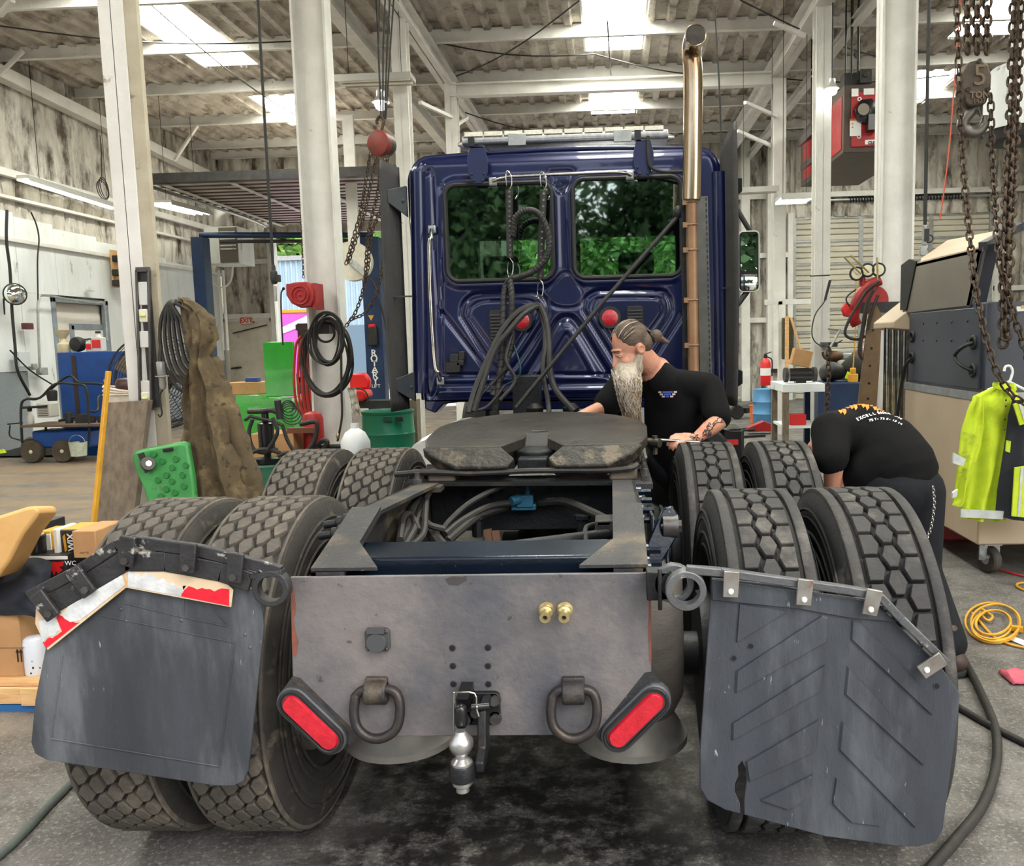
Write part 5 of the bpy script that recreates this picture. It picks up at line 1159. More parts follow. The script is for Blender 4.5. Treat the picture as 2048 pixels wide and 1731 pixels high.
mb = MB(); mb.torus(W(324, 752, 4.95), (0, 0, 1), .035, .004, 16, 5); part(mb, 'guard_ring', M_galv, dl)
mb = MB(); mb.tube(smoothpath([W(326, 778, 4.95), W(320, 790, 4.95), W(322, 812, 4.95), W(324, 826, 4.95), W(320, 833, 4.95), W(316, 828, 4.95)], 5), .005, 6); part(mb, 'hook', M_black, dl)
mb = MB(); gpts = [(312, 655), (352, 630), (378, 668), (384, 720), (362, 752), (338, 740), (318, 705)]
mb.prism([W(x, y, 5.03) for x, y in gpts], (.02, .02, 0)); sheet = mb.build('plastic_sheet', mat('clear_plastic', sr(190,184,172), rough=.08, alpha=.35), bevel=.003); tag(sheet, 'clear plastic sheet tucked behind the hose coil', 'plastic sheet')

# --- drum fan behind the column
fc = W(314, 765, 7.2); fr_ = .405
fan = thing('drum_fan', 'large black wire-cage fan behind the nearest column', 'fan', (fc.x, 7.2, 0))
for nm, dy in (('front_guard', -.12), ('rear_guard', .12)):
    mb = MB()
    for k in range(16): rr_ = fr_*(k+1)/16; mb.torus((fc.x, 7.2+dy*(1-.5*(k/15)**3), fc.z), (0, 1, 0), rr_, .003 if k < 15 else .009, 44, 4)
    for k in range(12): a = 2*math.pi*k/12; mb.tube([(fc.x+.06*math.cos(a), 7.2+dy, fc.z+.06*math.sin(a)), (fc.x+fr_*math.cos(a), 7.2+dy*.5, fc.z+fr_*math.sin(a))], .003, 4)
    tag(part(mb, nm, M_black, fan), kind='stuff')
for k in range(3):
    a = R(30+120*k); mb = MB(); c0 = Vector((fc.x, 7.2, fc.z)); u = Vector((math.cos(a), 0, math.sin(a))); v = Vector((-math.sin(a), 0, math.cos(a)))
    mb.prism([c0+u*.06-v*.05+Vector((0, .03, 0)), c0+u*.35-v*.17+Vector((0, .06, 0)), c0+u*.38+v*.06+Vector((0, -.04, 0)), c0+u*.06+v*.05+Vector((0, -.03, 0))], (0, .006, 0)); part(mb, 'blade', mat('fan_blade', sr(96,84,62), sr(74,66,52), 6, .6), fan)
mb = MB(); mb.lathe([(.02, -.1), (.08, -.08), (.09, .1), (.03, .14)], 20, fc, (0, 1, 0)); part(mb, 'motor', M_black, fan)
mb = MB(); mb.tube([(fc.x-.3, 7.2, .02), (fc.x-.42, 7.2, fc.z)], .016, 8); mb.tube([(fc.x+.3, 7.2, .02), (fc.x+.42, 7.2, fc.z)], .016, 8); mb.tube([(fc.x-.3, 7.0, .016), (fc.x-.3, 7.45, .016)], .016, 8); mb.tube([(fc.x+.3, 7.0, .016), (fc.x+.3, 7.45, .016)], .016, 8); mb.tube([(fc.x-.3, 7.2, .05), (fc.x+.3, 7.2, .05)], .016, 8); part(mb, 'stand', M_black, fan)
# basket of hose and red part in front of the fan
bk_ = W(246, 790, 6.2); bsk = thing('bucket', 'white bucket with rope-like rim and oily parts behind the grey board', 'bucket', (bk_.x, 6.2, bk_.z-.35))
mb = MB(); mb.lathe([(.1, -.35), (.13, 0), (.12, 0), (.095, -.33)], 22, bk_, (0, 0, 1)); part(mb, 'pail', mat('pail_white', sr(214,208,196), sr(180,166,144), 9, .6), bsk)
for k in range(3): mb = MB(); mb.torus(bk_+Vector((0, 0, .004+.02*k)), (.1*k, .05, 1), .125, .012, 26, 6); part(mb, 'rope_turn', MATS['pail_white'], bsk)
mb = MB(); mb.lathe([(.07, .0), (.075, .06), (.06, .09), (.02, .1)], 16, bk_+Vector((.03, 0, .03)), (0, 0, 1)); part(mb, 'oily_part', mat('oily_maroon', sr(72,26,24), sr(46,20,18), 12, .3), bsk)
mb = MB(); mb.beam(bk_+Vector((-.09, 0, .02)), bk_+Vector((-.13, 0, .12)), .03, .01); part(mb, 'orange_blade', mat('orange_paint', sr(222,106,30), rough=.5), bsk)
mb = MB(); mb.lathe([(.13, 0), (.15, .05), (.15, bk_.z-.4), (.13, bk_.z-.35)], 20, (bk_.x, 6.2, 0), (0, 0, 1)); tag(mb.build('support_drum', M_dark), 'dark drum under the white bucket behind the grey board', 'drum')

# --- blue tank cabinet and what stands on it
YB_ = 12.2; a = W(106, 705, YB_); c = W(240, 702, YB_)
mb = MB(); mb.prism([(a.x+(c.x-a.x)/2+x, YB_+.35+y, 0) for x, y in rrect(c.x-a.x, .7, .12, 5)], (0, 0, a.z)); tk = mb.build('steel_tank', M_blueP, bevel=.01); tag(tk, 'tall blue steel tank by the office doorway', 'tank')
mb = MB(); q = W(151, 760, YB_); mb.bb((q.x-.03, YB_-.012, .05), (q.x+.03, YB_+.01, a.z-.05)); mb.build('seam_strip', mat('tank_rust', sr(56,40,38), rough=.7), tk)
mb = MB(); q = W(128, 700, YB_+.2); q.z = a.z; mb.lathe([(.09, 0), (.09, .12), (.05, .15), (.04, .2), (.09, .28), (.11, .33), (.1, .33)], 18, q, (0, 0, 1)); tag(mb.build('funnel', mat('old_funnel', sr(206,198,170), sr(176,160,120), 8, .4)), 'cream funnel in a can on the blue tank', 'funnel')
mb = MB(); q = W(157, 702, YB_+.2); q.z = a.z; mb.lathe([(.02, -.08), (.1, -.06), (.115, 0), (.1, .06), (.02, .08)], 20, q+Vector((0, 0, .115)), (.2, 1, 0)); tag(mb.build('headlamp', M_black), 'round black can lying on the blue tank', 'can')
for k, (px, hh, w_, lab) in enumerate(((181, .2, .075, 'small grey oil bottle with red label on the blue tank'), (199, .3, .13, 'large grey oil jug with red label on the blue tank'))):
    q = W(px, 702, YB_+.2); q.z = a.z; r_ = thing('oil_bottle', lab, 'bottle', q, 'oil bottles on the blue tank')
    mb = MB(); mb.prism([(q.x+x, q.y+y, q.z) for x, y in rrect(w_*1.4, w_, w_*.3)], (0, 0, hh*.7)); mb.lathe([(w_*.45, hh*.7), (w_*.28, hh*.85), (w_*.28, hh*.9)], 14, q, (0, 0, 1)); part(mb, 'bottle_body', mat('jug_grey', sr(196,194,190), rough=.4), r_, bevel=.01)
    mb = MB(); mb.lathe([(w_*.3, hh*.9), (w_*.3, hh)], 12, q, (0, 0, 1)); part(mb, 'bottle_cap', M_black, r_)
    mb = MB(); mb.box(q+Vector((0, -w_*.5-.003, hh*.38)), (w_*1.0, .004, hh*.4)); part(mb, 'bottle_label', M_red2, r_)

# --- pressure washer cart
YW = 11.5
pw = thing('pressure_washer_cart', 'black tube-frame wheeled cart carrying a pump in front of the blue tank', 'cart', W(95, 922, YW))
g0 = W(95, 922, YW).z
for px, lab in ((66, 1), (128, 1)):
    for dy in (0, .45):
        q = W(px, 900, YW+dy); q.z = .16; mb = MB(); mb.lathe([(.09, -.05), (.145, -.055), (.16, -.03), (.16, .03), (.145, .055), (.09, .05)], 26, q, (0, 1, 0)); wl_ = part(mb, 'wheel', mat('cart_tire', sr(62,54,46), sr(84,74,60), 8, .8), pw)
        mb = MB(); mb.lathe([(.02, -.06), (.03, -.045), (.085, -.035), (.09, -.045)], 20, q, (0, 1, 0)); mb.build('hub', mat('cream_hub', sr(206,198,174), rough=.5), wl_)
def ct(pts, r=.017): 
    mb = MB(); mb.tube(smoothpath([W(x, y, YW+dy) for x, y, dy in pts], 5), r, 8); part(mb, 'frame_tube', M_black, pw)
ct([(44, 885, 0), (42, 815, 0), (52, 798, 0), (80, 795, 0), (110, 768, 0), (150, 768, 0), (172, 775, 0), (176, 815, 0), (178, 878, 0), (165, 895, 0), (150, 898, 0)])
ct([(44, 885, .45), (42, 815, .45), (52, 798, .45), (80, 795, .45), (135, 752, .45), (160, 765, .45), (208, 770, .45), (210, 800, .45)])
ct([(178, 822, 0), (195, 820, .2), (196, 795, .3), (208, 790, .45)]); ct([(44, 815, 0), (95, 812, 0)]); ct([(20, 850, .2), (20, 872, .2), (40, 880, .2)], .01); ct([(15, 848, .2), (45, 845, .2)], .01)
ct([(92, 850, 0), (92, 880, .1), (105, 892, .1), (140, 880, .1)])
mb = MB(); A_, B_ = W(45, 850, YW-.05), W(205, 858, YW-.05); mb.bb((A_.x, YW-.1, A_.z-.03), (B_.x, YW+.5, A_.z)); part(mb, 'deck', mat('cart_deck', sr(96,78,60), rough=.8), pw)
mb = MB(); A_, B_ = W(60, 862, YW), W(180, 895, YW); mb.bb((A_.x, YW+.02, B_.z), (B_.x, YW+.45, A_.z)); part(mb, 'tank', M_blueP, pw, bevel=.03)
mb = MB(); q = W(96, 822, YW+.1); mb.box(q+Vector((0, 0, .02)), (.2, .2, .2)); mt = part(mb, 'control_box', mat('box_grey', sr(178,176,166), rough=.5), pw, bevel=.015)
mb = MB(); 
for k in range(6): mb.box(q+Vector((0, -.102, -.05+.025*k)), (.14, .006, .008))
mb.build('grille', M_dark, mt)
mb = MB(); q = W(145, 835, YW+.15); mb.cyl(q+Vector((-.05, 0, -.08)), q+Vector((-.05, 0, .08)), .05); mb.cyl(q+Vector((-.2, 0, -.04)), q+Vector((.1, 0, .02)), .02); mb.box(q+Vector((.15, 0, -.02)), (.14, .14, .14)); mb.cyl(q+Vector((.3, 0, -.08)), q+Vector((.3, 0, .02)), .035); mb.cyl(q+Vector((.4, 0, -.08)), q+Vector((.4, 0, .02)), .035); part(mb, 'pump', M_dark, pw)
mb = MB(); q = W(104, 790, YW+.2); mb.lathe([(.06, -.08), (.07, 0), (.07, .06), (.03, .08)], 14, q, (0, 0, 1)); part(mb, 'pump', M_black, pw)
for px, lab, cc in ((62, 'grey spray bottle on the cart', sr(190,186,180)),):
    q = W(px, 848, YW+.05); mb = MB(); mb.lathe([(.04, 0), (.045, .02), (.045, .1), (.02, .15), (.02, .2)], 14, q, (0, 0, 1)); o2 = mb.build('spray_bottle', mat('bottle_grey', cc, rough=.4)); tag(o2, 'white spray bottle with black cap standing on the wheeled cart', 'bottle')
    mb = MB(); mb.lathe([(.022, .18), (.03, .2), (.03, .24), (.012, .26)], 12, q, (0, 0, 1)); mb.build('spray_head', M_black, o2)
q = W(157, 898, YW-.08); q.z = .1; mb = MB(); mb.lathe([(.1, 0), (.115, .18), (.12, .19), (.11, .19), (.095, .02)], 20, q, (0, 0, 1)); pb = mb.build('paint_pail', mat('pail_pale', sr(206,214,196), sr(170,180,160), 9, .5)); tag(pb, 'small pale pail hanging at the end of the wheeled cart', 'pail')
mb = MB(); mb.tube([q+Vector((.115*math.cos(a_), -.02, .18+.11*math.sin(a_))) for a_ in np.linspace(0, math.pi, 12)], .004, 5); mb.build('bail', M_galv, pb)
# jacket and floor clutter at the far left edge
mb = MB(); q = G(14, 912)+Vector((.35, 0, 0)); n = 10
mb.grid(14, 8, lambda u, v: Vector((q.x-.5+1.1*u, q.y-.2+.5*v, .03+.12*math.sin(math.pi*u)*math.sin(math.pi*v)*(1+.5*mnoise.noise(Vector((u*5, v*5, 1))))))); jk = mb.build('work_jacket', M_black, smooth=80); tag(jk, 'dark jacket with yellow trim lying on the floor at the far left', 'jacket')
mb = MB(); mb.prism([q+Vector((-.45, -.21, .05)), q+Vector((-.2, -.22, .08)), q+Vector((-.25, -.2, .13)), q+Vector((-.45, -.2, .12))], (0, .02, 0)); mb.build('yellow_trim', mat('hivis', sr(206,226,40), sr(180,204,30), 6, .8), jk)

# --- left wall fittings
XW = XL+.05
mr_ = thing('convex_mirror', 'round convex safety mirror on the left wall', 'mirror', WX(30, 588, XW+.3))
q = WX(30, 588, XW+.25); mb = MB(); mb.lathe([(.0005, .07), (.1, .055), (.15, .015), (.155, 0)], 26, q, (.8, -.6, 0), cap=False); part(mb, 'mirror_face', M_mirror, mr_)
mb = MB(); mb.torus(q, (.8, -.6, 0), .155, .014, 30, 8); part(mb, 'rim', M_black, mr_)
mb = MB(); mb.tube(smoothpath([q, q+Vector((-.1, .05, 0)), q+Vector((-.25, .1, -.05)), q+Vector((-.27, .1, -.3))], 4), .014, 8); part(mb, 'arm', M_black, mr_)
XW += .06
wlp = thing('flood_light_board', 'wall board with three dark flood lamps beside the nearest column', 'lamp', WX(236, 570, XW))
A_, B_ = WX(224, 500, XW), WX(230, 575, XW); mb = MB(); mb.bb((XW, A_.y-.08, B_.z), (XW+.03, A_.y+.12, A_.z)); part(mb, 'board', M_wood, wlp)
for py, w_ in ((517, .1), (545, .18), (566, .18)):
    q = WX(238, py, XW+.12); mb = MB(); mb.box(q, (.2, .16, .12)); lm = part(mb, 'lamp_head', M_dark, wlp, bevel=.02)
    if w_ > .12: mb = MB(); mb.lathe([(.07, 0), (.06, .04), (.02, .06)], 14, q+Vector((.1, 0, 0)), (1, -.4, 0)); mb.build('lens', mat('lamp_lens', sr(150,156,162), rough=.15), lm)
def conduit(pts, r, lab, m=M_galv, X=XW+.1):
    mb = MB(); mb.tube(smoothpath([WX(x, y, X) for x, y in pts], 5), r, 7); return tag(mb.build('conduit', m), lab, 'conduit', 'pipes along the left wall')
conduit([(80, 745, ), (76, 640), (77, 600), (86, 590), (130, 597), (190, 606), (208, 612), (215, 680)], .02, 'grey conduit looping over the office doorway')
conduit([(14, 420), (13, 480), (20, 540), (24, 620), (30, 690), (35, 740), (60, 790)], .022, 'black cable hanging down the left wall beside the round mirror', M_black)
conduit([(62, 424), (73, 450), (78, 480), (75, 520), (76, 600)], .012, 'thin black cable on the left wall above the doorway', M_black)
conduit([(20, 700), (60, 740), (110, 772)], .012, 'black cable sagging from the wall box to the cart', M_black)
for px, py, w_, h_, lab, m_ in ((55, 652, .16, .1, 'dark red notice plate on the left wall', mat('plate_maroon', sr(84,40,40), rough=.6)), (44, 718, .26, .24, 'pale grey switch box on the left wall', mat('box_pale', sr(190,198,200), rough=.5)), (84, 742, .16, .12, 'small galvanised outlet box on the left wall', M_galv), (66, 733, .1, .1, 'small grey socket box on the left wall near the tank', M_galv), (181, 577, .12, .09, 'small white junction box high on the left wall', M_panel)):
    q = WX(px, py, XW+.05); mb = MB(); mb.box(q, (.1, w_, h_)); tag(mb.build('wall_box', m_, bevel=.01), lab, 'wall box')
# fluorescent battens on the left wall
def batten(nm, a, c, w_, lab, lit=True, tubes=2):
    a = Vector(a); c = Vector(c); r_ = thing(nm, lab, 'light', (a+c)/2); d = (c-a).normalized(); side = d.cross(Vector((0, 0, 1))).normalized()
    mb = MB(); mb.beam(a, c, w_, .05); mb.beam(a+side*w_*.5-Vector((0, 0, .03)), c+side*w_*.5-Vector((0, 0, .03)), .01, .06); mb.beam(a-side*w_*.5-Vector((0, 0, .03)), c-side*w_*.5-Vector((0, 0, .03)), .01, .06); part(mb, 'lamp_housing', M_reflector, r_)
    for k in range(tubes):
        o = side*w_*((k+.5)/tubes-.5)-Vector((0, 0, .045)); mb = MB(); mb.tube([a+o+d*.03, c+o-d*.03], .018, 8); part(mb, 'tube', M_tube if lit else mat('dead_tube', sr(232,228,214), rough=.3), r_)
    for q in (a.lerp(c, .15), a.lerp(c, .85)): mb = MB(); mb.tube([q, Vector((q.x, q.y, 6.15))], .005, 4); part(mb, 'hanger_wire', M_dark, r_)
    return r_
batten('fluorescent_light', W(318, 402, 15.2), W(404, 424, 17.6), .42, 'slatted fluorescent light in front of the open bay door', tubes=3)
batten('fluorescent_light', WX(45, 353, XL+.25), WX(240, 415, XL+.25), .2, 'long fluorescent light along the left wall', tubes=1)
# gas heater
hp_ = W(447, 490, 18.0); hu = thing('unit_heater', 'white gas unit heater hung near the exit door', 'heater', hp_-Vector((0, 0, .45)))
A_, B_ = W(411, 455, 18), W(447, 528, 18); C_ = W(483, 528, 18)
mb = MB(); mb.bb((A_.x, 17.9, B_.z), (C_.x, 18.7, A_.z)); part(mb, 'cabinet', M_panel, hu, bevel=.01)
mb = MB(); mb.bb((B_.x, 17.86, B_.z+.02), (C_.x-.02, 17.9, A_.z-.03)); gr = part(mb, 'front_grille', mat('heater_brown', sr(96,88,80), rough=.5), hu)
for k in range(6): mb = MB(); z = B_.z+.3+.07*k; mb.box(((B_.x+C_.x)/2, 17.85, z), (C_.x-B_.x-.06, .05, .02), Matrix.Rotation(R(25), 3, 'X')); mb.build('louvre', M_panel, gr)
mb = MB(); mb.tube([W(440, 455, 18.3), W(440, 400, 18.3)], .13, 16); part(mb, 'flue', M_white, hu)
mb = MB(); mb.tube(smoothpath([W(418, 530, 18), W(420, 560, 18), W(445, 575, 18.1), W(462, 560, 18), (W(466, 530, 18))], 5), .018, 6); part(mb, 'gas_hose', M_white, hu)
for k, (px, yy) in enumerate(((412, 530), (437, 540), (446, 540))):
    mb = MB(); a_ = W(px, yy, 18.3); mb.tube([a_, (W(px+10, 700, 18.3))], .03, 8); part(mb, 'drop_pipe', M_white, hu)
# exit sign
q = W(493, 641, YF-.1); ex = thing('exit_sign', 'small exit sign with red letters above the far door', 'sign', q)
mb = MB(); mb.box(q, (.27, .05, .17)); part(mb, 'sign_box', mat('sign_cream', sr(238,226,206), rough=.5), ex, bevel=.012)
text_mesh('sign_letters', 'EXIT', .15, q+Vector((0, -.03, 0)), (1, 0, 0), (0, 0, 1), mat('sign_red', sr(196,52,36), rough=.5), ex, .004, bold=.004)
mb = MB(); mb.tube([q+Vector((a_, -.026, c_)) for a_, c_ in rrect(.26, .16, .02, 3)], .006, 5, closed=True); part(mb, 'sign_border', MATS['sign_red'], ex)
# two-post vehicle lift
YLf = 17.0
lf = thing('vehicle_lift', 'dark blue two-post vehicle lift near the far bay opening', 'lift', W(560, 800, YLf))
for px0, px1, bot in ((381, 405, 0), (720, 756, 0)):
    A_, B_ = W(px0, 474, YLf), W(px1, 474, YLf); mb = MB(); x0, x1 = A_.x, B_.x
    mb.bb((x0, YLf, 0), (x0+.04, YLf+.3, A_.z)); mb.bb((x1-.04, YLf, 0), (x1, YLf+.3, A_.z)); mb.bb((x0, YLf-.01, 0), (x1, YLf+.03, A_.z)); mb.bb((x0-.1, YLf-.1, 0), (x1+.1, YLf+.4, .03)); po = part(mb, 'post', M_lift, lf, bevel=.006)
    if px0 > 500:
        yy = 706
        for i, ch in enumerate('ROTARY'):
            text_mesh('lettering', ch, .19, W(747.5+i*.7, yy+i*11.2, YLf-.02), (1, 0, 0), (0, 0, 1), M_text, po, .003, bold=.003)
        text_mesh('lettering', 'LIFT', .1, W(752, 772, YLf-.02), (1, 0, 0), (0, 0, 1), M_text, po, .003)
        q_ = W(745, 672, YLf-.08); mb = MB(); mb.box(q_, (.18, .12, .38)); ctl = mb.build('control_box', M_black, po, bevel=.02)
        mb = MB(); mb.box(q_+Vector((0, 0, .2)), (.14, .1, .08)); mb.build('red_rag', M_red2, ctl, bevel=.02)
        mb = MB(); q_ = W(742, 635, YLf-.02); mb.prism([q_+Vector((-.06, 0, .05)), q_+Vector((.06, 0, .05)), q_+Vector((0, 0, -.06))], (0, .008, 0)); mb.build('warning_label', M_yellow, po)
mb = MB(); a_ = W(400, 470, YLf+.1); c_ = W(745, 470, YLf+.1); mb.tube([a_, c_], .06, 10); part(mb, 'overhead_bar', M_lift, lf)
mb = MB(); a_ = W(440, 483, YLf-.2); c_ = W(720, 481, YLf-.2); mb.tube([a_, c_], .035, 8); part(mb, 'shutoff_bar', M_dark, lf)
# white hose reel
q = W(706, 523, 15.5); rl = thing('hose_reel', 'large pale hose reel hanging beside the lift post', 'hose reel', q-Vector((0, 0, .35)))
mb = MB(); mb.lathe([(.34, -.12), (.35, -.11), (.35, -.09), (.33, -.08), (.12, -.06), (.12, .06), (.33, .08), (.35, .09), (.35, .12)], 36, q, (.1, -1, 0)); part(mb, 'drum', mat('reel_cream', sr(206,202,188), sr(184,178,160), 5, .45), rl)
mb = MB(); mb.beam(q+Vector((-.05, -.16, .05)), q+Vector((.32, -.2, -.28)), .1, .03, (0, 1, 0)); part(mb, 'arm', M_galv, rl)
mb = MB(); mb.cyl(q+Vector((0, -.2, 0)), q+Vector((0, .1, 0)), .05); part(mb, 'hub', M_galv, rl)
mb = MB(); mb.bb(q+Vector((-.1, .1, -.1)), q+Vector((.1, .16, 2.6))); part(mb, 'hanger', M_white, rl)
mb = MB(); mb.tube(smoothpath([q+Vector((.3, -.2, -.28)), q+Vector((.45, -.2, -.5)), q+Vector((.6, -.15, -1.3)), q+Vector((.62, -.1, -2.3))], 5), .018, 7); part(mb, 'hose', M_black, rl)
# hanging air line with coupler
al = thing('air_line', 'black air line hanging straight down between the two left columns', 'air hose', W(549, 610, 7.4))
mb = MB(); _t = W(512, -60, 7.4); mb.tube([Vector((_t.x, _t.y, 6.15)), _t, W(546, 530, 7.4)], .013, 8); part(mb, 'hose', M_black, al)
mb = MB(); q = W(548, 552, 7.4); mb.lathe([(.012, .1), (.018, .08), (.018, .05), (.03, .04), (.035, -.02), (.025, -.06), (.014, -.07)], 12, q, (0, 0, 1)); mb.box(q+Vector((.03, 0, -.02)), (.05, .04, .06)); part(mb, 'coupler', M_dark, al, bevel=.004)
mb = MB(); mb.tube([W(551, 572, 7.4), W(552, 602, 7.4)], .012, 8); part(mb, 'nozzle', M_galv, al)

hch = thing('hand_chain', 'thin hand chain hanging left of the second left column', 'chain', W(605, 565, 8.8))
_t = W(594, -40, 8.8); chain([Vector((_t.x, _t.y, 5.75)), W(594, -40, 8.8), W(599, 200, 8.8), W(603, 420, 8.8), W(607, 560, 8.8)], .03, .02, .004, hch, joined=True)
wcl = thing('cable_coil', 'grey cable coiled on the foam of the left wall', 'cable', WX(205, 395, XL+.1))
for k in range(3): mb = MB(); q = WX(205, 380, XL+.12); mb.torus(q+Vector((.02*k, 0, .02*k)), (1, .1*k, .1), .17+.012*k, .008, 26, 6); part(mb, 'cable_turn', M_dark, wcl)
mb = MB(); mb.tube([WX(203, 365, XL+.12), WX(203, 300, XL+.1), WX(200, 270, XL+.1)], .008, 6); part(mb, 'cable_run', M_dark, wcl)
# --- things on the second column
q = W(600, 590, 8.2); rr2 = thing('air_hose_reel', 'flat red enclosed hose reel mounted on the second left column', 'hose reel', q-Vector((0, 0, .13)))
pts = [(571, 567), (590, 564), (612, 563), (626, 578), (628, 600), (622, 613), (600, 615), (582, 606), (572, 590)]
mb = MB(); mb.prism([W(x, y, 8.16) for x, y in pts], (0, .12, 0)); part(mb, 'case', M_red, rr2, bevel=.012)
mb = MB(); mb.torus(W(600, 590, 8.15), (0, 1, 0), .085, .007, 26, 6); mb.torus(W(600, 590, 8.15), (0, 1, 0), .05, .005, 22, 6); mb.ell(W(600, 590, 8.15), (.012, .01, .012), 8); part(mb, 'rib_ring', M_red, rr2)
mb = MB(); a_ = W(628, 566, 8.2); mb.bb(a_+Vector((-.02, -.02, -.25)), a_+Vector((.02, .2, 0))); part(mb, 'mount_plate', M_red, rr2)
mb = MB(); mb.tube(smoothpath([W(566, 578, 8.2), W(562, 590, 8.2), W(563, 640, 8.2), W(566, 690, 8.2)], 4), .008, 6); mb.ell(W(567, 577, 8.2), (.016, .016, .016), 8); part(mb, 'hose_end', M_black, rr2)
hc2 = thing('hose_coil', 'big black hose coil hung on the second left column', 'hose', W(655, 800, 8.1))
for k in range(6):
    cx, cy, ra, rb = 655+random.uniform(-5, 5), 716+random.uniform(-8, 8), 45+random.uniform(-5, 8), 72+random.uniform(-6, 8)
    mb = MB(); mb.tube([W(cx+ra*math.cos(t_)*(1+.05*math.sin(3*t_+k)), cy-rb*math.sin(t_), 8.05+.015*k) for t_ in np.linspace(0, 2*math.pi, 40)[:-1]], .0125, 8, closed=True); part(mb, 'hose_loop', M_hose, hc2)
for k in range(7):
    cx, cy, ra, rb = 655+random.uniform(-4, 4), 678+random.uniform(-5, 5), 22+k*2.4, 44+k*1.4
    mb = MB(); mb.tube([W(cx+ra*math.cos(t_)*(1+.08*math.sin(2*t_+k)), cy-rb*math.sin(t_), 7.98-.008*k) for t_ in np.linspace(0, 2*math.pi, 34)[:-1]], .0095, 7, closed=True); part(mb, 'hose_loop', M_hose, hc2)
mb = MB(); mb.tube(smoothpath([W(681, 640, 7.95), W(682, 700, 7.94), W(683, 780, 7.95), W(684, 830, 7.95), W(678, 868, 7.95), W(675, 882, 7.95)], 5), .011, 8); part(mb, 'hose_end', M_hose, hc2)
mb = MB(); mb.lathe([(.012, 0), (.018, .01), (.018, .04), (.01, .05)], 10, W(676, 866, 7.95), (-.1, 0, -1)); part(mb, 'brass_fitting', M_brass, hc2)
mb = MB(); mb.torus(W(651, 665, 8.2), (0, 1, 0), .09, .012, 20, 6); mb.box(W(651, 655, 8.3), (.12, .15, .12)); part(mb, 'hook', M_dark, hc2)
M_redhose = mat('red_hose', sr(196,50,48), sr(170,40,40), 10, .5)
rh = thing('red_hose', 'bunch of red air hose hanging behind the second left column', 'hose', W(612, 845, 8.75))
for k in range(5):
    x = 588+k*8; mb = MB(); mb.tube(smoothpath([W(x+14, 672+k*3, 8.75), W(x+4, 690, 8.72), W(x, 740, 8.7), W(x+2, 790, 8.7), W(x+10, 820+k*4, 8.72), W(x+26, 838+k*4, 8.75)], 5), .014, 7); part(mb, 'hose_run', M_redhose, rh)
mb = MB(); a_ = W(616, 665, 8.9); mb.bb(a_+Vector((-.12, .02, -1.2)), a_+Vector((.12, .12, .1))); mb.bb(a_+Vector((.0, -.35, .02)), a_+Vector((.3, .1, .08))); part(mb, 'hanger_board', mat('dark_rack', sr(48,38,34), sr(70,54,46), 6, .8), rh)

# --- green open tool chest
gc = thing('tool_chest', 'bright green steel tool chest with its lid stood open', 'tool chest', W(540, 905, 9.6))
A_, B_ = W(525, 684, 9.6), W(592, 792, 9.6)
mb = MB(); mb.bb((A_.x, 9.6, B_.z), (B_.x, 9.65, A_.z)); part(mb, 'lid', M_green, gc, bevel=.008)
mb = MB(); A_, B_ = W(526, 795, 9.55), W(592, 900, 9.55); mb.bb((A_.x, 9.5, .1), (B_.x, 10.0, A_.z)); part(mb, 'side_cabinet', M_green, gc, bevel=.01)
mb = MB(); A2 = W(470, 790, 9.7); mb.bb((A2.x, 9.7, .1), (A_.x-.01, 10.2, A2.z)); ch = part(mb, 'drawer_cabinet', M_green, gc, bevel=.01)
for k in range(4): mb = MB(); z = .2+.17*k; mb.bb((A2.x+.02, 9.68, z), (A_.x-.03, 9.7, z+.14)); d_ = mb.build('drawer', M_green, ch, bevel=.004)
mb = MB()
for dx in (.05, .9): mb.bb((A2.x+dx*.6, 9.75, 0), (A2.x+dx*.6+.05, 9.85, .1))
part(mb, 'foot', M_black, gc)
a_ = W(490, 788, 9.9); a_.z = A2.z; mb = MB(); mb.bb(a_+Vector((-.2, -.1, 0)), a_+Vector((.22, .25, .14))); tag(mb.build('cardboard_tray', M_card, bevel=.004), 'open cardboard tray on the green tool chest', 'box')
a_ = W(502, 762, 9.9); a_.z = A2.z+.14; mb = MB(); mb.bb(a_+Vector((-.07, 0, 0)), a_+Vector((.07, .12, .05))); tag(mb.build('parts_box', M_blueP, bevel=.004), 'small blue box in the cardboard tray', 'box')
# --- grease drum with pump
gd = thing('grease_drum', 'dark green drum with an air grease pump on top and black hoses', 'drum', W(540, 1010, 6.9))
c = W(545, 925, 7.0)
mb = MB(); mb.lathe([(.27, 0), (.285, .02), (.285, c.z*.5-.02), (.295, c.z*.5), (.285, c.z*.5+.02), (.285, c.z), (.27, c.z+.015), (.25, c.z)], 28, (c.x, 7.0, 0), (0, 0, 1)); part(mb, 'drum', M_greenD, gd)
p_ = Vector((W(532, 860, 6.95).x, 6.95, c.z)); mb = MB(); mb.lathe([(.12, .01), (.12, .05), (.03, .06), (.03, .1), (.065, .11), (.065, .34), (.03, .35), (.03, .42), (.02, .46)], 18, p_, (0, 0, 1)); part(mb, 'pump', M_blackgloss, gd)
mb = MB(); mb.tube(smoothpath([W(496, 822, 6.9), W(520, 822, 6.9), W(545, 820, 6.9), W(562, 830, 6.9)], 4), .022, 8); mb.tube([W(555, 800, 6.9), W(560, 838, 6.9)], .03, 8); mb.tube([W(490, 840, 6.9), W(500, 832, 6.9), W(545, 842, 6.9), W(565, 850, 6.9)], .014, 8); part(mb, 'pump_head', M_dark, gd)
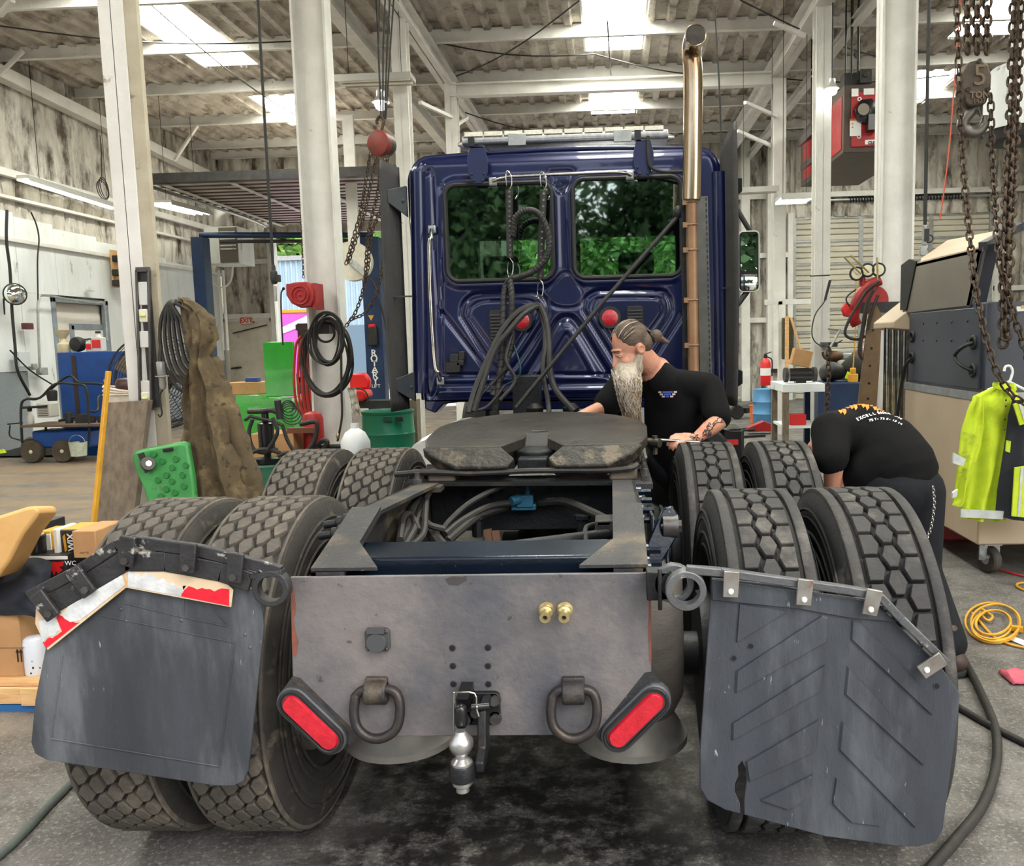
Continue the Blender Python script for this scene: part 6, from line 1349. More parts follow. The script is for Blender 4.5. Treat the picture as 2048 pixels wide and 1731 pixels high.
for k, pts in enumerate(([(505, 838), (498, 865), (506, 895), (525, 905), (555, 898)], [(565, 850), (575, 880), (590, 905), (596, 912)], [(560, 905), (530, 898), (505, 905), (490, 925)], [(556, 912), (575, 905), (595, 918), (600, 930)], [(545, 835), (555, 860), (548, 880), (535, 900)])):
    mb = MB(); mb.tube(smoothpath([W(x, y, 6.8-.02*k) for x, y in pts], 6), .016, 8); part(mb, 'hose', M_hose, gd)
cw_ = thing('wire_coil', 'small tangle of black wire hanging by the grease pump', 'wire', W(578, 845, 7.0))
for k in range(5): mb = MB(); mb.torus(W(576+k*2, 812+k*5, 7.05), (.5, -1, .2*k), .05+.008*k, .005, 18, 5); part(mb, 'wire_turn', M_black, cw_)
# --- misc by the second column
hp2 = thing('hose_pair', 'pair of thick black hoses bending up beside the second left column', 'hose', W(620, 920, 7.6))
for k, pts in enumerate(([(570, 1080), (600, 930), (625, 890), (632, 870), (634, 850), (628, 843), (600, 848)], [(612, 925), (635, 890), (648, 880), (655, 885), (645, 900)], [(640, 893), (680, 892), (705, 896)], [(640, 890), (665, 900), (672, 915)])):
    mb = MB(); mb.tube(smoothpath([W(x, y, 7.7+.04*k) for x, y in pts], 6), .022, 8); part(mb, 'hose', M_hose, hp2)
mb = MB(); a_ = W(620, 870, 8.0); mb.lathe([(.1, -.0), (.1, .25), (.08, .3), (.03, .32)], 16, (a_.x, 8.1, a_.z-.1), (0, 0, 1)); mb.lathe([(.12, 0), (.1, a_.z-.099)], 16, (a_.x, 8.1, 0), (0, 0, 1)); tag(mb.build('fuel_can', M_red), 'dull red can at the foot of the second left column', 'can')
mb = MB(); a_ = W(598, 862, 7.9); mb.bb(a_+Vector((-.12, 0, -.02)), a_+Vector((.15, .1, .03))); bsx = mb.build('brown_plank', mat('brown_wood', sr(104,60,40), rough=.7)); tag(bsx, 'short brown plank behind the grease drum', 'plank')
mb = MB(); a_ = W(600, 930, 7.95); mb.bb((a_.x-.45, 7.9, 0), (a_.x-.03, 8.3, W(598, 866, 7.9).z)); tag(mb.build('carton', M_card, bevel=.006), 'cardboard carton under the brown plank', 'box')
jg = W(712, 905, 7.4); mb = MB(); mb.lathe([(.11, 0), (.13, .03), (.13, .22), (.09, .3), (.035, .34), (.035, .38)], 20, (jg.x, 7.4, jg.z-.12), (0, 0, 1)); jo = mb.build('white_jug', mat('jug_white', sr(226,228,230), rough=.4)); tag(jo, 'white plastic jug behind the front left tires', 'jug')
mb = MB(); mb.bb((jg.x-.3, 7.3, 0), (jg.x+.2, 7.6, jg.z-.12)); tag(mb.build('low_stand', M_dark), 'low dark stand under the white jug', 'stand')
br_ = thing('green_barrel', 'open green plastic barrel standing behind the left tires', 'barrel', (W(775, 900, 9.3).x, 9.5, 0))
c = W(775, 820, 9.5); mb = MB(); zt = c.z; mb.lathe([(.27, 0), (.29, .03), (.29, zt*.33), (.298, zt*.35), (.29, zt*.37), (.292, zt*.66), (.3, zt*.68), (.292, zt*.7), (.285, zt-.04), (.3, zt-.02), (.3, zt), (.285, zt), (.27, zt-.03), (.27, .05)], 40, (c.x, 9.5, 0), (0, 0, 1)); part(mb, 'barrel_shell', M_greenB, br_)
for px, m_ in ((775, mat('label_dark', sr(22,66,50), rough=.5)), (798, M_ink)):
    q = W(px, 838, 9.2); mb = MB(); mb.bb(q+Vector((-.045, -.005, -.025)), q+Vector((.045, .03, .025))); part(mb, 'label_patch', m_, br_)
mb = MB(); mb.beam(W(640, 808, 11.5), W(830, 806, 11.5), .3, .1); a_ = W(640, 808, 11.5); mb.bb((a_.x, 11.4, 0), (a_.x+.1, 11.6, a_.z)); b__ = W(825, 806, 11.5); mb.bb((b__.x-.1, 11.4, 0), (b__.x, 11.6, b__.z)); tag(mb.build('workbench', M_dark), 'low dark bench behind the green barrel', 'bench')
rs = thing('shop_stool', 'red moulded shop stool standing on the dark bench', 'stool', W(722, 800, 11.5))
mb = MB(); a_ = W(720, 775, 11.5); mb.prism([a_+Vector((x, 0, z)) for x, z in ((-.16, .12), (-.12, .2), (.08, .2), (.14, .1), (.12, -.02), (-.18, -.02))], (0, .12, 0)); mb.prism([a_+Vector((x, -.25, z)) for x, z in ((-.2, -.02), (.13, -.02), (.16, -.1), (.1, -.17), (-.16, -.17))], (0, .35, 0)); part(mb, 'seat_shell', M_red2, rs, bevel=.03)
mb = MB(); mb.tube(smoothpath([a_+Vector((x, -.3, z)) for x, z in ((-.2, .0), (.1, .0), (.19, -.1), (.17, -.2))], 4), .012, 6); part(mb, 'seat_frame', M_black, rs)
pc = thing('paper_rag', 'crumpled paper towel hanging on the second left column', 'rag', W(710, 820, 8.3))
mb = MB(); mb.grid(6, 14, lambda u, v: W(695+12*v+16*u, 775+v*55, 8.28)+Vector((0, .03*mnoise.noise(Vector((u*4, v*6, 2))), 0))); part(mb, 'paper', mat('paper_dirty', sr(206,200,186), sr(150,140,120), 8, .8), pc)
mb = MB(); a_ = W(812, 800, 9.9); mb.bb((a_.x-.05, 9.9, 0), (a_.x+.12, 10.1, a_.z)); tag(mb.build('wood_post', M_board), 'short pale post behind the green barrel', 'post')

# --- parts stack at lower left
ZP = .13
pal = thing('pallet', 'pine pallet on the floor at the lower left corner', 'pallet', G(10, 1437))
p0 = G(75, 1425); XP1 = p0.x+.02; YP0 = p0.y
for k in range(4): mb = MB(); mb.bb((XP1-1.1, YP0+.02+k*.24, ZP-.02), (XP1, YP0+.16+k*.24, ZP)); part(mb, 'deck_board', M_wood, pal, bevel=.003)
for x in (XP1-.09, XP1-.55, XP1-1.1): mb = MB(); mb.bb((x, YP0, .03), (x+.09, YP0+.9, ZP-.021)); part(mb, 'stringer', M_wood, pal, bevel=.003)
mb = MB(); mb.bb((XP1-1.1, YP0+.01, .035), (XP1-.005, YP0+.05, ZP-.022)); part(mb, 'end_board', M_wood, pal, bevel=.003)
mb = MB(); mb.bb((XP1-.8, YP0+.02, .0), (XP1-.03, YP0+.2, .03)); part(mb, 'blue_skid', mat('pallet_blue', sr(34,96,150), rough=.7), pal)
def pbox(x0, y0, x1, y1, Y, dep, nm, m_, lab, z0=None):
    a = W(x0, y0, Y); c = W(x1, y1, Y); zb_ = c.z if z0 is None else z0; mb = MB(); mb.bb((a.x, Y, zb_), (c.x, Y+dep, a.z)); return tag(mb.build(nm, m_, bevel=.004), lab, 'box')
YQ = YP0+.06
cb = pbox(-140, 1222, 50, 1372, YQ+.02, .4, 'cardboard_box', M_card, 'tall cardboard box with two arrows on the pallet', ZP)
q = W(38, 1310, YQ+.015)
mb = MB()
for dx in (-.008, .008): mb.bb(q+Vector((dx-.002, 0, -.03)), q+Vector((dx+.002, .004, .015))); mb.prism([q+Vector((dx-.007, 0, .013)), q+Vector((dx+.007, 0, .013)), q+Vector((dx, 0, .027))], (0, .004, 0))
mb.build('arrow_print', M_ink, cb)
mb = MB(); a_ = W(-140, 1296, YQ+.018); c_ = W(50, 1294, YQ+.018); mb.bb((a_.x, YQ+.016, a_.z-.001), (c_.x, YQ+.02, a_.z+.001)); mb.build('fold_line', mat('card_dark', sr(140,100,62), rough=.9), cb)
wb = W(73, 1372, YQ+.05); r_ = .045
fb = thing('filter_bottle', 'white oil filter canister standing on the pallet beside the mud flap', 'filter', (wb.x, YQ+.06, ZP))
ht = W(73, 1272, YQ+.06).z-ZP
mb = MB(); mb.lathe([(r_-.003, 0), (r_, .006), (r_, ht*.86), (r_*.9, ht*.95), (r_*.6, ht)], 28, (wb.x, YQ+.06, ZP), (0, 0, 1)); part(mb, 'canister', mat('filter_white', sr(214,220,228), rough=.35), fb)
text_mesh('print', '97289', .013, W(78, 1358, YQ+.014), (1, 0, 0), (0, 0, 1), M_ink, fb, .0005)
for dx, dy, s in ((66, 1335, .008), (80, 1335, .006), (62, 1346, .007), (64, 1322, .004)): mb = MB(); mb.box(W(dx, dy, YQ+.0145), (s, .001, s)); part(mb, 'print_mark', M_ink, fb)
# black cloth over the boxes
ct_ = MB(); pr = [(0, 1150), (40, 1130), (80, 1135), (100, 1150)]
ct_.grid(24, 18, lambda u, v: W(-60+165*u - 20*v*(u > .9), 1128+(118*v)*(.55+.6*u)+14*math.sin(6*u), YQ-.005-.05*math.sin(math.pi*v)*(.6+.5*math.sin(9*u+4*v))-.03*mnoise.noise(Vector((u*6, v*6, 3)))+.12*(1-v)))
tag(ct_.build('dark_cloth', mat('navy_cloth', sr(32,36,46), sr(22,25,33), 9, .9, 0, .4, 60), smooth=80), 'dark navy cloth draped over the boxes at lower left', 'cloth')
# boxes on top: lower printed carton, then smaller ones
zt_ = W(100, 1110, YQ+.15).z
kb = pbox(-80, 1112, 135, 1165, YQ+.16, .35, 'printed_carton', mat('carton_black', sr(30,30,32), rough=.5), 'flat black and white carton with a red emblem under the filter boxes', None)
kbz = W(100, 1112, YQ+.16).z
mb = MB(); a_ = W(-80, 1112, YQ+.158); c_ = W(135, 1118, YQ+.158); mb.bb((a_.x, YQ+.157, c_.z), (c_.x, YQ+.161, kbz)); mb.build('white_band', M_paper, kb)
em = [(88, 1120), (94, 1126), (104, 1123), (115, 1124), (128, 1122), (126, 1131), (118, 1134), (124, 1140), (116, 1147), (112, 1140), (108, 1150), (103, 1140), (98, 1132), (92, 1128)]
mb = MB(); mb.prism([W(x, y, YQ+.157) for x, y in em], (0, .002, 0)); mb.build('emblem', M_red2, kb)
text_mesh('print', 'WC', .03, W(141, 1126, YQ+.156), (1, 0, 0), (0, 0, 1), M_text, kb, .0005)
pbox(-80, 1165, 100, 1240, YQ+.17, .34, 'carton', M_card, 'cardboard carton under the dark cloth', W(40, 1222, YQ+.02).z)
b1 = pbox(104, 1058, 118, 1107, YQ+.2, .14, 'filter_box', M_paper, 'narrow white filter box with grey print on the black carton', kbz)
b2 = pbox(119, 1060, 160, 1107, YQ+.22, .16, 'filter_box', mat('box_blackyellow', sr(40,40,40), rough=.5), 'black and yellow filter box with white letters on the black carton', kbz)
text_mesh('print', 'WIX', .04, W(142, 1084, YQ+.218), (0, 0, 1), (-1, 0, 0), M_text, b2, .0005, bold=.001)
mb = MB(); a_ = W(119, 1060, YQ+.22); c_ = W(160, 1060, YQ+.22); mb.bb((a_.x, YQ+.225, a_.z), (c_.x, YQ+.375, a_.z+.003)); mb.build('yellow_top', M_yellow, b2)
mb = MB(); mb.prism([W(125, 1072, YQ+.218), W(129, 1068, YQ+.218), W(134, 1100, YQ+.218), W(130, 1104, YQ+.218)], (0, .002, 0)); mb.build('yellow_stripe', M_yellow, b2)
b3 = pbox(143, 1062, 194, 1111, YQ+.12, .22, 'small_carton', M_card, 'small brown carton on top of the parts stack by the tire', kbz)
text_mesh('print', 'VAI I TS', .012, W(168, 1105, YQ+.118), (1, 0, 0), (0, 0, 1), mat('pencil', sr(90,74,60), rough=.8), b3, .0003)
b4 = pbox(78, 1062, 104, 1107, YQ+.26, .12, 'filter_box', M_yellow, 'yellow topped filter box behind the black oil filter', kbz)
mb = MB(); a_ = W(78, 1068, YQ+.258); c_ = W(104, 1107, YQ+.258); mb.bb((a_.x, YQ+.256, c_.z), (c_.x, YQ+.262, a_.z)); mb.build('white_side', M_paper, b4)
b5 = pbox(50, 1046, 92, 1107, YQ+.34, .16, 'filter_box', mat('box_black', sr(40,38,38), rough=.5), 'black printed filter box at the back of the parts stack', kbz)
q = W(76, 1107, YQ+.2); q.z = kbz; fo = thing('oil_filter', 'glossy black spin-on oil filter standing on the carton', 'filter', q)
hh = W(76, 1068, YQ+.2).z-kbz; mb = MB(); mb.lathe([(.032, 0), (.036, .004), (.037, hh*.8), (.039, hh*.82), (.039, hh*.95), (.034, hh)], 26, q, (0, 0, 1)); part(mb, 'can', M_blackgloss, fo)
mb = MB(); mb.torus(q+Vector((0, 0, hh)), (0, 0, 1), .028, .003, 24, 6); mb.lathe([(.024, hh), (.024, hh+.001)], 18, q, (0, 0, 1)); part(mb, 'seal', mat('filter_seal', sr(196,190,160), rough=.4), fo)
# padded envelope / paper bag
mb = MB(); fr_pts = [(-120, 1040), (0, 1030), (50, 1014), (68, 1011), (79, 1020), (74, 1032), (48, 1066), (20, 1120), (0, 1150), (-120, 1190)]
mb.prism([W(x, y, YQ-.14) for x, y in fr_pts], (-.07, .22, -.04)); tag(mb.build('paper_bag', mat('kraft_paper', sr(216,172,108), sr(196,150,88), 4, .8, 0, .2, 30), bevel=.014), 'big folded kraft paper bag on top of the parts stack', 'bag')
# floor hose, left
def floor_hose(pts, r, lab, m=M_hose):
    P = smoothpath([G(x, y, r) for x, y in pts], 8); mb = MB(); mb.tube(P, r, 10); return tag(mb.build('floor_hose', m), lab, 'hose', None)
floor_hose([(330, 1470), (180, 1540), (110, 1598), (40, 1672), (-60, 1760)], .014, 'grey-green hose lying on the floor at lower left', mat('hose_greengrey', sr(62,70,66), sr(80,86,80), 12, .6))
floor_hose([(1880, 1190), (1915, 1290), (1960, 1380), (1990, 1455), (1992, 1530), (1965, 1610), (1910, 1680), (1840, 1760)], .017, 'thick black hose curving over the floor beside the torn mud flap')
floor_hose([(1860, 1380), (1925, 1418), (1990, 1455), (2080, 1500)], .014, 'black hose crossing the floor at the right edge')
# ================================================================== right side
M_tan = mat('machine_tan', sr(196,176,150), sr(182,162,136), 2, .5, 0, .05, 60)
M_mgrey = mat('machine_grey', sr(68,72,80), sr(58,62,70), 2, .4, .2)
M_lid = mat('machine_lid', sr(128,120,108), sr(116,108,98), 2, .5)
M_hivis = mat('hivis_cloth', sr(206,226,44), sr(176,198,36), 6, .85, 0, .4, 50, c3=sr(142,158,40), s3=4, t3=.62)
M_silverband = mat('reflective_band', sr(206,212,206), sr(180,186,184), 20, .35)
M_navy = mat('navy_jacket', sr(34,38,46), sr(26,29,36), 8, .85)
XM = 2.58; YM0, YM1 = 5.3, 6.66; XM2 = 4.0
mc = thing('parts_cleaning_machine', 'large tan and grey cabinet machine on casters with its hood raised', 'machine', (3.3, 6.0, 0))
zd = W(1955, 796, YM0).z; zt = W(1950, 604, YM0).z
mb = MB(); mb.bb((XM, YM0, .2), (XM2, YM1, zd)); part(mb, 'lower_cabinet', M_tan, mc, bevel=.012)
mb = MB(); mb.bb((XM+.02, YM0+.02, zd), (XM2, YM1-.02, zt)); uc = part(mb, 'upper_cabinet', M_mgrey, mc, bevel=.01)
mb = MB(); mb.bb((XM-.004, YM0-.004, zd-.02), (XM2, YM1+.004, zd+.03)); part(mb, 'trim_strip', M_galv, mc)
mb = MB(); mb.bb((XM+.004, YM0+.06, zd+.05), (XM+.022, YM1-.06, zt-.03)); dp = mb.build('side_panel', M_mgrey, uc, bevel=.004)
for f in (.12, .34, .56, .78):
    for h in (.2, .42): q = Vector((XM+.003, YM0+.1+(YM1-YM0-.2)*f, zt-h*(zt-zd)*.95)); mb = MB(); mb.ell(q, (.005, .009, .009), 8); mb.build('rivet', M_dark, uc)
for f, hs in ((.07, (.35, .62)), (.93, (.42, .72))):
    pts = []
    for h in hs: q = Vector((XM, YM1-.05-(YM1-YM0-.1)*f, zt-h*(zt-zd))); mb = MB(); mb.torus(q, (1, 0, 0), .034, .012, 20, 8); mb.build('grommet', M_black, uc); pts.append(q)
    if f > .5: mb = MB(); mb.tube(smoothpath([pts[0], pts[0]+Vector((-.05, .04, -.03)), (pts[0]+pts[1])/2+Vector((-.06, .13, 0)), pts[1]+Vector((-.05, .04, .03)), pts[1]], 5), .011, 8); mb.build('cable', M_black, uc)
    else: mb = MB(); mb.tube(smoothpath([pts[1], pts[1]+Vector((-.04, .05, -.1)), pts[1]+Vector((-.05, .15, -.5)), pts[1]+Vector((-.04, .2, -.8))], 5), .012, 8); mb.build('cable', M_black, uc)
# raised hood
a_, b_, c_, d_ = WX(1803, 628, XM+.01), WX(1830, 525, XM+.01), WX(1966, 492, XM+.01), WX(1940, 613, XM+.01)
mb = MB(); mb.prism([a_, b_, c_, d_], (.03, 0, 0)); hd = part(mb, 'hood_side', M_lid, mc, bevel=.01)
e_, f_ = WX(2040, 452, XM+.55), WX(1895, 480, XM+.55)
mb = MB(); mb.add([b_, c_, e_, f_]+[p_-Vector((0, 0, .03)) for p_ in (b_, c_, e_, f_)], [(0,1,2,3), (7,6,5,4), (0,4,5,1), (1,5,6,2), (2,6,7,3), (3,7,4,0)]); mb.build('hood_top', M_tan, hd)
mb = MB(); mb.prism([c_, d_, d_+Vector((0, .06, 0)), c_+Vector((0, .06, 0))], (.1, 0, .02)); mb.beam(c_, e_+Vector((.0, 0, 0)), .05, .05); mb.beam(e_, e_+Vector((.5, 0, -.03)), .05, .05); mb.build('hood_edge', M_mgrey, hd)
mb = MB(); mb.tube([WX(1976, 500, XM+.25), WX(1972, 580, XM+.25), WX(1970, 605, XM+.25)], [.016, .016, .008], 10); mb.build('gas_strut', M_black, hd)
mb = MB(); mb.prism([WX(1800, 620, XM), WX(1802, 530, XM), WX(1818, 518, XM), WX(1832, 522, XM), WX(1812, 620, XM)], (.5, 0, 0)); part(mb, 'hood_gasket', M_black, mc)
mb = MB(); y2 = YM1+.02; A_, B_ = W(1762, 645, y2+.3), W(1806, 600, y2+.3); mb.prism([(A_.x, y2, A_.z), (A_.x, y2, A_.z-.05), (B_.x+.05, y2, A_.z-.08), (B_.x+.05, y2, B_.z)], (0, .5, 0)); part(mb, 'side_shelf', M_tan, mc, bevel=.008)
mb = MB(); A_ = W(1768, 655, y2+.2)
for k in range(5): mb.cyl((A_.x+.025+.045*k, y2+.2, .25), (A_.x+.025+.045*k, y2+.2, A_.z), .026, 10)
part(mb, 'bright_flue', M_chrome, mc)
mb = MB(); mb.bb((XM+.45, YM0-.012, zt-.35), (XM+1.2, YM0+.01, zt-.06)); part(mb, 'front_recess', mat('recess_dark', sr(38,40,44), rough=.5), mc)
mb = MB(); mb.beam((XM+.5, YM0-.03, zt-.33), (XM+1.2, YM0-.03, zt-.33), .03, .03); part(mb, 'front_handle', M_mgrey, mc)
for k, (x, y) in enumerate(((XM+.12, YM0+.1), (XM+1.2, YM0+.1), (XM+.12, YM1-.12), (XM+1.2, YM1-.12))):
    q = Vector((x, y, .085)); mb = MB(); mb.lathe([(.03, -.03), (.075, -.03), (.085, -.02), (.085, .02), (.075, .03), (.03, .03)], 24, q, (1, .35, 0)); ca = part(mb, 'caster', mat('caster_black', sr(52,48,44), sr(74,68,60), 12, .7), mc)
    mb = MB(); mb.lathe([(.03, -.034), (.03, .034)], 14, q, (1, .35, 0)); mb.beam(q+Vector((-.045, -.015, 0)), q+Vector((-.045, -.015, .1)), .012, .05); mb.beam(q+Vector((.045, .015, 0)), q+Vector((.045, .015, .1)), .012, .05); mb.box(q+Vector((0, 0, .105)), (.11, .11, .012)); mb.beam(q+Vector((-.06, -.07, .03)), q+Vector((-.03, -.02, .03)), .05, .012); mb.build('fork', M_galv, ca)
dc = W(2045, 617, YM0); mb = MB(); mb.box((dc.x, YM0+.012, dc.z), (.06, .004, .03)); part(mb, 'sticker', M_paper, mc)
mb = MB(); mb.box((dc.x+.012, YM0+.009, dc.z+.012), (.03, .004, .018)); part(mb, 'sticker_art', M_yellow, mc)
# red floor bin behind the kneeling man
mb = MB(); a_ = G(1868, 1088); mb.prism([(a_.x-.25, a_.y+.1, 0), (a_.x+.35, a_.y+.1, 0), (a_.x+.38, a_.y+.1, .12), (a_.x-.28, a_.y+.1, .12)], (0, .3, 0)); tag(mb.build('drip_tray', M_red, bevel=.01), 'low red tray on the floor behind the bending man', 'tray')

# jackets on hangers
def cloth(outline_l, outline_r, Y, depth, m, nm, parent, folds=6, amp=.03, seed=0, nv=26, nu=30):
    mb = MB()
    def ev(tab, v):
        f = v*(len(tab)-1); i = min(int(f), len(tab)-2); t_ = f-i; return tab[i][0]+(tab[i+1][0]-tab[i][0])*t_, tab[i][1]+(tab[i+1][1]-tab[i][1])*t_
    def fn(u, v, sgn):
        xl_, yl_ = ev(outline_l, v); xr_, yr_ = ev(outline_r, v); x = xl_+(xr_-xl_)*u; y = yl_+(yr_-yl_)*u
        bulge = depth*math.sqrt(max(0, math.sin(math.pi*u)))*(.5+.5*v); w = amp*v*math.sin(folds*math.pi*u+seed+1.5*v)+.02*mnoise.noise(Vector((u*5+seed, v*6, seed)))*min(1, 6*u*(1-u)+.1)
        return W(x, y, Y)+Vector((0, -sgn*bulge-(w if sgn > 0 else 0)*min(1, 8*u*(1-u)), 0))
    mb.grid(nu, nv, lambda u, v: fn(u, v, 1)); mb.grid(nu, 6, lambda u, v: fn(u, v, -1))
    return mb.build(nm, m, parent, smooth=80)
yj = thing('hivis_jacket', 'yellow high-visibility jacket on a white hanger against the machine', 'jacket', W(1980, 1040, 5.12))
cloth([(1988, 772), (1945, 792), (1940, 820), (1934, 870), (1930, 960), (1922, 1036)], [(2020, 772), (2048, 800), (2050, 850), (2040, 900), (2030, 960), (2012, 1040)], 5.13, .05, M_hivis, 'jacket_body', yj, 5, .03, 1)
cloth([(1950, 790), (1938, 810), (1922, 860), (1915, 920), (1908, 1000), (1905, 1010)], [(1968, 800), (1968, 850), (1962, 890), (1948, 940), (1930, 1000), (1922, 1012)], 5.07, .035, M_hivis, 'sleeve', yj, 3, .015, 2)
cloth([(1986, 775), (1984, 768), (1986, 764)][::-1], [(2028, 790), (2034, 778), (2030, 766)][::-1], 5.08, .03, M_hivis, 'collar', yj, 3, .02, 3, 6, 14)
mb = MB(); mb.prism([W(1922, 1018, 5.05), W(2008, 1022, 5.03), W(2006, 1038, 5.03), W(1921, 1034, 5.05)], (0, .01, 0)); part(mb, 'hem_band', M_silverband, yj)
for pts in ([(1908, 905), (1932, 918), (1926, 932), (1906, 926)], [(1906, 985), (1916, 978), (1914, 992), (1905, 996)]): mb = MB(); mb.prism([W(x, y, 5.0) for x, y in pts], (0, .02, 0)); part(mb, 'sleeve_band', M_silverband, yj)
for y in (800, 812, 838, 858): mb = MB(); mb.ell(W(2012-(y-800)*.05, y, 5.05), (.006, .005, .006), 8); part(mb, 'snap', M_ink, yj)
mb = MB(); q = W(2018, 735, 5.13); mb.tube(smoothpath([W(2008, 742, 5.13), W(2011, 733, 5.13), W(2020, 732, 5.13), W(2025, 742, 5.13), W(2022, 756, 5.13), W(2018, 764, 5.13)], 5), .008, 8); mb.tube([W(1975, 780, 5.13), W(2018, 763, 5.13), W(2055, 782, 5.13)], .009, 8); tag(mb.build('coat_hanger', M_paper), 'white plastic coat hanger holding the yellow jacket', 'hanger')
nj = thing('navy_jacket', 'navy work jacket with yellow reflective stripes at the right edge', 'jacket', W(2040, 1050, 5.08))
cloth([(2024, 800), (2016, 830), (2010, 880), (2002, 930), (1994, 980), (1990, 1030)], [(2100, 800), (2115, 850), (2120, 900), (2120, 950), (2120, 1000), (2120, 1054)], 5.06, .05, M_navy, 'jacket_body', nj, 4, .025, 4)
for pts, m_ in (([(2027, 808), (2046, 802), (2070, 842), (2040, 850)], M_hivis), ([(2014, 880), (2022, 882), (2020, 905), (2012, 902)], M_hivis), ([(2030, 935), (2060, 930), (2060, 1035), (2024, 1032)], M_hivis), ([(2037, 806), (2042, 805), (2058, 845), (2050, 847)], M_silverband), ([(2042, 934), (2047, 934), (2040, 1033), (2035, 1033)], M_silverband)):
    mb = MB(); mb.prism([W(x, y, 4.97 if m_ is M_hivis else 4.965) for x, y in pts], (0, .012, 0)); part(mb, 'stripe', m_, nj)

# floor clutter, right
yc = thing('extension_cord', 'yellow extension cord coiled on the floor by the machine', 'cord', G(1990, 1250))
pts = []
for k in range(150):
    t_ = 2*math.pi*k/32; rr_ = .86+.2*math.sin(k*.083)+.05*math.sin(k*.37); pts.append(G(1988+(56-k*.05)*math.cos(t_)*rr_, 1246+(40-k*.05)*math.sin(t_)*rr_, .008+.006*(k/32)))
mb = MB(); mb.tube(pts, .006, 6); part(mb, 'cord_coil', M_yellow, yc)
mb = MB(); mb.tube(smoothpath([pts[-1], G(1960, 1225, .02), G(1975, 1240, .02), G(1985, 1232, .02), G(1965, 1218, .02)], 6), .007, 6); part(mb, 'cord_tail', M_yellow, yc); mb = MB(); mb.tube(smoothpath([G(1945, 1225, .008), G(1985, 1270, .008), G(2020, 1288, .008), G(2080, 1300, .008)], 6), .007, 6); part(mb, 'cord_tail', M_yellow, yc); mb = MB(); mb.tube(smoothpath([G(2060, 1185, .008), G(2034, 1172, .008), G(2042, 1165, .008), G(2080, 1168, .008)], 6), .007, 6); part(mb, 'cord_tail', M_yellow, yc)
mb = MB(); mb.beam(G(2022, 1255, .02), G(2046, 1258, .02), .03, .025); part(mb, 'cord_plug', M_yellow, yc)
mb = MB(); mb.add([G(2015, 1278, .004), G(2030, 1274, .004), G(2060, 1286, .004), G(2060, 1296, .004)], [(0, 1, 2, 3)]); q = mb.build('paper_slip', M_paper); sd = q.modifiers.new('t', 'SOLIDIFY'); sd.thickness = .004; tag(q, 'white paper slips lying beside the yellow cord', 'paper')
mb = MB(); c = G(2040, 1360); mb.grid(10, 8, lambda u, v: Vector((c.x-.06+.16*u, c.y-.06+.14*v, .008+.03*abs(mnoise.noise(Vector((u*4, v*4, 8))))+.02*math.sin(math.pi*u)*math.sin(math.pi*v)))); q = mb.build('shop_rag', mat('pink_rag', sr(206,96,110), sr(180,76,92), 10, .9)); sd = q.modifiers.new('t', 'SOLIDIFY'); sd.thickness = .006; tag(q, 'pink shop rag crumpled on the floor at the right edge', 'rag')
mb = MB(); mb.tube(smoothpath([G(1985, 1135, .008), G(2010, 1142, .008), G(2060, 1155, .008)], 5), .006, 6); tag(mb.build('red_rope', M_red2), 'thin red cord on the floor under the machine', 'cord')

# ------------------------------------------------------------------ mid right
YB2 = 10.2
wb_ = thing('workbench', 'white topped blue workbench beside the right column row', 'bench', W(1600, 860, YB2))
A_, B_ = W(1566, 768, YB2), W(1650, 772, YB2); mb = MB(); mb.bb((A_.x, YB2, A_.z-.1), (B_.x, YB2+.8, A_.z)); part(mb, 'bench_top', M_panel, wb_, bevel=.006)
for x, y in ((A_.x+.04, YB2+.05), (B_.x-.04, YB2+.05), (A_.x+.04, YB2+.75), (B_.x-.04, YB2+.75)): mb = MB(); mb.bb((x-.035, y-.035, 0), (x+.035, y+.035, A_.z-.1)); part(mb, 'leg', M_lift if x > A_.x+.1 else M_board, wb_)
mb = MB(); mb.bb((A_.x+.02, YB2+.03, .42), (B_.x-.02, YB2+.77, .45)); part(mb, 'shelf', M_panel, wb_)
mb = MB(); mb.bb((A_.x+.1, YB2+.1, .45), (A_.x+.3, YB2+.3, .58)); tag(mb.build('small_case', M_red2, bevel=.01), 'small red case on the workbench shelf', 'case')
mb = MB(); mb.bb((A_.x+.12, YB2+.15, 0), (A_.x+.26, YB2+.35, .2)); tag(mb.build('small_carton', mat('carton_red', sr(190,50,60), sr(226,222,216), 14, .5, t2=.52, w2=.02)), 'red and white carton under the workbench', 'box')
gz = A_.z; bg = W(1600, 768, YB2+.2); bg.z = gz
gr_ = thing('bench_grinder', 'black bench grinder on the white workbench', 'grinder', bg)
mb = MB(); mb.cyl(bg+Vector((-.13, 0, .1)), bg+Vector((.13, 0, .1)), .08, 18); mb.bb(bg+Vector((-.06, -.06, 0)), bg+Vector((.06, .06, .05))); part(mb, 'motor', M_blackgloss, gr_)
for s in (-1, 1): mb = MB(); mb.lathe([(.02, -.02), (.09, -.02), (.09, .02), (.02, .02)], 20, bg+Vector((s*.17, 0, .1)), (1, 0, 0)); part(mb, 'wheel_guard', M_dark, gr_)
mb = MB(); q = bg+Vector((.02, .05, .2)); mb.box(q+Vector((0, 0, .1)), (.22, .16, .2), Matrix.Rotation(R(14), 3, 'Y')); tag(mb.build('cardboard_box', M_card, bevel=.004), 'small cardboard box tilted on the bench grinder', 'box')
fe = thing('fire_extinguisher', 'red fire extinguisher hung on the slim right column', 'extinguisher', W(1531, 770, 14.0))
q = W(1531, 770, 14.0); mb = MB(); mb.lathe([(.08, 0), (.085, .02), (.085, .36), (.05, .42), (.025, .44)], 18, q, (0, 0, 1)); part(mb, 'cylinder', M_red2, fe)
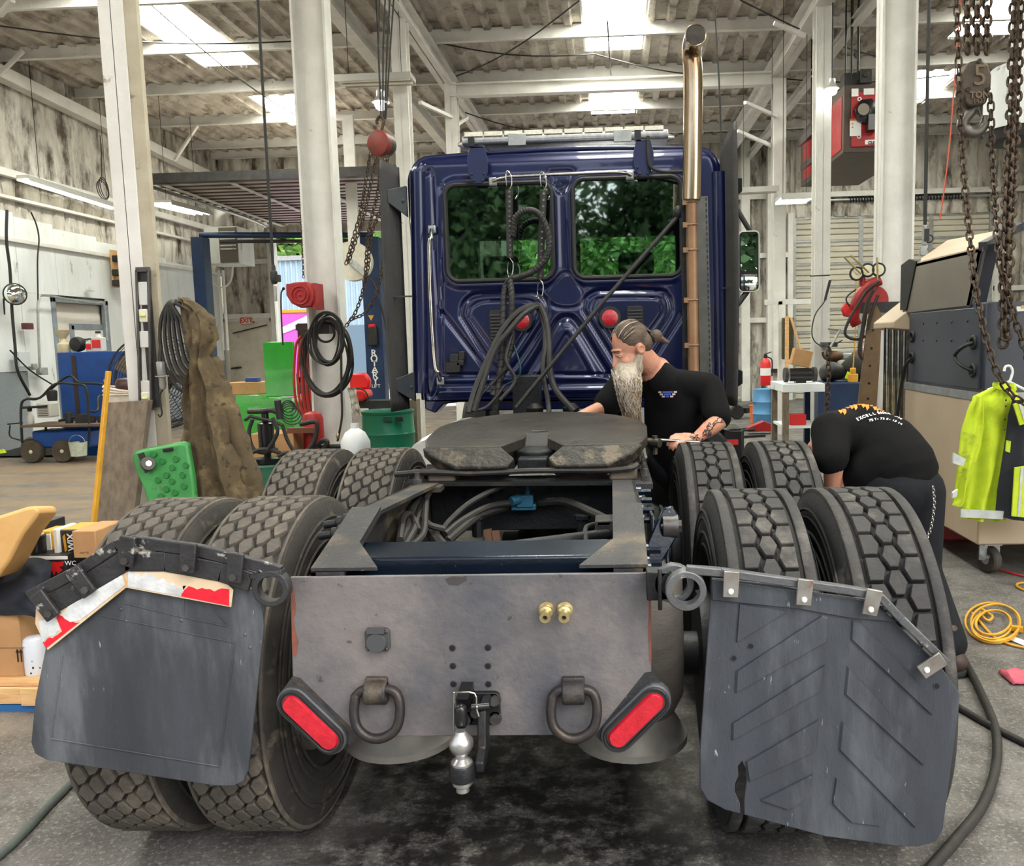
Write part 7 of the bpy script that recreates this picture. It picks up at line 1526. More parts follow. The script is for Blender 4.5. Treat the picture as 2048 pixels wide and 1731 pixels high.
mb = MB(); mb.cyl(q+Vector((0, 0, .44)), q+Vector((0, 0, .5)), .03, 8); mb.beam(q+Vector((-.02, 0, .5)), q+Vector((.1, 0, .54)), .02, .015); mb.tube(smoothpath([q+Vector((.03, 0, .46)), q+Vector((.1, -.02, .4)), q+Vector((.1, -.02, .15))], 4), .012, 6); part(mb, 'valve', M_black, fe)
mb = MB(); mb.bb((q.x-.02, 14.05, q.z+.2), (D4.x+.02, 14.22, q.z+.26)); part(mb, 'bracket', M_dark, fe); mb = MB(); mb.lathe([(.0862, .16), (.0862, .28)], 18, q, (0, 0, 1), cap=False); part(mb, 'label_band', M_paper, fe)
dr2 = W(1533, 850, 14.4); mb = MB(); z1 = W(1533, 778, 14.4).z; mb.lathe([(.2, 0), (.21, .02), (.21, z1*.33), (.22, z1*.35), (.21, z1*.37), (.21, z1*.65), (.22, z1*.67), (.21, z1*.69), (.21, z1), (.19, z1)], 26, (dr2.x, 14.5, 0), (0, 0, 1)); tag(mb.build('blue_drum', mat('drum_blue', sr(92,150,196), sr(74,128,172), 3, .5)), 'pale blue drum behind the slim right column', 'drum')
q = W(1516, 812, 15.2); mb = MB(); mb.lathe([(.13, 0), (.15, .3), (.16, .31), (.15, .32), (.12, .02)], 22, (q.x, 15.2, 0), (0, 0, 1)); ob = mb.build('orange_bucket', mat('bucket_orange', sr(224,110,34), rough=.5)); tag(ob, 'orange bucket on the floor by the far wall', 'bucket')
mb = MB(); mb.torus((q.x, 15.2, .31), (0, 0, 1), .155, .01, 24, 6); mb.build('bucket_rim', MATS['bucket_orange'], ob)
ht = thing('hand_truck', 'black wheeled dolly lying behind the truck cab', 'dolly', G(1474, 838))
q = G(1474, 838); mb = MB(); mb.lathe([(.06, -.04), (.12, -.045), (.135, -.02), (.135, .02), (.12, .045), (.06, .04)], 24, q+Vector((0, 0, .135)), (.25, -1, 0)); wl_ = part(mb, 'wheel', M_black, ht)
mb = MB(); mb.lathe([(.02, -.045), (.062, -.035), (.062, .035)], 18, q+Vector((0, 0, .135)), (.25, -1, 0)); mb.build('hub', MATS['cream_hub'], wl_)
mb = MB(); mb.beam(q+Vector((.1, .05, .16)), q+Vector((.75, .4, .3)), .3, .1); mb.tube([q+Vector((.3, -.1, .05)), q+Vector((.9, .1, .25))], .02, 8); part(mb, 'deck', M_dark, ht)
jk_ = thing('floor_jack', 'red trolley jack with a black handle on the bright floor', 'jack', G(1518, 868))
q = G(1522, 868); mb = MB(); mb.prism([(q.x-.2, q.y, .04), (q.x+.2, q.y, .04), (q.x+.2, q.y, .14), (q.x+.05, q.y, .2), (q.x-.2, q.y, .1)], (0, .2, 0)); part(mb, 'jack_body', M_red, jk_)
mb = MB(); mb.tube([q+Vector((-.1, 0, .08)), q+Vector((-.5, -.1, .06)), q+Vector((-.9, -.2, .03))], .02, 8); part(mb, 'jack_handle', M_black, jk_)
for k, (px, py) in enumerate(((1462, 862), (1500, 876))):
    q = G(px, py); mb = MB(); mb.beam(q+Vector((-.25, 0, .02)), q+Vector((.25, .15, .02)), .05, .03); tag(mb.build('pry_bar', M_dark), ('long pry bar on the bright floor' if k else 'dark bar on the bright floor nearest the bearded man'), 'bar')
tb = thing('tool_case', 'black plastic tool case with a red latch behind the bearded man', 'case', W(1468, 900, 6.6))
A_, B_ = W(1440, 855, 6.6), W(1472, 905, 6.6); mb = MB(); mb.bb((A_.x, 6.5, 0), (B_.x+.05, 6.9, A_.z)); part(mb, 'case_body', M_blackgloss, tb, bevel=.02)
mb = MB(); mb.bb((A_.x+.03, 6.48, A_.z-.12), (B_.x, 6.5, A_.z-.08)); part(mb, 'latch', M_red2, tb)
# canvas and boards behind the slim column
mb = MB(); a_ = W(1565, 635, 13.2); c_ = W(1588, 718, 13.2); mb.bb((a_.x, 13.2, c_.z), (c_.x, 13.28, a_.z)); tag(mb.build('canvas_roll', mat('olive_canvas', sr(78,74,52), sr(60,56,40), 6, .9), bevel=.02), 'olive canvas hanging behind the slim right column', 'canvas')
for k, (x0, y0, x1, y1, lab) in enumerate(((1574, 632, 1573, 860, 'upright pale wooden stick beside the olive canvas'), (1582, 635, 1606, 715, 'slanted yellowish stick beside the olive canvas'))):
    mb = MB(); mb.beam(W(x0, y0, 13.1-.1*k), W(x1, y1, 13.1-.1*k) if k else Vector((W(x1, y1, 13.0).x, 13.0, 0)), .06 if not k else .04, .03); tag(mb.build('wooden_stick', M_wood), lab, 'stick', None)
mb = MB(); a_ = W(1574, 640, 13.15); mb.bb((a_.x-.3, 13.3, 2.0), (a_.x+.4, 13.36, 2.08)); mb.bb((a_.x-.1, 13.3, 0), (a_.x-.04, 13.36, 2.05)); tag(mb.build('hanging_rail', M_white), 'white rail carrying the olive canvas', 'rail')
# blue bin, black bags, chain in front
mb = MB(); A_, B_ = W(1652, 765, 10.4), W(1765, 850, 10.4); mb.bb((A_.x, 10.4, 0), (B_.x, 11.0, A_.z)); tag(mb.build('parts_bin', M_lift, bevel=.02), 'large dark blue parts bin between the right columns', 'bin')
bz = A_.z
for k, (px, w_, h_, m_, lab) in enumerate(((1664, .26, .2, M_black, 'heap of black hoses on the blue bin'), (1722, .42, .28, mat('olive_bag', sr(46,48,40), sr(34,36,30), 7, .9), 'dark olive bag on the blue bin'))):
    q = W(px, 760, 10.7); mb = MB(); mb.ell((q.x, 10.7, bz+h_*.6), (w_*.6, .22, h_*.6), 18); mb.v = [tuple(Vector(v)+Vector((0, 0, max(-.0, 0)+.05*mnoise.noise(Vector(v)*6)))) for v in mb.v]; tag(mb.build('cloth_heap', m_, smooth=80), lab, 'bag')
q = W(1700, 752, 10.35); mb = MB(); mb.box(q, (.1, .01, .09), Matrix.Rotation(R(20), 3, 'Y')); tag(mb.build('yellow_tag', M_hivis), 'small pale yellow tag on the olive bag', 'tag')
q = W(1706, 742, 10.2); yt = thing('pendant_control', 'small yellow control box hanging on a cord between the right columns', 'control', q)
mb = MB(); mb.box(q-Vector((0, 0, .08)), (.11, .06, .1)); mb.box(q, (.06, .05, .08)); part(mb, 'box', M_yellow, yt, bevel=.01)
mb = MB(); mb.tube([q, W(1712, 640, 10.2), W(1712, 560, 10.2)], .007, 6); part(mb, 'cord', M_yellow, yt)
vb = thing('bench_vice', 'grey bench vice with handle behind the blue bin', 'vice', W(1690, 720, 11.6))
q = W(1690, 712, 11.6); mb = MB(); mb.box(q, (.35, .1, .08)); mb.box(q+Vector((-.15, 0, -.06)), (.08, .12, .2)); mb.beam(q+Vector((-.05, 0, .02)), q+Vector((.5, 0, .12)), .06, .1); mb.box(q+Vector((.2, 0, -.1)), (.2, .15, .05)); part(mb, 'vice_body', M_galv, vb, bevel=.015)
mb = MB(); mb.bb((q.x-.3, 11.5, 0), (q.x+.5, 11.9, q.z-.12)); part(mb, 'pedestal', M_dark, vb)
for px, w_, lab in ((1668, .3, 'long brown cap on the blue bin'), (1722, .25, 'dark brown cap on the blue bin')): 
    q = W(px, 733, 11.05); mb = MB(); mb.ell((q.x, 11.1, bz+.3), (w_*.45, .12, .07), 14); mb.bb((q.x-.05, 11.08, 0), (q.x+.05, 11.14, bz+.28)); tag(mb.build('leather_hat', mat('brown_leather', sr(96,66,40), sr(72,50,32), 6, .7)), lab, 'cap')
# chain with hook in front of the column
hk = thing('hanging_chain', 'rusty chain with a hook hanging beside the right column, over the blue bin', 'chain', W(1656, 820, 9.9))
chain([W(1656, 700, 9.9), W(1657, 760, 9.9), W(1654, 830, 9.9)], .055, .05, .009, hk, name='chain')
mb = MB(); q = W(1656, 712, 9.88); mb.tube(smoothpath([q+Vector((0, 0, .12)), q+Vector((.03, 0, .05)), q+Vector((.0, 0, -.02)), q+Vector((-.05, 0, .0)), q+Vector((-.06, 0, .05))], 4), .014, 8); part(mb, 'hook', M_rust, hk)
mb = MB(); mb.tube([W(1657, 700, 9.9), W(1680, 660, 9.9)], .013, 8); part(mb, 'bar', M_galv, hk)
mb = MB(); q = W(1656, 700, 9.95); mb.bb((D3.x-.02, 11.0, q.z+.02), (D3.x+.1, 11.4, q.z+.08)); mb.tube([W(1680, 660, 9.9), Vector((D3.x+.08, 11.38, q.z+.25))], .01, 6); part(mb, 'bracket', M_dark, hk)
wr = thing('wire_loop', 'thin wire loop bent round the white column in front of the heater', 'wire', W(1650, 700, 11.2))
mb = MB(); mb.tube(smoothpath([W(1662, 560, 11.2), W(1650, 600, 11.2), W(1630, 630, 11.2), W(1624, 670, 11.2), (W(1640, 690, 11.2)), W(1668, 688, 11.2), W(1685, 680, 11.2)], 6), .008, 6); part(mb, 'wire', M_dark, wr)
mb = MB(); mb.tube([W(1660, 560, 11.2), W(1650, 600, 11.2)], .016, 6); mb.tube([W(1620, 552, 11.25), W(1660, 550, 11.25)], .008, 6); part(mb, 'tie', M_black, wr)

# --- gauge wheels, red reel and hoses on the thick column
_a = W(1750, 600, 8.4); mbb = MB(); mbb.bb((_a.x-.15, 8.36, _a.z-.12), (D2.x, 8.52, _a.z-.02))
gw = thing('torch_hose_rack', 'red reel with tangled hoses and wheels fixed on the thick right column', 'hose rack', W(1735, 760, 8.4))
for px, py in ((1713, 547), (1735, 540), (1757, 539)):
    q = W(px, py, 8.3); mb = MB(); mb.torus(q, (0, 1, 0), .058, .011, 26, 8); wr_ = part(mb, 'wheel', M_black, gw); mb = MB(); mb.lathe([(.05, -.008), (.05, .008)], 22, q, (0, 1, 0)); mb.ell(q+Vector((0, -.01, 0)), (.008, .006, .008), 8); mb.build('wheel_face', mat('gauge_cream', sr(222,214,186), rough=.5), wr_)
part(mbb, 'bracket', M_dark, gw)
for (x0, y0), (x1, y1) in (((1688, 513), (1722, 548)), ((1701, 510), (1738, 545)), ((1754, 515), (1755, 560))): mb = MB(); mb.tube([W(x0, y0, 8.25), W(x1, y1, 8.25)], .009, 6); part(mb, 'rod', M_brass, gw)
mb = MB(); mb.tube([W(1724, 550, 8.35), W(1726, 585, 8.35)], .03, 10); part(mb, 'stem', M_red, gw)
mb = MB(); mb.tube(smoothpath([W(1760, 560, 8.35), W(1735, 572, 8.35), W(1714, 600, 8.35), W(1708, 635, 8.35), W(1714, 650, 8.35)], 6), .05, 12); part(mb, 'reel_arc', M_red, gw)
mb = MB(); mb.lathe([(.13, -.02), (.14, 0), (.13, .02)], 28, W(1748, 600, 8.4), (0, 1, 0)); part(mb, 'reel_disc', M_red, gw)
mb = MB(); mb.prism([W(x, y, 8.3) for x, y in ((1690, 606), (1700, 606), (1708, 628), (1698, 634), (1688, 632), (1683, 618))], (0, .04, 0)); part(mb, 'red_guard', M_red2, gw, bevel=.01)
for k, pts in enumerate(([(1758, 562), (1735, 580), (1715, 610), (1698, 640), (1690, 665), (1700, 676), (1718, 678), (1730, 672)], [(1752, 575), (1738, 600), (1730, 640), (1722, 690), (1724, 720)], [(1745, 580), (1732, 610), (1724, 660), (1718, 700), (1722, 715)], [(1756, 590), (1745, 620), (1735, 660)])):
    mb = MB(); mb.tube(smoothpath([W(x, y, 8.22-.02*k) for x, y in pts], 6), .014, 8); part(mb, 'hose', M_hose if k != 1 else mat('maroon_hose', sr(84,50,44), rough=.6), gw)
mb = MB(); mb.tube(smoothpath([W(1712, 578, 8.3), W(1695, 592, 8.3), W(1693, 602, 8.3), (W(1700, 612, 8.3))], 5), .008, 6); part(mb, 'handle', M_black, gw)
mb = MB(); mb.prism([W(x, y, 8.18) for x, y in ((1742, 612), (1752, 609), (1764, 628), (1760, 720), (1752, 830), (1714, 830), (1722, 760), (1730, 690), (1736, 640))], (0, .03, 0)); bd_ = mb.build('strap_board', mat('worn_belting', sr(120,96,68), sr(94,76,56), 6, .8, 0, .3, 40), bevel=.004); tag(bd_, 'long brown strip with punched holes hanging on the thick right column', 'belting')
for px, py in ((1746, 660), (1743, 696), (1740, 731), (1738, 766), (1736, 797)): mb = MB(); mb.lathe([(.012, -.002), (.012, .002)], 14, W(px, py, 8.178), (0, 1, 0)); mb.build('hole', MATS['black_hole'], bd_)

# ------------------------------------------------------------------ overhead
YH = 12.0
A_, B_ = W(1688, 170, YH), W(1800, 302, YH); x0, x1 = A_.x, A_.x+.95; z1, z0 = A_.z, B_.z
hu2 = thing('waste_oil_heater', 'red ceiling-hung heater with a black burner on its end', 'heater', ((x0+x1)/2, YH+1.2, z0))
mb = MB(); mb.bb((x0, YH, z0), (x1, YH+2.6, z1)); part(mb, 'heater_case', mat('heater_dark', sr(62,52,46), sr(80,64,54), 5, .5), hu2, bevel=.01)
mb = MB(); mb.bb((x0-.012, YH+.08, z0+.06), (x0+.01, YH+2.4, z1-.12)); part(mb, 'side_cover', M_red, hu2, bevel=.006)
mb = MB(); mb.bb((x0+.1, YH-.02, z0+.07), (x1-.08, YH+.01, z1-.1)); fp = part(mb, 'end_cover', mat('heater_red', sr(166,16,28), rough=.4), hu2, bevel=.006)
c = W(1729, 222, YH-.1); mb = MB(); mb.lathe([(.17, 0), (.17, .1), (.1, .13)], 7, c+Vector((.04, .1, 0)), (0, -1, 0)); mb.lathe([(.09, .12), (.09, .16), (.03, .17)], 20, c+Vector((-.04, .08, .0)), (0, -1, 0)); mb.box(c+Vector((.1, 0, -.16)), (.14, .16, .2)); bo_ = part(mb, 'burner', M_blackgloss, hu2)
mb = MB(); mb.lathe([(.075, .0), (.075, .01)], 20, c+Vector((-.04, -.09, 0)), (0, -1, 0)); mb.build('burner_disc', mat('disc_grey', sr(124,116,100), rough=.5), bo_)
for a, d, m_, nm in ((W(1710, 185, YH-.03), (.09, .1), M_paper, 'label'), (W(1738, 183, YH-.03), (.14, .08), M_paper, 'label'), (W(1711, 255, YH-.03), (.15, .22), M_paper, 'label'), (W(1742, 284, YH-.03), (.16, .06), M_paper, 'label'), (W(1711, 239, YH-.035), (.15, .025), mat('orange_band', sr(206,110,40), rough=.5), 'label_band')):
    mb = MB(); mb.box(a, (d[0], .006, d[1])); part(mb, nm, m_, hu2)
text_mesh('lettering', 'CLEAN', .055, W(1749, 285, YH-.04), (1, 0, 0), (0, 0, 1), M_ink, hu2, .001, bold=.002)
for px, py in ((1719, 198), (1718, 273)): mb = MB(); mb.torus(W(px, py, YH-.03), (0, 1, 0), .022, .007, 16, 6); part(mb, 'eyelet', M_paper, hu2)
for py in (247, 254): 
    q = W(1705, py, YH-.038); mb = MB(); mb.prism([q+Vector((-.014, 0, -.012)), q+Vector((.014, 0, -.012)), q+Vector((0, 0, .014))], (0, .003, 0)); part(mb, 'warning_mark', M_yellow, hu2)
mb = MB(); q = W(1727, 158, YH+.1); mb.box(q+Vector((-.12, .1, 0)), (.28, .2, .18)); mb.box(q+Vector((.02, -.02, .02)), (.16, .1, .18)); mb.lathe([(.04, 0), (.04, .03)], 14, q+Vector((.01, -.06, .04)), (0, -1, 0)); part(mb, 'control_box', M_dark, hu2, bevel=.008)
for px in (1703, 1716): mb = MB(); q = W(px, 160, YH+.1); mb.tube([q, Vector((q.x, q.y, 6.2))], .018, 6); part(mb, 'conduit', M_dark, hu2)
for y in (YH+.3, YH+2.3): 
    for x in (x0+.1, x1-.1): mb = MB(); mb.tube([(x, y, z1), (x, y, 6.2)], .012, 6); part(mb, 'hanger_rod', M_dark, hu2)
mb = MB(); mb.prism([(x0-.02, YH+.9, z1-.2), (x0-.22, YH+.9, z1-.3), (x0-.22, YH+.9, z1-.42), (x0-.02, YH+.9, z1-.3)], (0, .9, 0)); mb.prism([(x0-.02, YH+.9, z0+.3), (x0-.18, YH+.9, z0+.2), (x0-.18, YH+.9, z0+.1), (x0-.02, YH+.9, z0+.2)], (0, .9, 0)); part(mb, 'louvre_vane', M_blackgloss, hu2)
mb = MB(); mb.bb((x0-.01, YH+.9, z0+.12), (x0+.01, YH+1.8, z1-.2)); part(mb, 'louvre_opening', M_mgrey, hu2)
# battens and bulbs
batten('fluorescent_light', W(1556, 396, 12.4), W(1622, 393, 12.4), .45, 'lit double fluorescent light between the right columns', tubes=3)
batten('fluorescent_light', W(1475, 380, 14.0), W(1556, 376, 14.0), .2, 'unlit white fluorescent light left of the lit one', False, 1)
batten('fluorescent_light', W(675, 160, 11.2), W(826, 154, 11.2), .3, 'shiny fluorescent light behind the red chain hoist', False, 2)
def bulb(px, py, Y, lab):
    q = W(px, py, Y); r_ = thing('bulb_lamp', lab, 'lamp', q-Vector((0, 0, .1))); mb = MB(); mb.ell(q, (.065, .065, .06), 16); part(mb, 'bulb', M_lamp, r_)
    mb = MB(); mb.lathe([(.09, .02), (.06, .06), (.045, .08), (.04, .14), (.015, .15)], 18, q, (0, 0, 1)); part(mb, 'lamp_holder', M_reflector, r_); mb = MB(); mb.tube([q+Vector((0, 0, .14)), Vector((q.x, q.y, 5.75))], .008, 6); part(mb, 'lamp_cord', M_black, r_)
bulb(762, 209, 9.0, 'glowing bulb lamp above the red chain hoist'); bulb(1664, 181, 11.3, 'glowing bulb lamp beside the red heater')
# red chain hoist
q = W(763, 288, 7.6); ch_ = thing('chain_hoist', 'small red chain hoist hanging left of the truck cab', 'hoist', q-Vector((0, 0, .3)))
mb = MB(); mb.lathe([(.09, -.07), (.108, -.06), (.112, -.03), (.112, 0)], 30, q, (.35, 1, 0)); hb_ = part(mb, 'hoist_body', mat('hoist_red', sr(128,46,36), sr(104,40,32), 8, .5, 0, .2, 40, c3=sr(70,56,46), s3=8, t3=.6), ch_); mb = MB(); mb.lathe([(.108, 0), (.108, .06), (.09, .1), (.03, .11)], 26, q, (.35, 1, 0)); part(mb, 'gear_cover', M_dark, ch_)
mb = MB(); mb.torus(q+Vector((0, -.06, .0)), (.35, 1, 0), .085, .008, 26, 6); mb.build('body_rim', MATS['hoist_red'], hb_)
mb = MB(); mb.tube(smoothpath([q+Vector((0, 0, .1)), q+Vector((.02, 0, .16)), q+Vector((.03, 0, .2)), q+Vector((0, 0, .235)), q+Vector((-.03, 0, .2)), q+Vector((-.028, 0, .17))], 5), .014, 8); part(mb, 'top_hook', M_rust, ch_)
for dx in (-6, 0, 5, 9): mb = MB(); mb.tube([W(766+dx*.6, 238, 7.6), W(766+dx*1.6, 100, 7.6), W(772+dx*2, -40, 7.6), Vector((W(772+dx*2, -40, 7.6).x, 7.6, 6.15))], .008, 6); part(mb, 'sling_cable', M_black, ch_)
for pts in ([(742, 305), (735, 340), (722, 420), (708, 470), (690, 535)], [(752, 312), (745, 350), (728, 430), (712, 480), (695, 530)], [(760, 314), (756, 380), (742, 440), (735, 480), (730, 560)], [(775, 312), (775, 380), (772, 450), (760, 560), (735, 620), (700, 640)], [(770, 314), (766, 400), (742, 470), (735, 540), (715, 615), (690, 655)]):
    chain([W(x, y, 7.5) for x, y in pts], .034, .026, .005, ch_, name='chain', joined=True)
# five ton block
YK = 5.6; M_iron = mat('hook_iron', sr(86,74,62), sr(60,54,48), 10, .5, .5, .4, 60)
cb_ = thing('hook_block', 'big iron five ton hook block on chains at the upper right', 'hoist', W(1945, 265, YK))
pts = [(1943, 122), (1962, 118), (1978, 128), (1984, 150), (1983, 175), (1974, 205), (1962, 212), (1938, 213), (1930, 205), (1921, 170), (1922, 148), (1932, 128)]
mb = MB(); mb.prism([W(x, y, YK) for x, y in pts], (0, .09, 0)); bl = part(mb, 'block', M_iron, cb_, bevel=.014)
text_mesh('embossed_number', '5', .18, W(1960, 152, YK-.004), (1, 0, .0), (0, 0, 1), mat('iron_light', sr(104,88,66), rough=.6), bl, .004)
text_mesh('embossed_word', 'TON', .055, W(1959, 190, YK-.004), (1, 0, 0), (0, 0, 1), MATS['iron_light'], bl, .003, bold=.002); text_mesh('embossed_word', '1423', .04, W(1958, 202, YK-.004), (1, 0, 0), (0, 0, 1), MATS['iron_light'], bl, .003)
for px, py in ((1959, 121), (1937, 178), (1977, 178)): mb = MB(); mb.cyl(W(px, py, YK-.015), W(px, py, YK), .014, 6); mb.build('bolt', M_iron, bl)
P = smoothpath([W(x, y, YK+.045) for x, y in ((1955, 214), (1945, 222), (1928, 240), (1926, 256), (1938, 266), (1956, 264), (1968, 250), (1972, 232))], 5); n_ = len(P)
mb = MB(); mb.tube(P, [.024+.014*math.sin(math.pi*i/(n_-1)) for i in range(n_)], 12); part(mb, 'hook', mat('worn_hook', sr(104,100,94), sr(78,74,70), 12, .45, .6), cb_); mb = MB(); mb.tube([W(1957, 214, YK), W(1962, 232, YK)], .009, 6); part(mb, 'safety_latch', M_chrome, cb_)
for x0_, x1_ in ((1934, 1935), (1955, 1954), (1976, 1973)): chain([W(x0_, -60, YK+.04), W(x1_, 124, YK+.04)], .055, .046, .0095, cb_, name='load_chain')
chain([W(1912, -40, YK-.1), W(1918, 150, YK-.1), W(1924, 300, YK-.1), W(1940, 480, 5.3), W(1955, 600, 5.1), W(1985, 720, 4.92), W(2020, 785, 4.86), W(2060, 812, 4.86)], .05, .036, .0065, cb_, name='hand_chain')
chain([W(1981, 188, YK), W(1985, 330, YK), W(1995, 480, 5.3), W(2010, 570, 5.2), W(2060, 730, 5.1)], .05, .036, .0065, cb_, name='hand_chain')
hk2 = thing('hanging_chain', 'doubled heavy chain hanging at the far right edge', 'chain', W(2012, 700, 5.17))
chain([W(2030, -50, YK+.1), W(2022, 200, YK+.1), W(2010, 480, 5.3), W(2006, 700, 5.17)], .055, .05, .0095, hk2, name='chain'); chain([W(2042, -50, YK+.14), W(2034, 200, YK+.14), W(2020, 480, 5.3), W(2012, 690, 5.14)], .055, .05, .0095, hk2, name='chain')
# white extractor housing behind the block
ex_ = thing('exhaust_fan', 'white rounded extractor housing with a black mouth at the upper right', 'fan housing', W(2030, 250, 8.2))
q = W(2050, 185, 8.6); mb = MB(); mb.lathe([(.36, -.1), (.36, .4), (.3, .48), (.1, .52)], 30, q+Vector((0, 0, -.25)), (0, 0, 1)); part(mb, 'housing', M_panel, ex_); mb = MB(); mb.lathe([(.2, 0), (.33, .01), (.35, .12), (.2, .13)], 28, q+Vector((0, 0, -.46)), (0, 0, 1)); part(mb, 'mouth', M_black, ex_)
mb = MB(); mb.bb(q+Vector((-.1, -.1, .2)), q+Vector((.1, .1, 3))); mb.v = [(x, y, min(z, 6.1)) for x, y, z in mb.v]; part(mb, 'hanger', M_white, ex_)
# air line at right and orange wire
al = thing('air_line', 'black air line with a coupler hanging in front of the closed bay door', 'air hose', W(1850, 520, 7.2)); mb = MB(); _t = W(1859, -60, 7.2); mb.tube([Vector((_t.x, _t.y, 6.15)), _t, W(1850, 455, 7.2)], .015, 8); part(mb, 'hose', M_black, al)
mb = MB(); mb.tube([W(1850, 450, 7.2), W(1849, 490, 7.2)], .02, 10); mb.box(W(1846, 502, 7.2), (.05, .04, .08)); part(mb, 'coupler', M_galv, al, bevel=.005); mb = MB(); mb.torus(W(1858, 477, 7.2), (.2, 1, 0), .03, .006, 16, 6); mb.box(W(1853, 470, 7.18), (.035, .03, .1)); part(mb, 'trigger', M_black, al)
ow = thing('pull_rope', 'thin orange cord slanting down at the upper right', 'cord', W(1882, 440, 7.8)); mb = MB(); mb.tube(smoothpath([W(1924, -60, 7.8), W(1912, 120, 7.8), W(1898, 300, 7.8), W(1880, 440, 7.8)], 5), .006, 6); part(mb, 'rope', mat('orange_wire', sr(196,86,64), rough=.6), ow)

# ------------------------------------------------------------------ outdoors
M_leaf = mat('leaf', sr(116,160,72), sr(70,112,48), 1.2, .6, c3=sr(168,196,104), s3=3, t3=.58)
M_leafD = mat('leaf_dark', sr(64,96,48), sr(38,64,32), 1.0, .6)
M_bark = mat('bark', sr(104,90,74), sr(78,66,54), 8, .9)
def tree_mesh(seed, n, rx, rz, s):
    rnd = random.Random(seed); vs = []; fs = []
    cl = [(Vector((rnd.gauss(0, rx*.45), rnd.gauss(0, rx*.45), rnd.uniform(-.7, 1)*rz*.8)), rnd.uniform(.35, .6)*rx) for _ in range(15)]
    for k in range(n):
        c, r_ = rnd.choice(cl); d = Vector((rnd.gauss(0, 1), rnd.gauss(0, 1), rnd.gauss(0, 1))).normalized()*r_*rnd.uniform(.6, 1.05); p_ = c+d
        a = Vector((rnd.gauss(0, 1), rnd.gauss(0, 1), rnd.gauss(0, .6))).normalized(); b_ = a.cross(Vector((rnd.gauss(0, 1), rnd.gauss(0, 1), rnd.gauss(0, 1)))).normalized(); z = s*rnd.uniform(.6, 1.3); i = len(vs)
        vs += [p_-a*z, p_+b_*z*.5, p_+a*z, p_-b_*z*.5]; fs.append((i, i+1, i+2, i+3))
    me = bpy.data.meshes.new('foliage'); me.from_pydata(vs, [], fs); return me
TM = [tree_mesh(k, 9000, 2.6, 2.6, .13) for k in range(3)]
def tree(x, y, z, sc, k, dark, lab, grp):
    r_ = thing('tree', lab, 'tree', (x, y, -.02), grp); o = bpy.data.objects.new('foliage', TM[k].copy()); COL.objects.link(o); o.parent = r_; o.location = (0, 0, z); o.scale = (sc, sc, sc*1.1); o.data.materials.append(M_leafD if dark else M_leaf); o['kind'] = 'stuff'
    mb = MB(); mb.tube([(x, y, -.02), (x+.1, y, z*.5), (x-.05, y+.1, z+sc)], [.24, .18, .1], 10)
    for a in range(4): mb.tube([(x, y, z*.6), (x+math.cos(a*1.7)*sc*1.4, y+math.sin(a*1.7)*sc*1.4, z+sc*.9)], [.09, .03], 6)
    part(mb, 'trunk', M_bark, r_)
for k, (px, Y, z, sc, lab) in enumerate(((470, 40, 5.4, 2.3, 'leafy tree outside, farthest left of the bay opening'), (575, 37, 5.0, 2.1, 'leafy green tree seen left of the second left column'), (650, 43, 5.5, 2.4, 'leafy tree outside behind the second left column'), (770, 38, 5.2, 2.2, 'leafy green tree seen between the hose reel and the cab'), (900, 42, 5.0, 1.8, 'leafy tree outside behind the truck cab at left'), (1050, 40, 4.6, 1.8, 'leafy tree outside seen through the left cab window'), (1200, 39, 4.4, 1.8, 'leafy tree outside seen through the right cab window'), (1330, 42, 5, 1.8, 'leafy tree outside behind the exhaust stack'))):
    Y += 5; q = W(px, 600, Y); tree(q.x, Y, z, sc, k % 3, False, lab, None)
for k, (x, y, z, sc) in enumerate(((-13, -27, 4.2, 1.9), (-6.6, -29, 5.2, 2.1), (-.5, -27, 4.0, 1.9), (5.6, -28, 5, 2.1), (12, -27, 4.4, 2.0))):
    tree(x, y, z, sc, k % 3, True, 'tree standing across the apron in front of the workshop', 'trees in front of the workshop')
hs_ = thing('shed_building', 'pale blue ribbed metal shed outside the left bay opening', 'building', W(660, 700, 34))
A_, B_ = W(540, 517, 34), W(830, 510, 34); mb = MB(); mb.bb((A_.x, 34, 0), (B_.x, 36, A_.z))
wl2 = part(mb, 'shed_wall', mat('pale_blue_metal', sr(150,172,186), sr(136,158,174), 2, .5), hs_)
for k in range(26): mb = MB(); x = A_.x+.2+(B_.x-A_.x-.4)*k/25; mb.bb((x-.04, 33.95, 0), (x+.04, 34, A_.z)); mb.build('rib', MATS['pale_blue_metal'], wl2)
mb = MB(); mb.bb((A_.x-.1, 33.85, A_.z-.1), (B_.x+.1, 36.1, A_.z+.08)); part(mb, 'roof_edge', M_galv, hs_)
q = W(712, 690, 33.9); mb = MB(); mb.bb((q.x-.5, 33.93, 0), (q.x+.5, 34, q.z+.8)); part(mb, 'shed_window', mat('dark_pane', sr(92,112,128), rough=.2), hs_)
ct2 = thing('shipping_container', 'magenta painted trailer outside beyond the green tool chest', 'trailer', W(585, 720, 26))
A_, B_ = W(552, 622, 26), W(652, 700, 26); mb = MB(); mb.bb((A_.x, 26, .4), (B_.x, 28, A_.z)); part(mb, 'trailer_body', mat('magenta', sr(206,92,196), sr(190,80,180), 2, .5), ct2, bevel=.03)
mb = MB(); mb.prism([W(552, 672, 25.97), W(552, 660, 25.97), W(620, 628, 25.97), W(650, 622, 25.97), W(650, 634, 25.97)], (0, .02, 0)); part(mb, 'white_swoosh', M_paper, ct2); mb = MB(); mb.bb((A_.x, 25.97, A_.z-.06), (B_.x, 26.0, A_.z+.03)); part(mb, 'gold_trim', M_yellow, ct2)
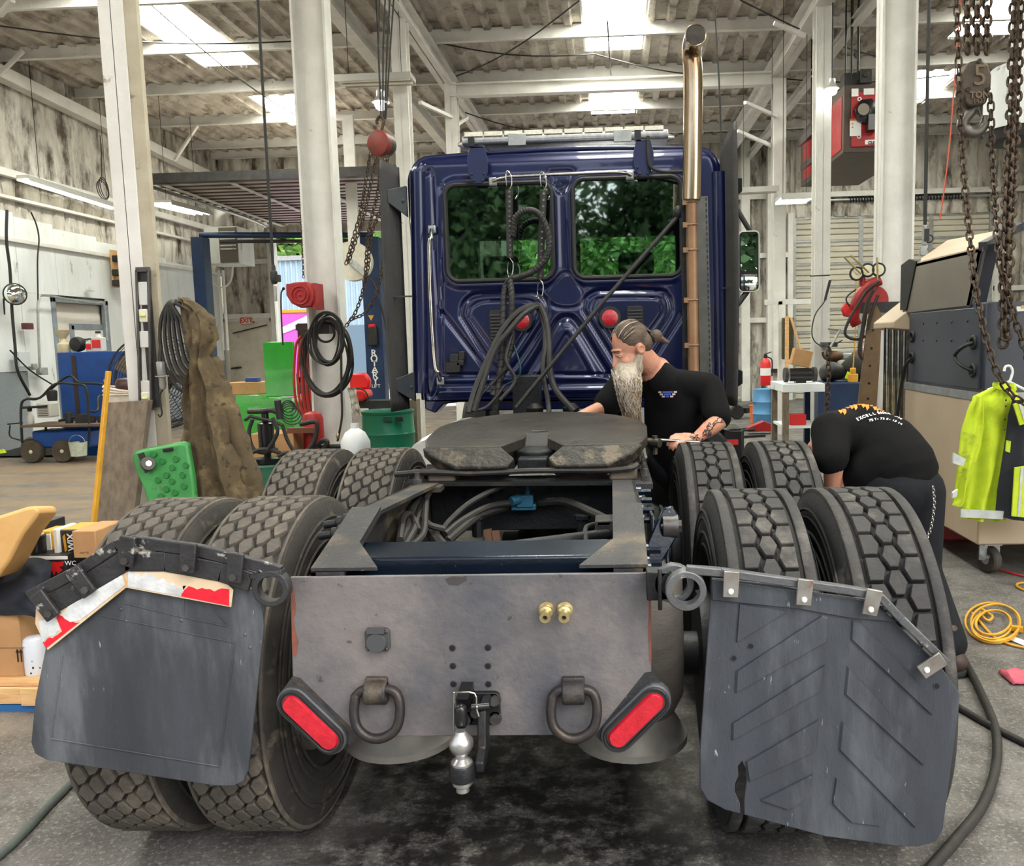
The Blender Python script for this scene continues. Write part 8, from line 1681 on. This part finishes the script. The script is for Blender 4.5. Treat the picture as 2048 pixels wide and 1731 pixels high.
for f in (.2, .8): mb = MB(); x = A_.x+(B_.x-A_.x)*f; mb.lathe([(.1, -.1), (.4, -.1), (.4, .1), (.1, .1)], 22, (x, 26.1, .38), (0, 1, 0)); part(mb, 'wheel', M_black, ct2)
cr_ = thing('race_car', 'white car with purple graphics parked outside by the lift post', 'car', G(780, 772))
q = W(772, 745, 22.5); x0 = W(757, 745, 22.5).x
prof2 = [(0, .35), (0, .9), (.4, 1.0), (1.0, 1.05), (1.6, 1.55), (2.9, 1.55), (3.5, 1.1), (4.2, 1.0), (4.3, .35)]
mb = MB(); mb.prism([(x0+x, 22.5, z) for x, z in prof2], (0, 1.7, 0)); cbd = part(mb, 'car_body', M_paper, cr_, bevel=.08)
for pts in ([(.1, .95), (.5, .98), (.4, .8), (.15, .82)], [(.05, .75), (.5, .7), (.35, .55), (.1, .5)]): mb = MB(); mb.prism([(x0+x, 22.47, z) for x, z in pts], (0, .02, 0)); mb.build('graphic', mat('purple_print', sr(110,90,196), rough=.5), cbd)
for x in (.75, 3.5): mb = MB(); mb.lathe([(.2, -.12), (.33, -.12), (.34, .12), (.2, .12)], 24, (x0+x, 22.55, .34), (0, 1, 0)); w_ = part(mb, 'wheel', M_black, cr_); mb = MB(); mb.lathe([(.03, -.14), (.2, -.12), (.22, -.12)], 20, (x0+x, 22.55, .34), (0, 1, 0)); mb.build('hubcap', M_galv, w_)
mb = MB(); mb.prism([(x0+x, 22.48, z) for x, z in ((1.1, 1.1), (1.65, 1.5), (2.85, 1.5), (3.35, 1.12))], (0, .02, 0)); mb.build('side_window', MATS['dark_pane'], cbd)
# ================================================================== people
M_skin = mat('skin', sr(204,150,124), sr(186,126,102), 9, .5, 0, .1, 60, c3=sr(172,104,86), s3=6, t3=.62)
M_tee = mat('black_tee', sr(15,15,16), sr(10,10,11), 5, .9, 0, .15, 120, spec=.2)
M_trous = mat('dark_work_trousers', sr(26,28,32), sr(19,21,24), 6, .9, 0, .3, 60, spec=.25)
M_hairb = mat('grey_brown_hair', sr(98,80,64), sr(64,52,43), 30, .55, 0, .4, 60, stretch=(1,1,3)); M_beardg = mat('grey_beard', sr(186,176,160), sr(140,128,112), 30, .6, stretch=(2,2,.5)); M_beardb = mat('brown_beard', sr(136,114,86), sr(104,86,64), 30, .6, stretch=(2,2,.5))
M_inkskin = mat('tattoo_ink', sr(52,50,52), rough=.6)
def blob(mb, nm, m, parent, vox, it=4):
    o = mb.build(nm, m, parent, smooth=180); r_ = o.modifiers.new('r', 'REMESH'); r_.mode = 'VOXEL'; r_.voxel_size = vox; r_.use_smooth_shade = True
    s_ = o.modifiers.new('s', 'SMOOTH'); s_.factor = .5; s_.iterations = it; return o
def surf(o, px, py):
    dg = bpy.context.evaluated_depsgraph_get(); e = o.evaluated_get(dg); mi = o.matrix_world.inverted(); d = ray(px, py)
    ok, p_, n_, _ = e.ray_cast(mi @ CAM, mi.to_3x3() @ d)
    return (o.matrix_world @ p_, (o.matrix_world.to_3x3() @ n_).normalized()) if ok else (None, None)
def hand(mb, wrist, palm, fwd, nrm, curl, flip=1, s=1.0):
    """palm with four unequal fingers and a thumb; fwd along the fingers, nrm out of the back of the hand"""
    f = Vector(fwd).normalized(); n_ = Vector(nrm); n_ = (n_-f*n_.dot(f)).normalized(); sd = f.cross(n_)*flip
    mb.caps(wrist, palm, .027*s, .03*s)
    for k, (o, l) in enumerate(((-.033, .07), (-.011, .08), (.011, .076), (.032, .06))):
        b_ = palm+sd*o*s+f*.028*s; mb.caps(palm+sd*o*.8*s-f*.02*s, b_, .014*s, .0115*s, 8); a1 = curl*.9; p1 = b_+(f*math.cos(a1)-n_*math.sin(a1))*l*.5*s; a2 = curl*2.0; p2 = p1+(f*math.cos(a2)-n_*math.sin(a2))*l*.32*s; a3 = curl*2.8; p3 = p2+(f*math.cos(a3)-n_*math.sin(a3))*l*.24*s
        mb.caps(b_, p1, .0105*s, .0095*s, 8); mb.caps(p1, p2, .0095*s, .009*s, 8); mb.caps(p2, p3, .009*s, .0075*s, 8)
    t0 = palm-sd*.03*s-f*.03*s; t1 = t0-sd*.03*s+f*.02*s-n_*.012*s; t2 = t1+f*.035*s-n_*.012*s; mb.caps(t0, t1, .015*s, .012*s, 8); mb.caps(t1, t2, .0115*s, .009*s, 8)

# ---------------- bearded man
HC = W(1262, 695, 4.55); fw_ = Vector((-.84, -.34, -.40)).normalized(); up0 = Vector((-.12, -.1, 1)); lf_ = up0.cross(fw_).normalized(); up_ = fw_.cross(lf_)
def Hd(a, b, c): return HC+fw_*a+lf_*b+up_*c
rotH = Matrix((fw_, lf_, up_)).transposed()
p1 = thing('person', 'man with a long grey beard and ponytail in a black t-shirt leaning beside the coupling', 'person', (.95, 5.0, 0))
nk, ch1, pel = W(1312, 745, 4.66), W(1345, 805, 4.78), W(1372, 925, 4.92)
shL, elL, wrL = W(1415, 775, 4.74), W(1438, 842, 4.60), W(1392, 876, 4.36)
plm = W(1368, 876, 4.28); shR, elR, wrR = W(1255, 760, 4.78), W(1212, 812, 4.72), W(1165, 830, 4.6)
mb = MB()
mb.ell(Hd(-.01, 0, .035), (.102, .079, .1), 24, rotH); mb.ell(Hd(.035, 0, -.045), (.07, .063, .095), 22, rotH); mb.ell(Hd(.04, 0, -.105), (.055, .05, .04), 18, rotH)
mb.caps(Hd(.1, 0, .006), Hd(.122, 0, -.048), .0105, .0165); mb.ell(Hd(.118, 0, -.05), (.017, .02, .012), 12, rotH); mb.ell(Hd(.086, 0, .022), (.02, .056, .012), 16, rotH)
for s in (-1, 1):
    mb.ell(Hd(.07, s*.042, -.042), (.028, .022, .026), 14, rotH); mb.ell(Hd(-.014, s*.08, -.012), (.023, .011, .035), 14, rotH @ Matrix.Rotation(R(-12), 3, 'Y')); mb.torus(Hd(-.016, s*.09, -.01), lf_, .02, .006, 16, 6); mb.ell(Hd(.083, s*.031, -.002), (.011, .016, .01), 10, rotH)
mb.caps(Hd(-.035, 0, -.05), nk, .062, .072, 18); mb.caps(nk, ch1, .09, .13, 18); mb.caps(ch1, pel, .13, .13, 18)
mb.caps(nk+Vector((.0, 0, -.03)), shL, .05, .055); mb.caps(nk, shR, .05, .055); mb.caps(shL, elL, .052, .045); mb.caps(elL, elL.lerp(wrL, .45), .047, .044); mb.caps(elL.lerp(wrL, .45), wrL, .044, .028); mb.caps(shR, elR, .05, .045); mb.caps(elR, wrR, .044, .03)
hand(mb, wrL, plm, (plm-wrL)+Vector((-.02, -.01, 0)), (-.1, -.55, .8), .6, -1); hand(mb, wrR, wrR+Vector((-.07, -.02, -.02)), (-1, -.1, -.3), (0, -.3, 1), .4, 1)
feet = (Vector((.84, 5.12, .08)), Vector((1.1, 4.95, .08)))
for s, ft in zip((-.1, .1), feet): mb.caps(pel+Vector((s, 0, -.02)), Vector((ft.x, ft.y-.04, .5)), .09, .065); mb.caps(Vector((ft.x, ft.y-.04, .5)), ft, .06, .045)
bod1 = blob(mb, 'body', M_skin, p1, .0055, 3)
mb = MB(); mb.caps(nk+Vector((.035, 0, -.045)), ch1, .105, .16, 20); mb.caps(ch1, W(1350, 860, 4.84), .16, .175, 20); mb.caps(W(1350, 860, 4.84), pel+Vector((0, 0, -.03)), .17, .17, 20)
mb.caps(nk+Vector((.09, 0, -.05)), shL, .075, .086, 18); mb.caps(nk+Vector((-.02, .03, -.05)), shR, .08, .085, 18); mb.caps(shL, shL.lerp(elL, .85), .086, .082, 18); mb.caps(shR, shR.lerp(elR, .9), .085, .08, 18)
mb.torus(nk+Vector((.012, -.01, -.005)), (nk-HC)+Vector((.05, -.1, 0)), .078, .014, 24, 8)
mb.v = [tuple(Vector(v)+Vector((1, -.6, .3))*(.012*mnoise.noise(Vector(v)*7)+.009*mnoise.noise(Vector(v)*16))) for v in mb.v]
tee1 = blob(mb, 't_shirt', M_tee, p1, .011, 5)
mb = MB()
for s, ft in zip((-.1, .1), feet): kn = Vector((ft.x, ft.y-.05, .5)); mb.caps(pel+Vector((s, 0, 0)), kn, .125, .095, 16); mb.caps(kn, ft+Vector((0, 0, .03)), .09, .085, 16)
mb.caps(pel+Vector((-.08, 0, 0)), pel+Vector((.08, 0, 0)), .15, .15, 16); blob(mb, 'trousers', M_trous, p1, .015, 4)
for ft in feet: mb = MB(); mb.caps(ft+Vector((0, .06, -.03)), ft+Vector((-.03, -.14, -.035)), .052, .045); mb.caps(ft+Vector((0, .03, .06)), ft, .055, .055); blob(mb, 'boot', M_black, p1, .012, 3)
for s in (-1, 1):
    mb = MB(); mb.ell(Hd(.088, s*.032, -.002), (.0105, .0125, .0105), 14, rotH); ey = part(mb, 'eye', mat('eye_white', sr(226,220,212), rough=.2), p1); mb = MB(); mb.ell(Hd(.0965, s*.033, -.006), (.003, .005, .005), 10, rotH); mb.build('iris', M_ink, ey)
    mb = MB(); mb.caps(Hd(.104, s*.012, .026), Hd(.09, s*.052, .024), .006, .004, 8); part(mb, 'eyebrow', M_hairb, p1)
    mb = MB(); mb.caps(Hd(.1, s*.02, .006), Hd(.088, s*.046, .001), .006, .005, 8); part(mb, 'eyelid', M_skin, p1)
# hair: swept back to a bun
mb = MB(); mb.ell(Hd(-.016, 0, .047), (.099, .084, .094), 24, rotH); mb.ell(Hd(-.06, 0, .0), (.064, .075, .07), 18, rotH)
hr = blob(mb, 'hair', M_hairb, p1, .006, 3); bun = Hd(-.158, 0, -.005)
mb = MB(); mb.ell(bun, (.036, .034, .036), 16, rotH); mb.caps(bun, bun+Vector((.06, 0, -.035)), .022, .012); blob(mb, 'hair_bun', M_hairb, p1, .006, 2); mb = MB(); mb.torus(Hd(-.128, 0, .0), fw_, .022, .007, 16, 6); part(mb, 'hair_tie', M_black, p1)
rnd = random.Random(3)
def strands(nm, m, n, fn, r): 
    mb = MB()
    for k in range(n): P = fn(rnd); mb.tube(P, [r*(1-.6*i/(len(P)-1)) for i in range(len(P))], 4, cap=False)
    o = mb.build(nm, m, p1, smooth=180); o['kind'] = 'stuff'; return o
def hs_fn(r_):
    a = r_.uniform(-1.35, 1.35); st = r_.uniform(.5, .95); out = []
    for i in range(8):
        t_ = i/7; ang = st+(2.7-st)*t_; rad = 1.0+.02*r_.random(); p_ = Vector((.1*math.cos(ang)-.022, .084*math.sin(a)*math.sin(min(ang+.5, math.pi*.95))**.8, .1*math.sin(ang)*math.cos(a*.85)+.044)); out.append(Hd(p_.x*rad, p_.y*rad*1.02, p_.z*rad).lerp(bun, max(0, t_-.75)*3.2))
    return out
strands('hair_strands', M_hairb, 110, hs_fn, .0026); strands('hair_strands', M_beardg, 26, hs_fn, .002)
# beard
bp_ = smoothpath([Hd(.075, 0, -.085), W(1256, 765, 4.46), W(1260, 800, 4.46), W(1267, 838, 4.47)], 6); nb = len(bp_)
mb = MB(); mb.tube(bp_, [.066-.034*(i/(nb-1))**1.3 for i in range(nb)], 14); mb.ell(Hd(.04, 0, -.1), (.066, .07, .06), 18, rotH)
for s in (-1, 1): mb.caps(Hd(.0, s*.066, -.045), Hd(.05, s*.05, -.11), .022, .03); mb.caps(Hd(.108, 0, -.076), Hd(.085, s*.05, -.105), .013, .014)
blob(mb, 'beard', M_beardg, p1, .008, 3)
def bd_fn(short):
    def f(r_):
        i0 = r_.randint(0, 6) if short else r_.randint(4, nb-8); n_ = 10; a = r_.uniform(0, 2*math.pi); ph = r_.uniform(0, 6); out = []
        for i in range(n_):
            q = min(nb-1, i0+i*(1.1 if short else 1.3)); k0 = int(q); p_ = bp_[k0].lerp(bp_[min(nb-1, k0+1)], q-k0); rad = (.072-.038*(q/(nb-1))**1.3)*(1+.03*math.sin(ph+i)); out.append(p_+Vector((math.cos(a)*rad+.010*math.sin(i*1.5+ph), math.sin(a)*rad, -.01*i*.3+.004*math.cos(i*1.7+ph))))
        return out
    return f
strands('beard_strands', M_beardg, 230, bd_fn(True), .0034); strands('beard_strands', M_beardb, 200, bd_fn(False), .0034)
def ck(r_):
    s = r_.choice((-1, 1)); a = r_.random(); st = Hd(-.005+.09*a, s*(.072-.03*a), -.045-.04*a); return [st+Vector((.008*math.sin(i*1.2+a*9), -.006*i*.3, -.014*i)) for i in range(7)]
strands('beard_strands', M_beardg, 220, ck, .0032)
# tattoos on the forearm, shirt print, bar in the hand
mb = MB(); ax_ = (wrL-elL).normalized(); o1 = ax_.cross(Vector((0, -1, 0))).normalized(); o2 = ax_.cross(o1)
def arm_pt(t_, a): r_ = (.047-.018*max(0, t_-.35)/.65)+.0025; return elL.lerp(wrL, t_)+(o1*math.cos(a)+o2*math.sin(a))*r_
bpy.context.view_layer.update()
tat = MB()
for k in range(26):
    px = rnd.uniform(1382, 1448); py = 846+(1440-px)*.62*rnd.uniform(.8, 1.1)+rnd.uniform(-12, 12); P = []
    for i in range(5):
        h_, n_ = surf(bod1, px+6*math.sin(i*1.4+k)+i*1.2, py+5*math.cos(i*1.7+k)+i)
        if h_ is not None: P.append(h_+n_*.0015)
    if len(P) == 5 and all((a-c).length < .05 for a, c in zip(P, P[1:])): tat.tube(P, .0022, 4)
if tat.v: o = tat.build('tattoo', M_inkskin, p1); o['kind'] = 'stuff'
M_pb = mat('print_blue', sr(84,110,196), rough=.7); M_pr = mat('print_flesh', sr(226,206,200), rough=.7)
for row, (w_, y) in enumerate(((14, 783), (11, 787.5), (7, 792))):
    for m_, xs in ((M_pb, (-w_+4, w_-4)), (M_pr, (-w_-4, -w_+2)), (M_pr, (w_-2, w_+4))):
        P = []
        for x, yy in ((xs[0], -1.6), (xs[1], -1.6), (xs[1], 1.6), (xs[0], 1.6)):
            h_, n_ = surf(tee1, 1335+x, y+yy); P.append(h_+n_*.004 if h_ is not None else None)
        if all(p_ is not None for p_ in P): mb = MB(); mb.prism(P, (0, .003, 0)); mb.build('chest_print', m_, tee1)
mb = MB(); mb.tube([W(1282, 877, 4.24), W(1345, 881, 4.24), W(1400, 884, 4.24)], .0085, 10); tag(mb.build('steel_rod', M_chrome), 'bright steel rod held in the bearded man\'s hand', 'rod')

# ---------------- bending man
p2 = thing('person', 'man bending over the right tires in a black t-shirt with orange back print', 'person', (1.75, 4.0, 0))
pe2, ch2 = W(1806, 985, 4.12), W(1728, 872, 4.3); sL, eL, wL = W(1662, 862, 4.2), W(1668, 925, 4.05), W(1662, 990, 4.15); sR, eR, wR = W(1745, 860, 4.62), W(1700, 930, 4.75), W(1665, 985, 4.6)
hd2 = W(1668, 880, 4.62); ft2 = (Vector((G(1893, 1340).x, G(1893, 1340).y, .08)), Vector((1.62, 4.35, .08))); kn2 = (W(1838, 1130, 4.02), Vector((1.6, 4.2, .52)))
mb = MB(); mb.ell(hd2, (.095, .085, .115), 20); mb.ell(hd2+Vector((-.06, .02, -.04)), (.06, .06, .08), 16); mb.caps(hd2+Vector((-.1, .03, .0)), hd2+Vector((-.12, .03, -.03)), .012, .016)
for s in (-1, 1): mb.ell(hd2+Vector((.0, s*.085, -.01)), (.02, .012, .034), 12)
mb.caps(hd2, ch2, .06, .09); mb.caps(ch2, pe2, .15, .15, 18); mb.caps(ch2, sL, .07, .06); mb.caps(ch2, sR, .07, .06); mb.caps(sL, eL, .058, .052); mb.caps(eL, wL, .05, .035); mb.caps(sR, eR, .055, .05); mb.caps(eR, wR, .048, .034)
hand(mb, wL, wL+Vector((-.03, .05, -.06)), (-.4, .6, -.7), (.5, -.6, .2), .4, 1); hand(mb, wR, wR+Vector((-.05, .0, -.06)), (-.6, 0, -.7), (.5, -.4, .4), .4, -1)
for kn, ft, s in zip(kn2, ft2, (.06, -.08)): mb.caps(pe2+Vector((s, 0, 0)), kn, .1, .065); mb.caps(kn, ft, .06, .045)
bod2 = blob(mb, 'body', M_skin, p2, .007, 3)
mb = MB(); mb.caps(W(1722, 868, 4.32), W(1770, 905, 4.24), .158, .19, 22); mb.caps(W(1770, 905, 4.24), W(1792, 940, 4.17), .19, .195, 22); mb.caps(W(1792, 940, 4.17), W(1800, 952, 4.14), .195, .168, 22); mb.caps(W(1765, 930, 4.15), W(1735, 950, 4.15), .14, .12, 18)
mb.caps(W(1712, 868, 4.32), sL, .14, .1, 18); mb.caps(W(1720, 868, 4.34), sR, .14, .1, 18); mb.caps(sL, eL.lerp(sL, .15)+Vector((-.012, 0, .0)), .1, .085, 18); mb.caps(sR, eR.lerp(sR, .25), .1, .085, 18); mb.caps(sL+Vector((-.01, 0, 0)), W(1650, 915, 4.08), .075, .06, 14)
mb.v = [tuple(Vector(v)+Vector((1, .3, .5))*(.010*mnoise.noise(Vector(v)*9)+.006*mnoise.noise(Vector(v)*20))) for v in mb.v]
tee2 = blob(mb, 't_shirt', M_tee, p2, .012, 5)
mb = MB()
for kn, ft, s in zip(kn2, ft2, (.05, -.08)): mb.caps(pe2+Vector((s, 0, .0)), kn, .15, .1, 18); mb.caps(kn, ft+Vector((0, 0, .05)), .095, .085, 16)
mb.ell(pe2+Vector((-.02, 0, .0)), (.18, .19, .15), 20); mb.v = [tuple(Vector(v)+Vector((1, .5, 0))*(.012*mnoise.noise(Vector(v)*8)+.008*mnoise.noise(Vector(v)*18))) for v in mb.v]
blob(mb, 'trousers', M_trous, p2, .013, 4)
for ft in ft2:
    mb = MB(); mb.caps(ft+Vector((.02, -.04, -.02)), ft+Vector((-.04, .16, -.03)), .055, .048); mb.caps(ft+Vector((0, 0, .1)), ft, .058, .055); bt = blob(mb, 'boot', mat('brown_boot', sr(74,52,42), sr(52,40,34), 8, .6), p2, .011, 3); mb = MB(); mb.caps(ft+Vector((.02, -.05, -.07)), ft+Vector((-.04, .17, -.07)), .05, .045); mb.v = [(x, y, max(0.002, min(z, .03))) for x, y, z in mb.v]; mb.build('boot_sole', M_black, bt)
mb = MB(); mb.ell(hd2+Vector((.02, 0, .03)), (.1, .092, .105), 18); blob(mb, 'hair', M_hairb, p2, .012, 3)
wc = chain([W(1866, 972, 3.92), W(1868, 1010, 3.92), W(1860, 1060, 3.92), W(1845, 1086, 3.92), W(1832, 1086, 3.92), W(1826, 1070, 3.95)], .014, .012, .0022, p2, M_chrome, 'wallet_chain', joined=True)
bpy.context.view_layer.update()
M_flame = mat('flame_print', sr(236,158,58), sr(214,120,40), 30, .7)
def letters(txt, path, size, m_, obj):
    P = smoothpath([Vector((x, y, 0)) for x, y in path], 10); n_ = len(txt)
    for i, c in enumerate(txt):
        if c == ' ': continue
        q = P[int((i+.5)/n_*(len(P)-1))]; q2 = P[min(len(P)-1, int((i+.5)/n_*(len(P)-1))+1)]
        a, na = surf(obj, q.x, q.y); b_, _ = surf(obj, q.x+(q2-q).normalized().x*3, q.y+(q2-q).normalized().y*3)
        if a is None or b_ is None or (a-b_).length > .2: continue
        text_mesh('letter', c, size, a+na*.004, b_-a, na.cross(b_-a), m_, obj, .0012, bold=.0006)
letters('EXCELLENCE IN', [(1712, 840), (1734, 832), (1757, 827), (1780, 829), (1804, 840)], .024, M_text, tee2)
letters('757-735-1514', [(1738, 842), (1760, 838), (1784, 841), (1806, 851)], .02, M_text, tee2)
def top_y(px):
    for py in range(770, 900):
        if surf(tee2, px, py)[0] is not None: return py
    return None
for k in range(12):
    x0 = 1676+k*7.6; ty = top_y(x0+4)
    if ty is None: continue
    h_ = 9+5*math.sin(k*2.1); P = []
    for x, y in ((x0, ty+2), (x0+8, ty+2), (x0+9, ty+h_*.6), (x0+5, ty+h_), (x0+2, ty+h_*.5)):
        a, na = surf(tee2, x, y); P.append(a+na*.004 if a is not None else None)
    if all(p_ is not None for p_ in P) and max((a-P[0]).length for a in P) < .16: mb = MB(); mb.prism(P, (0, .002, -.002)); mb.build('flame', M_flame, tee2)
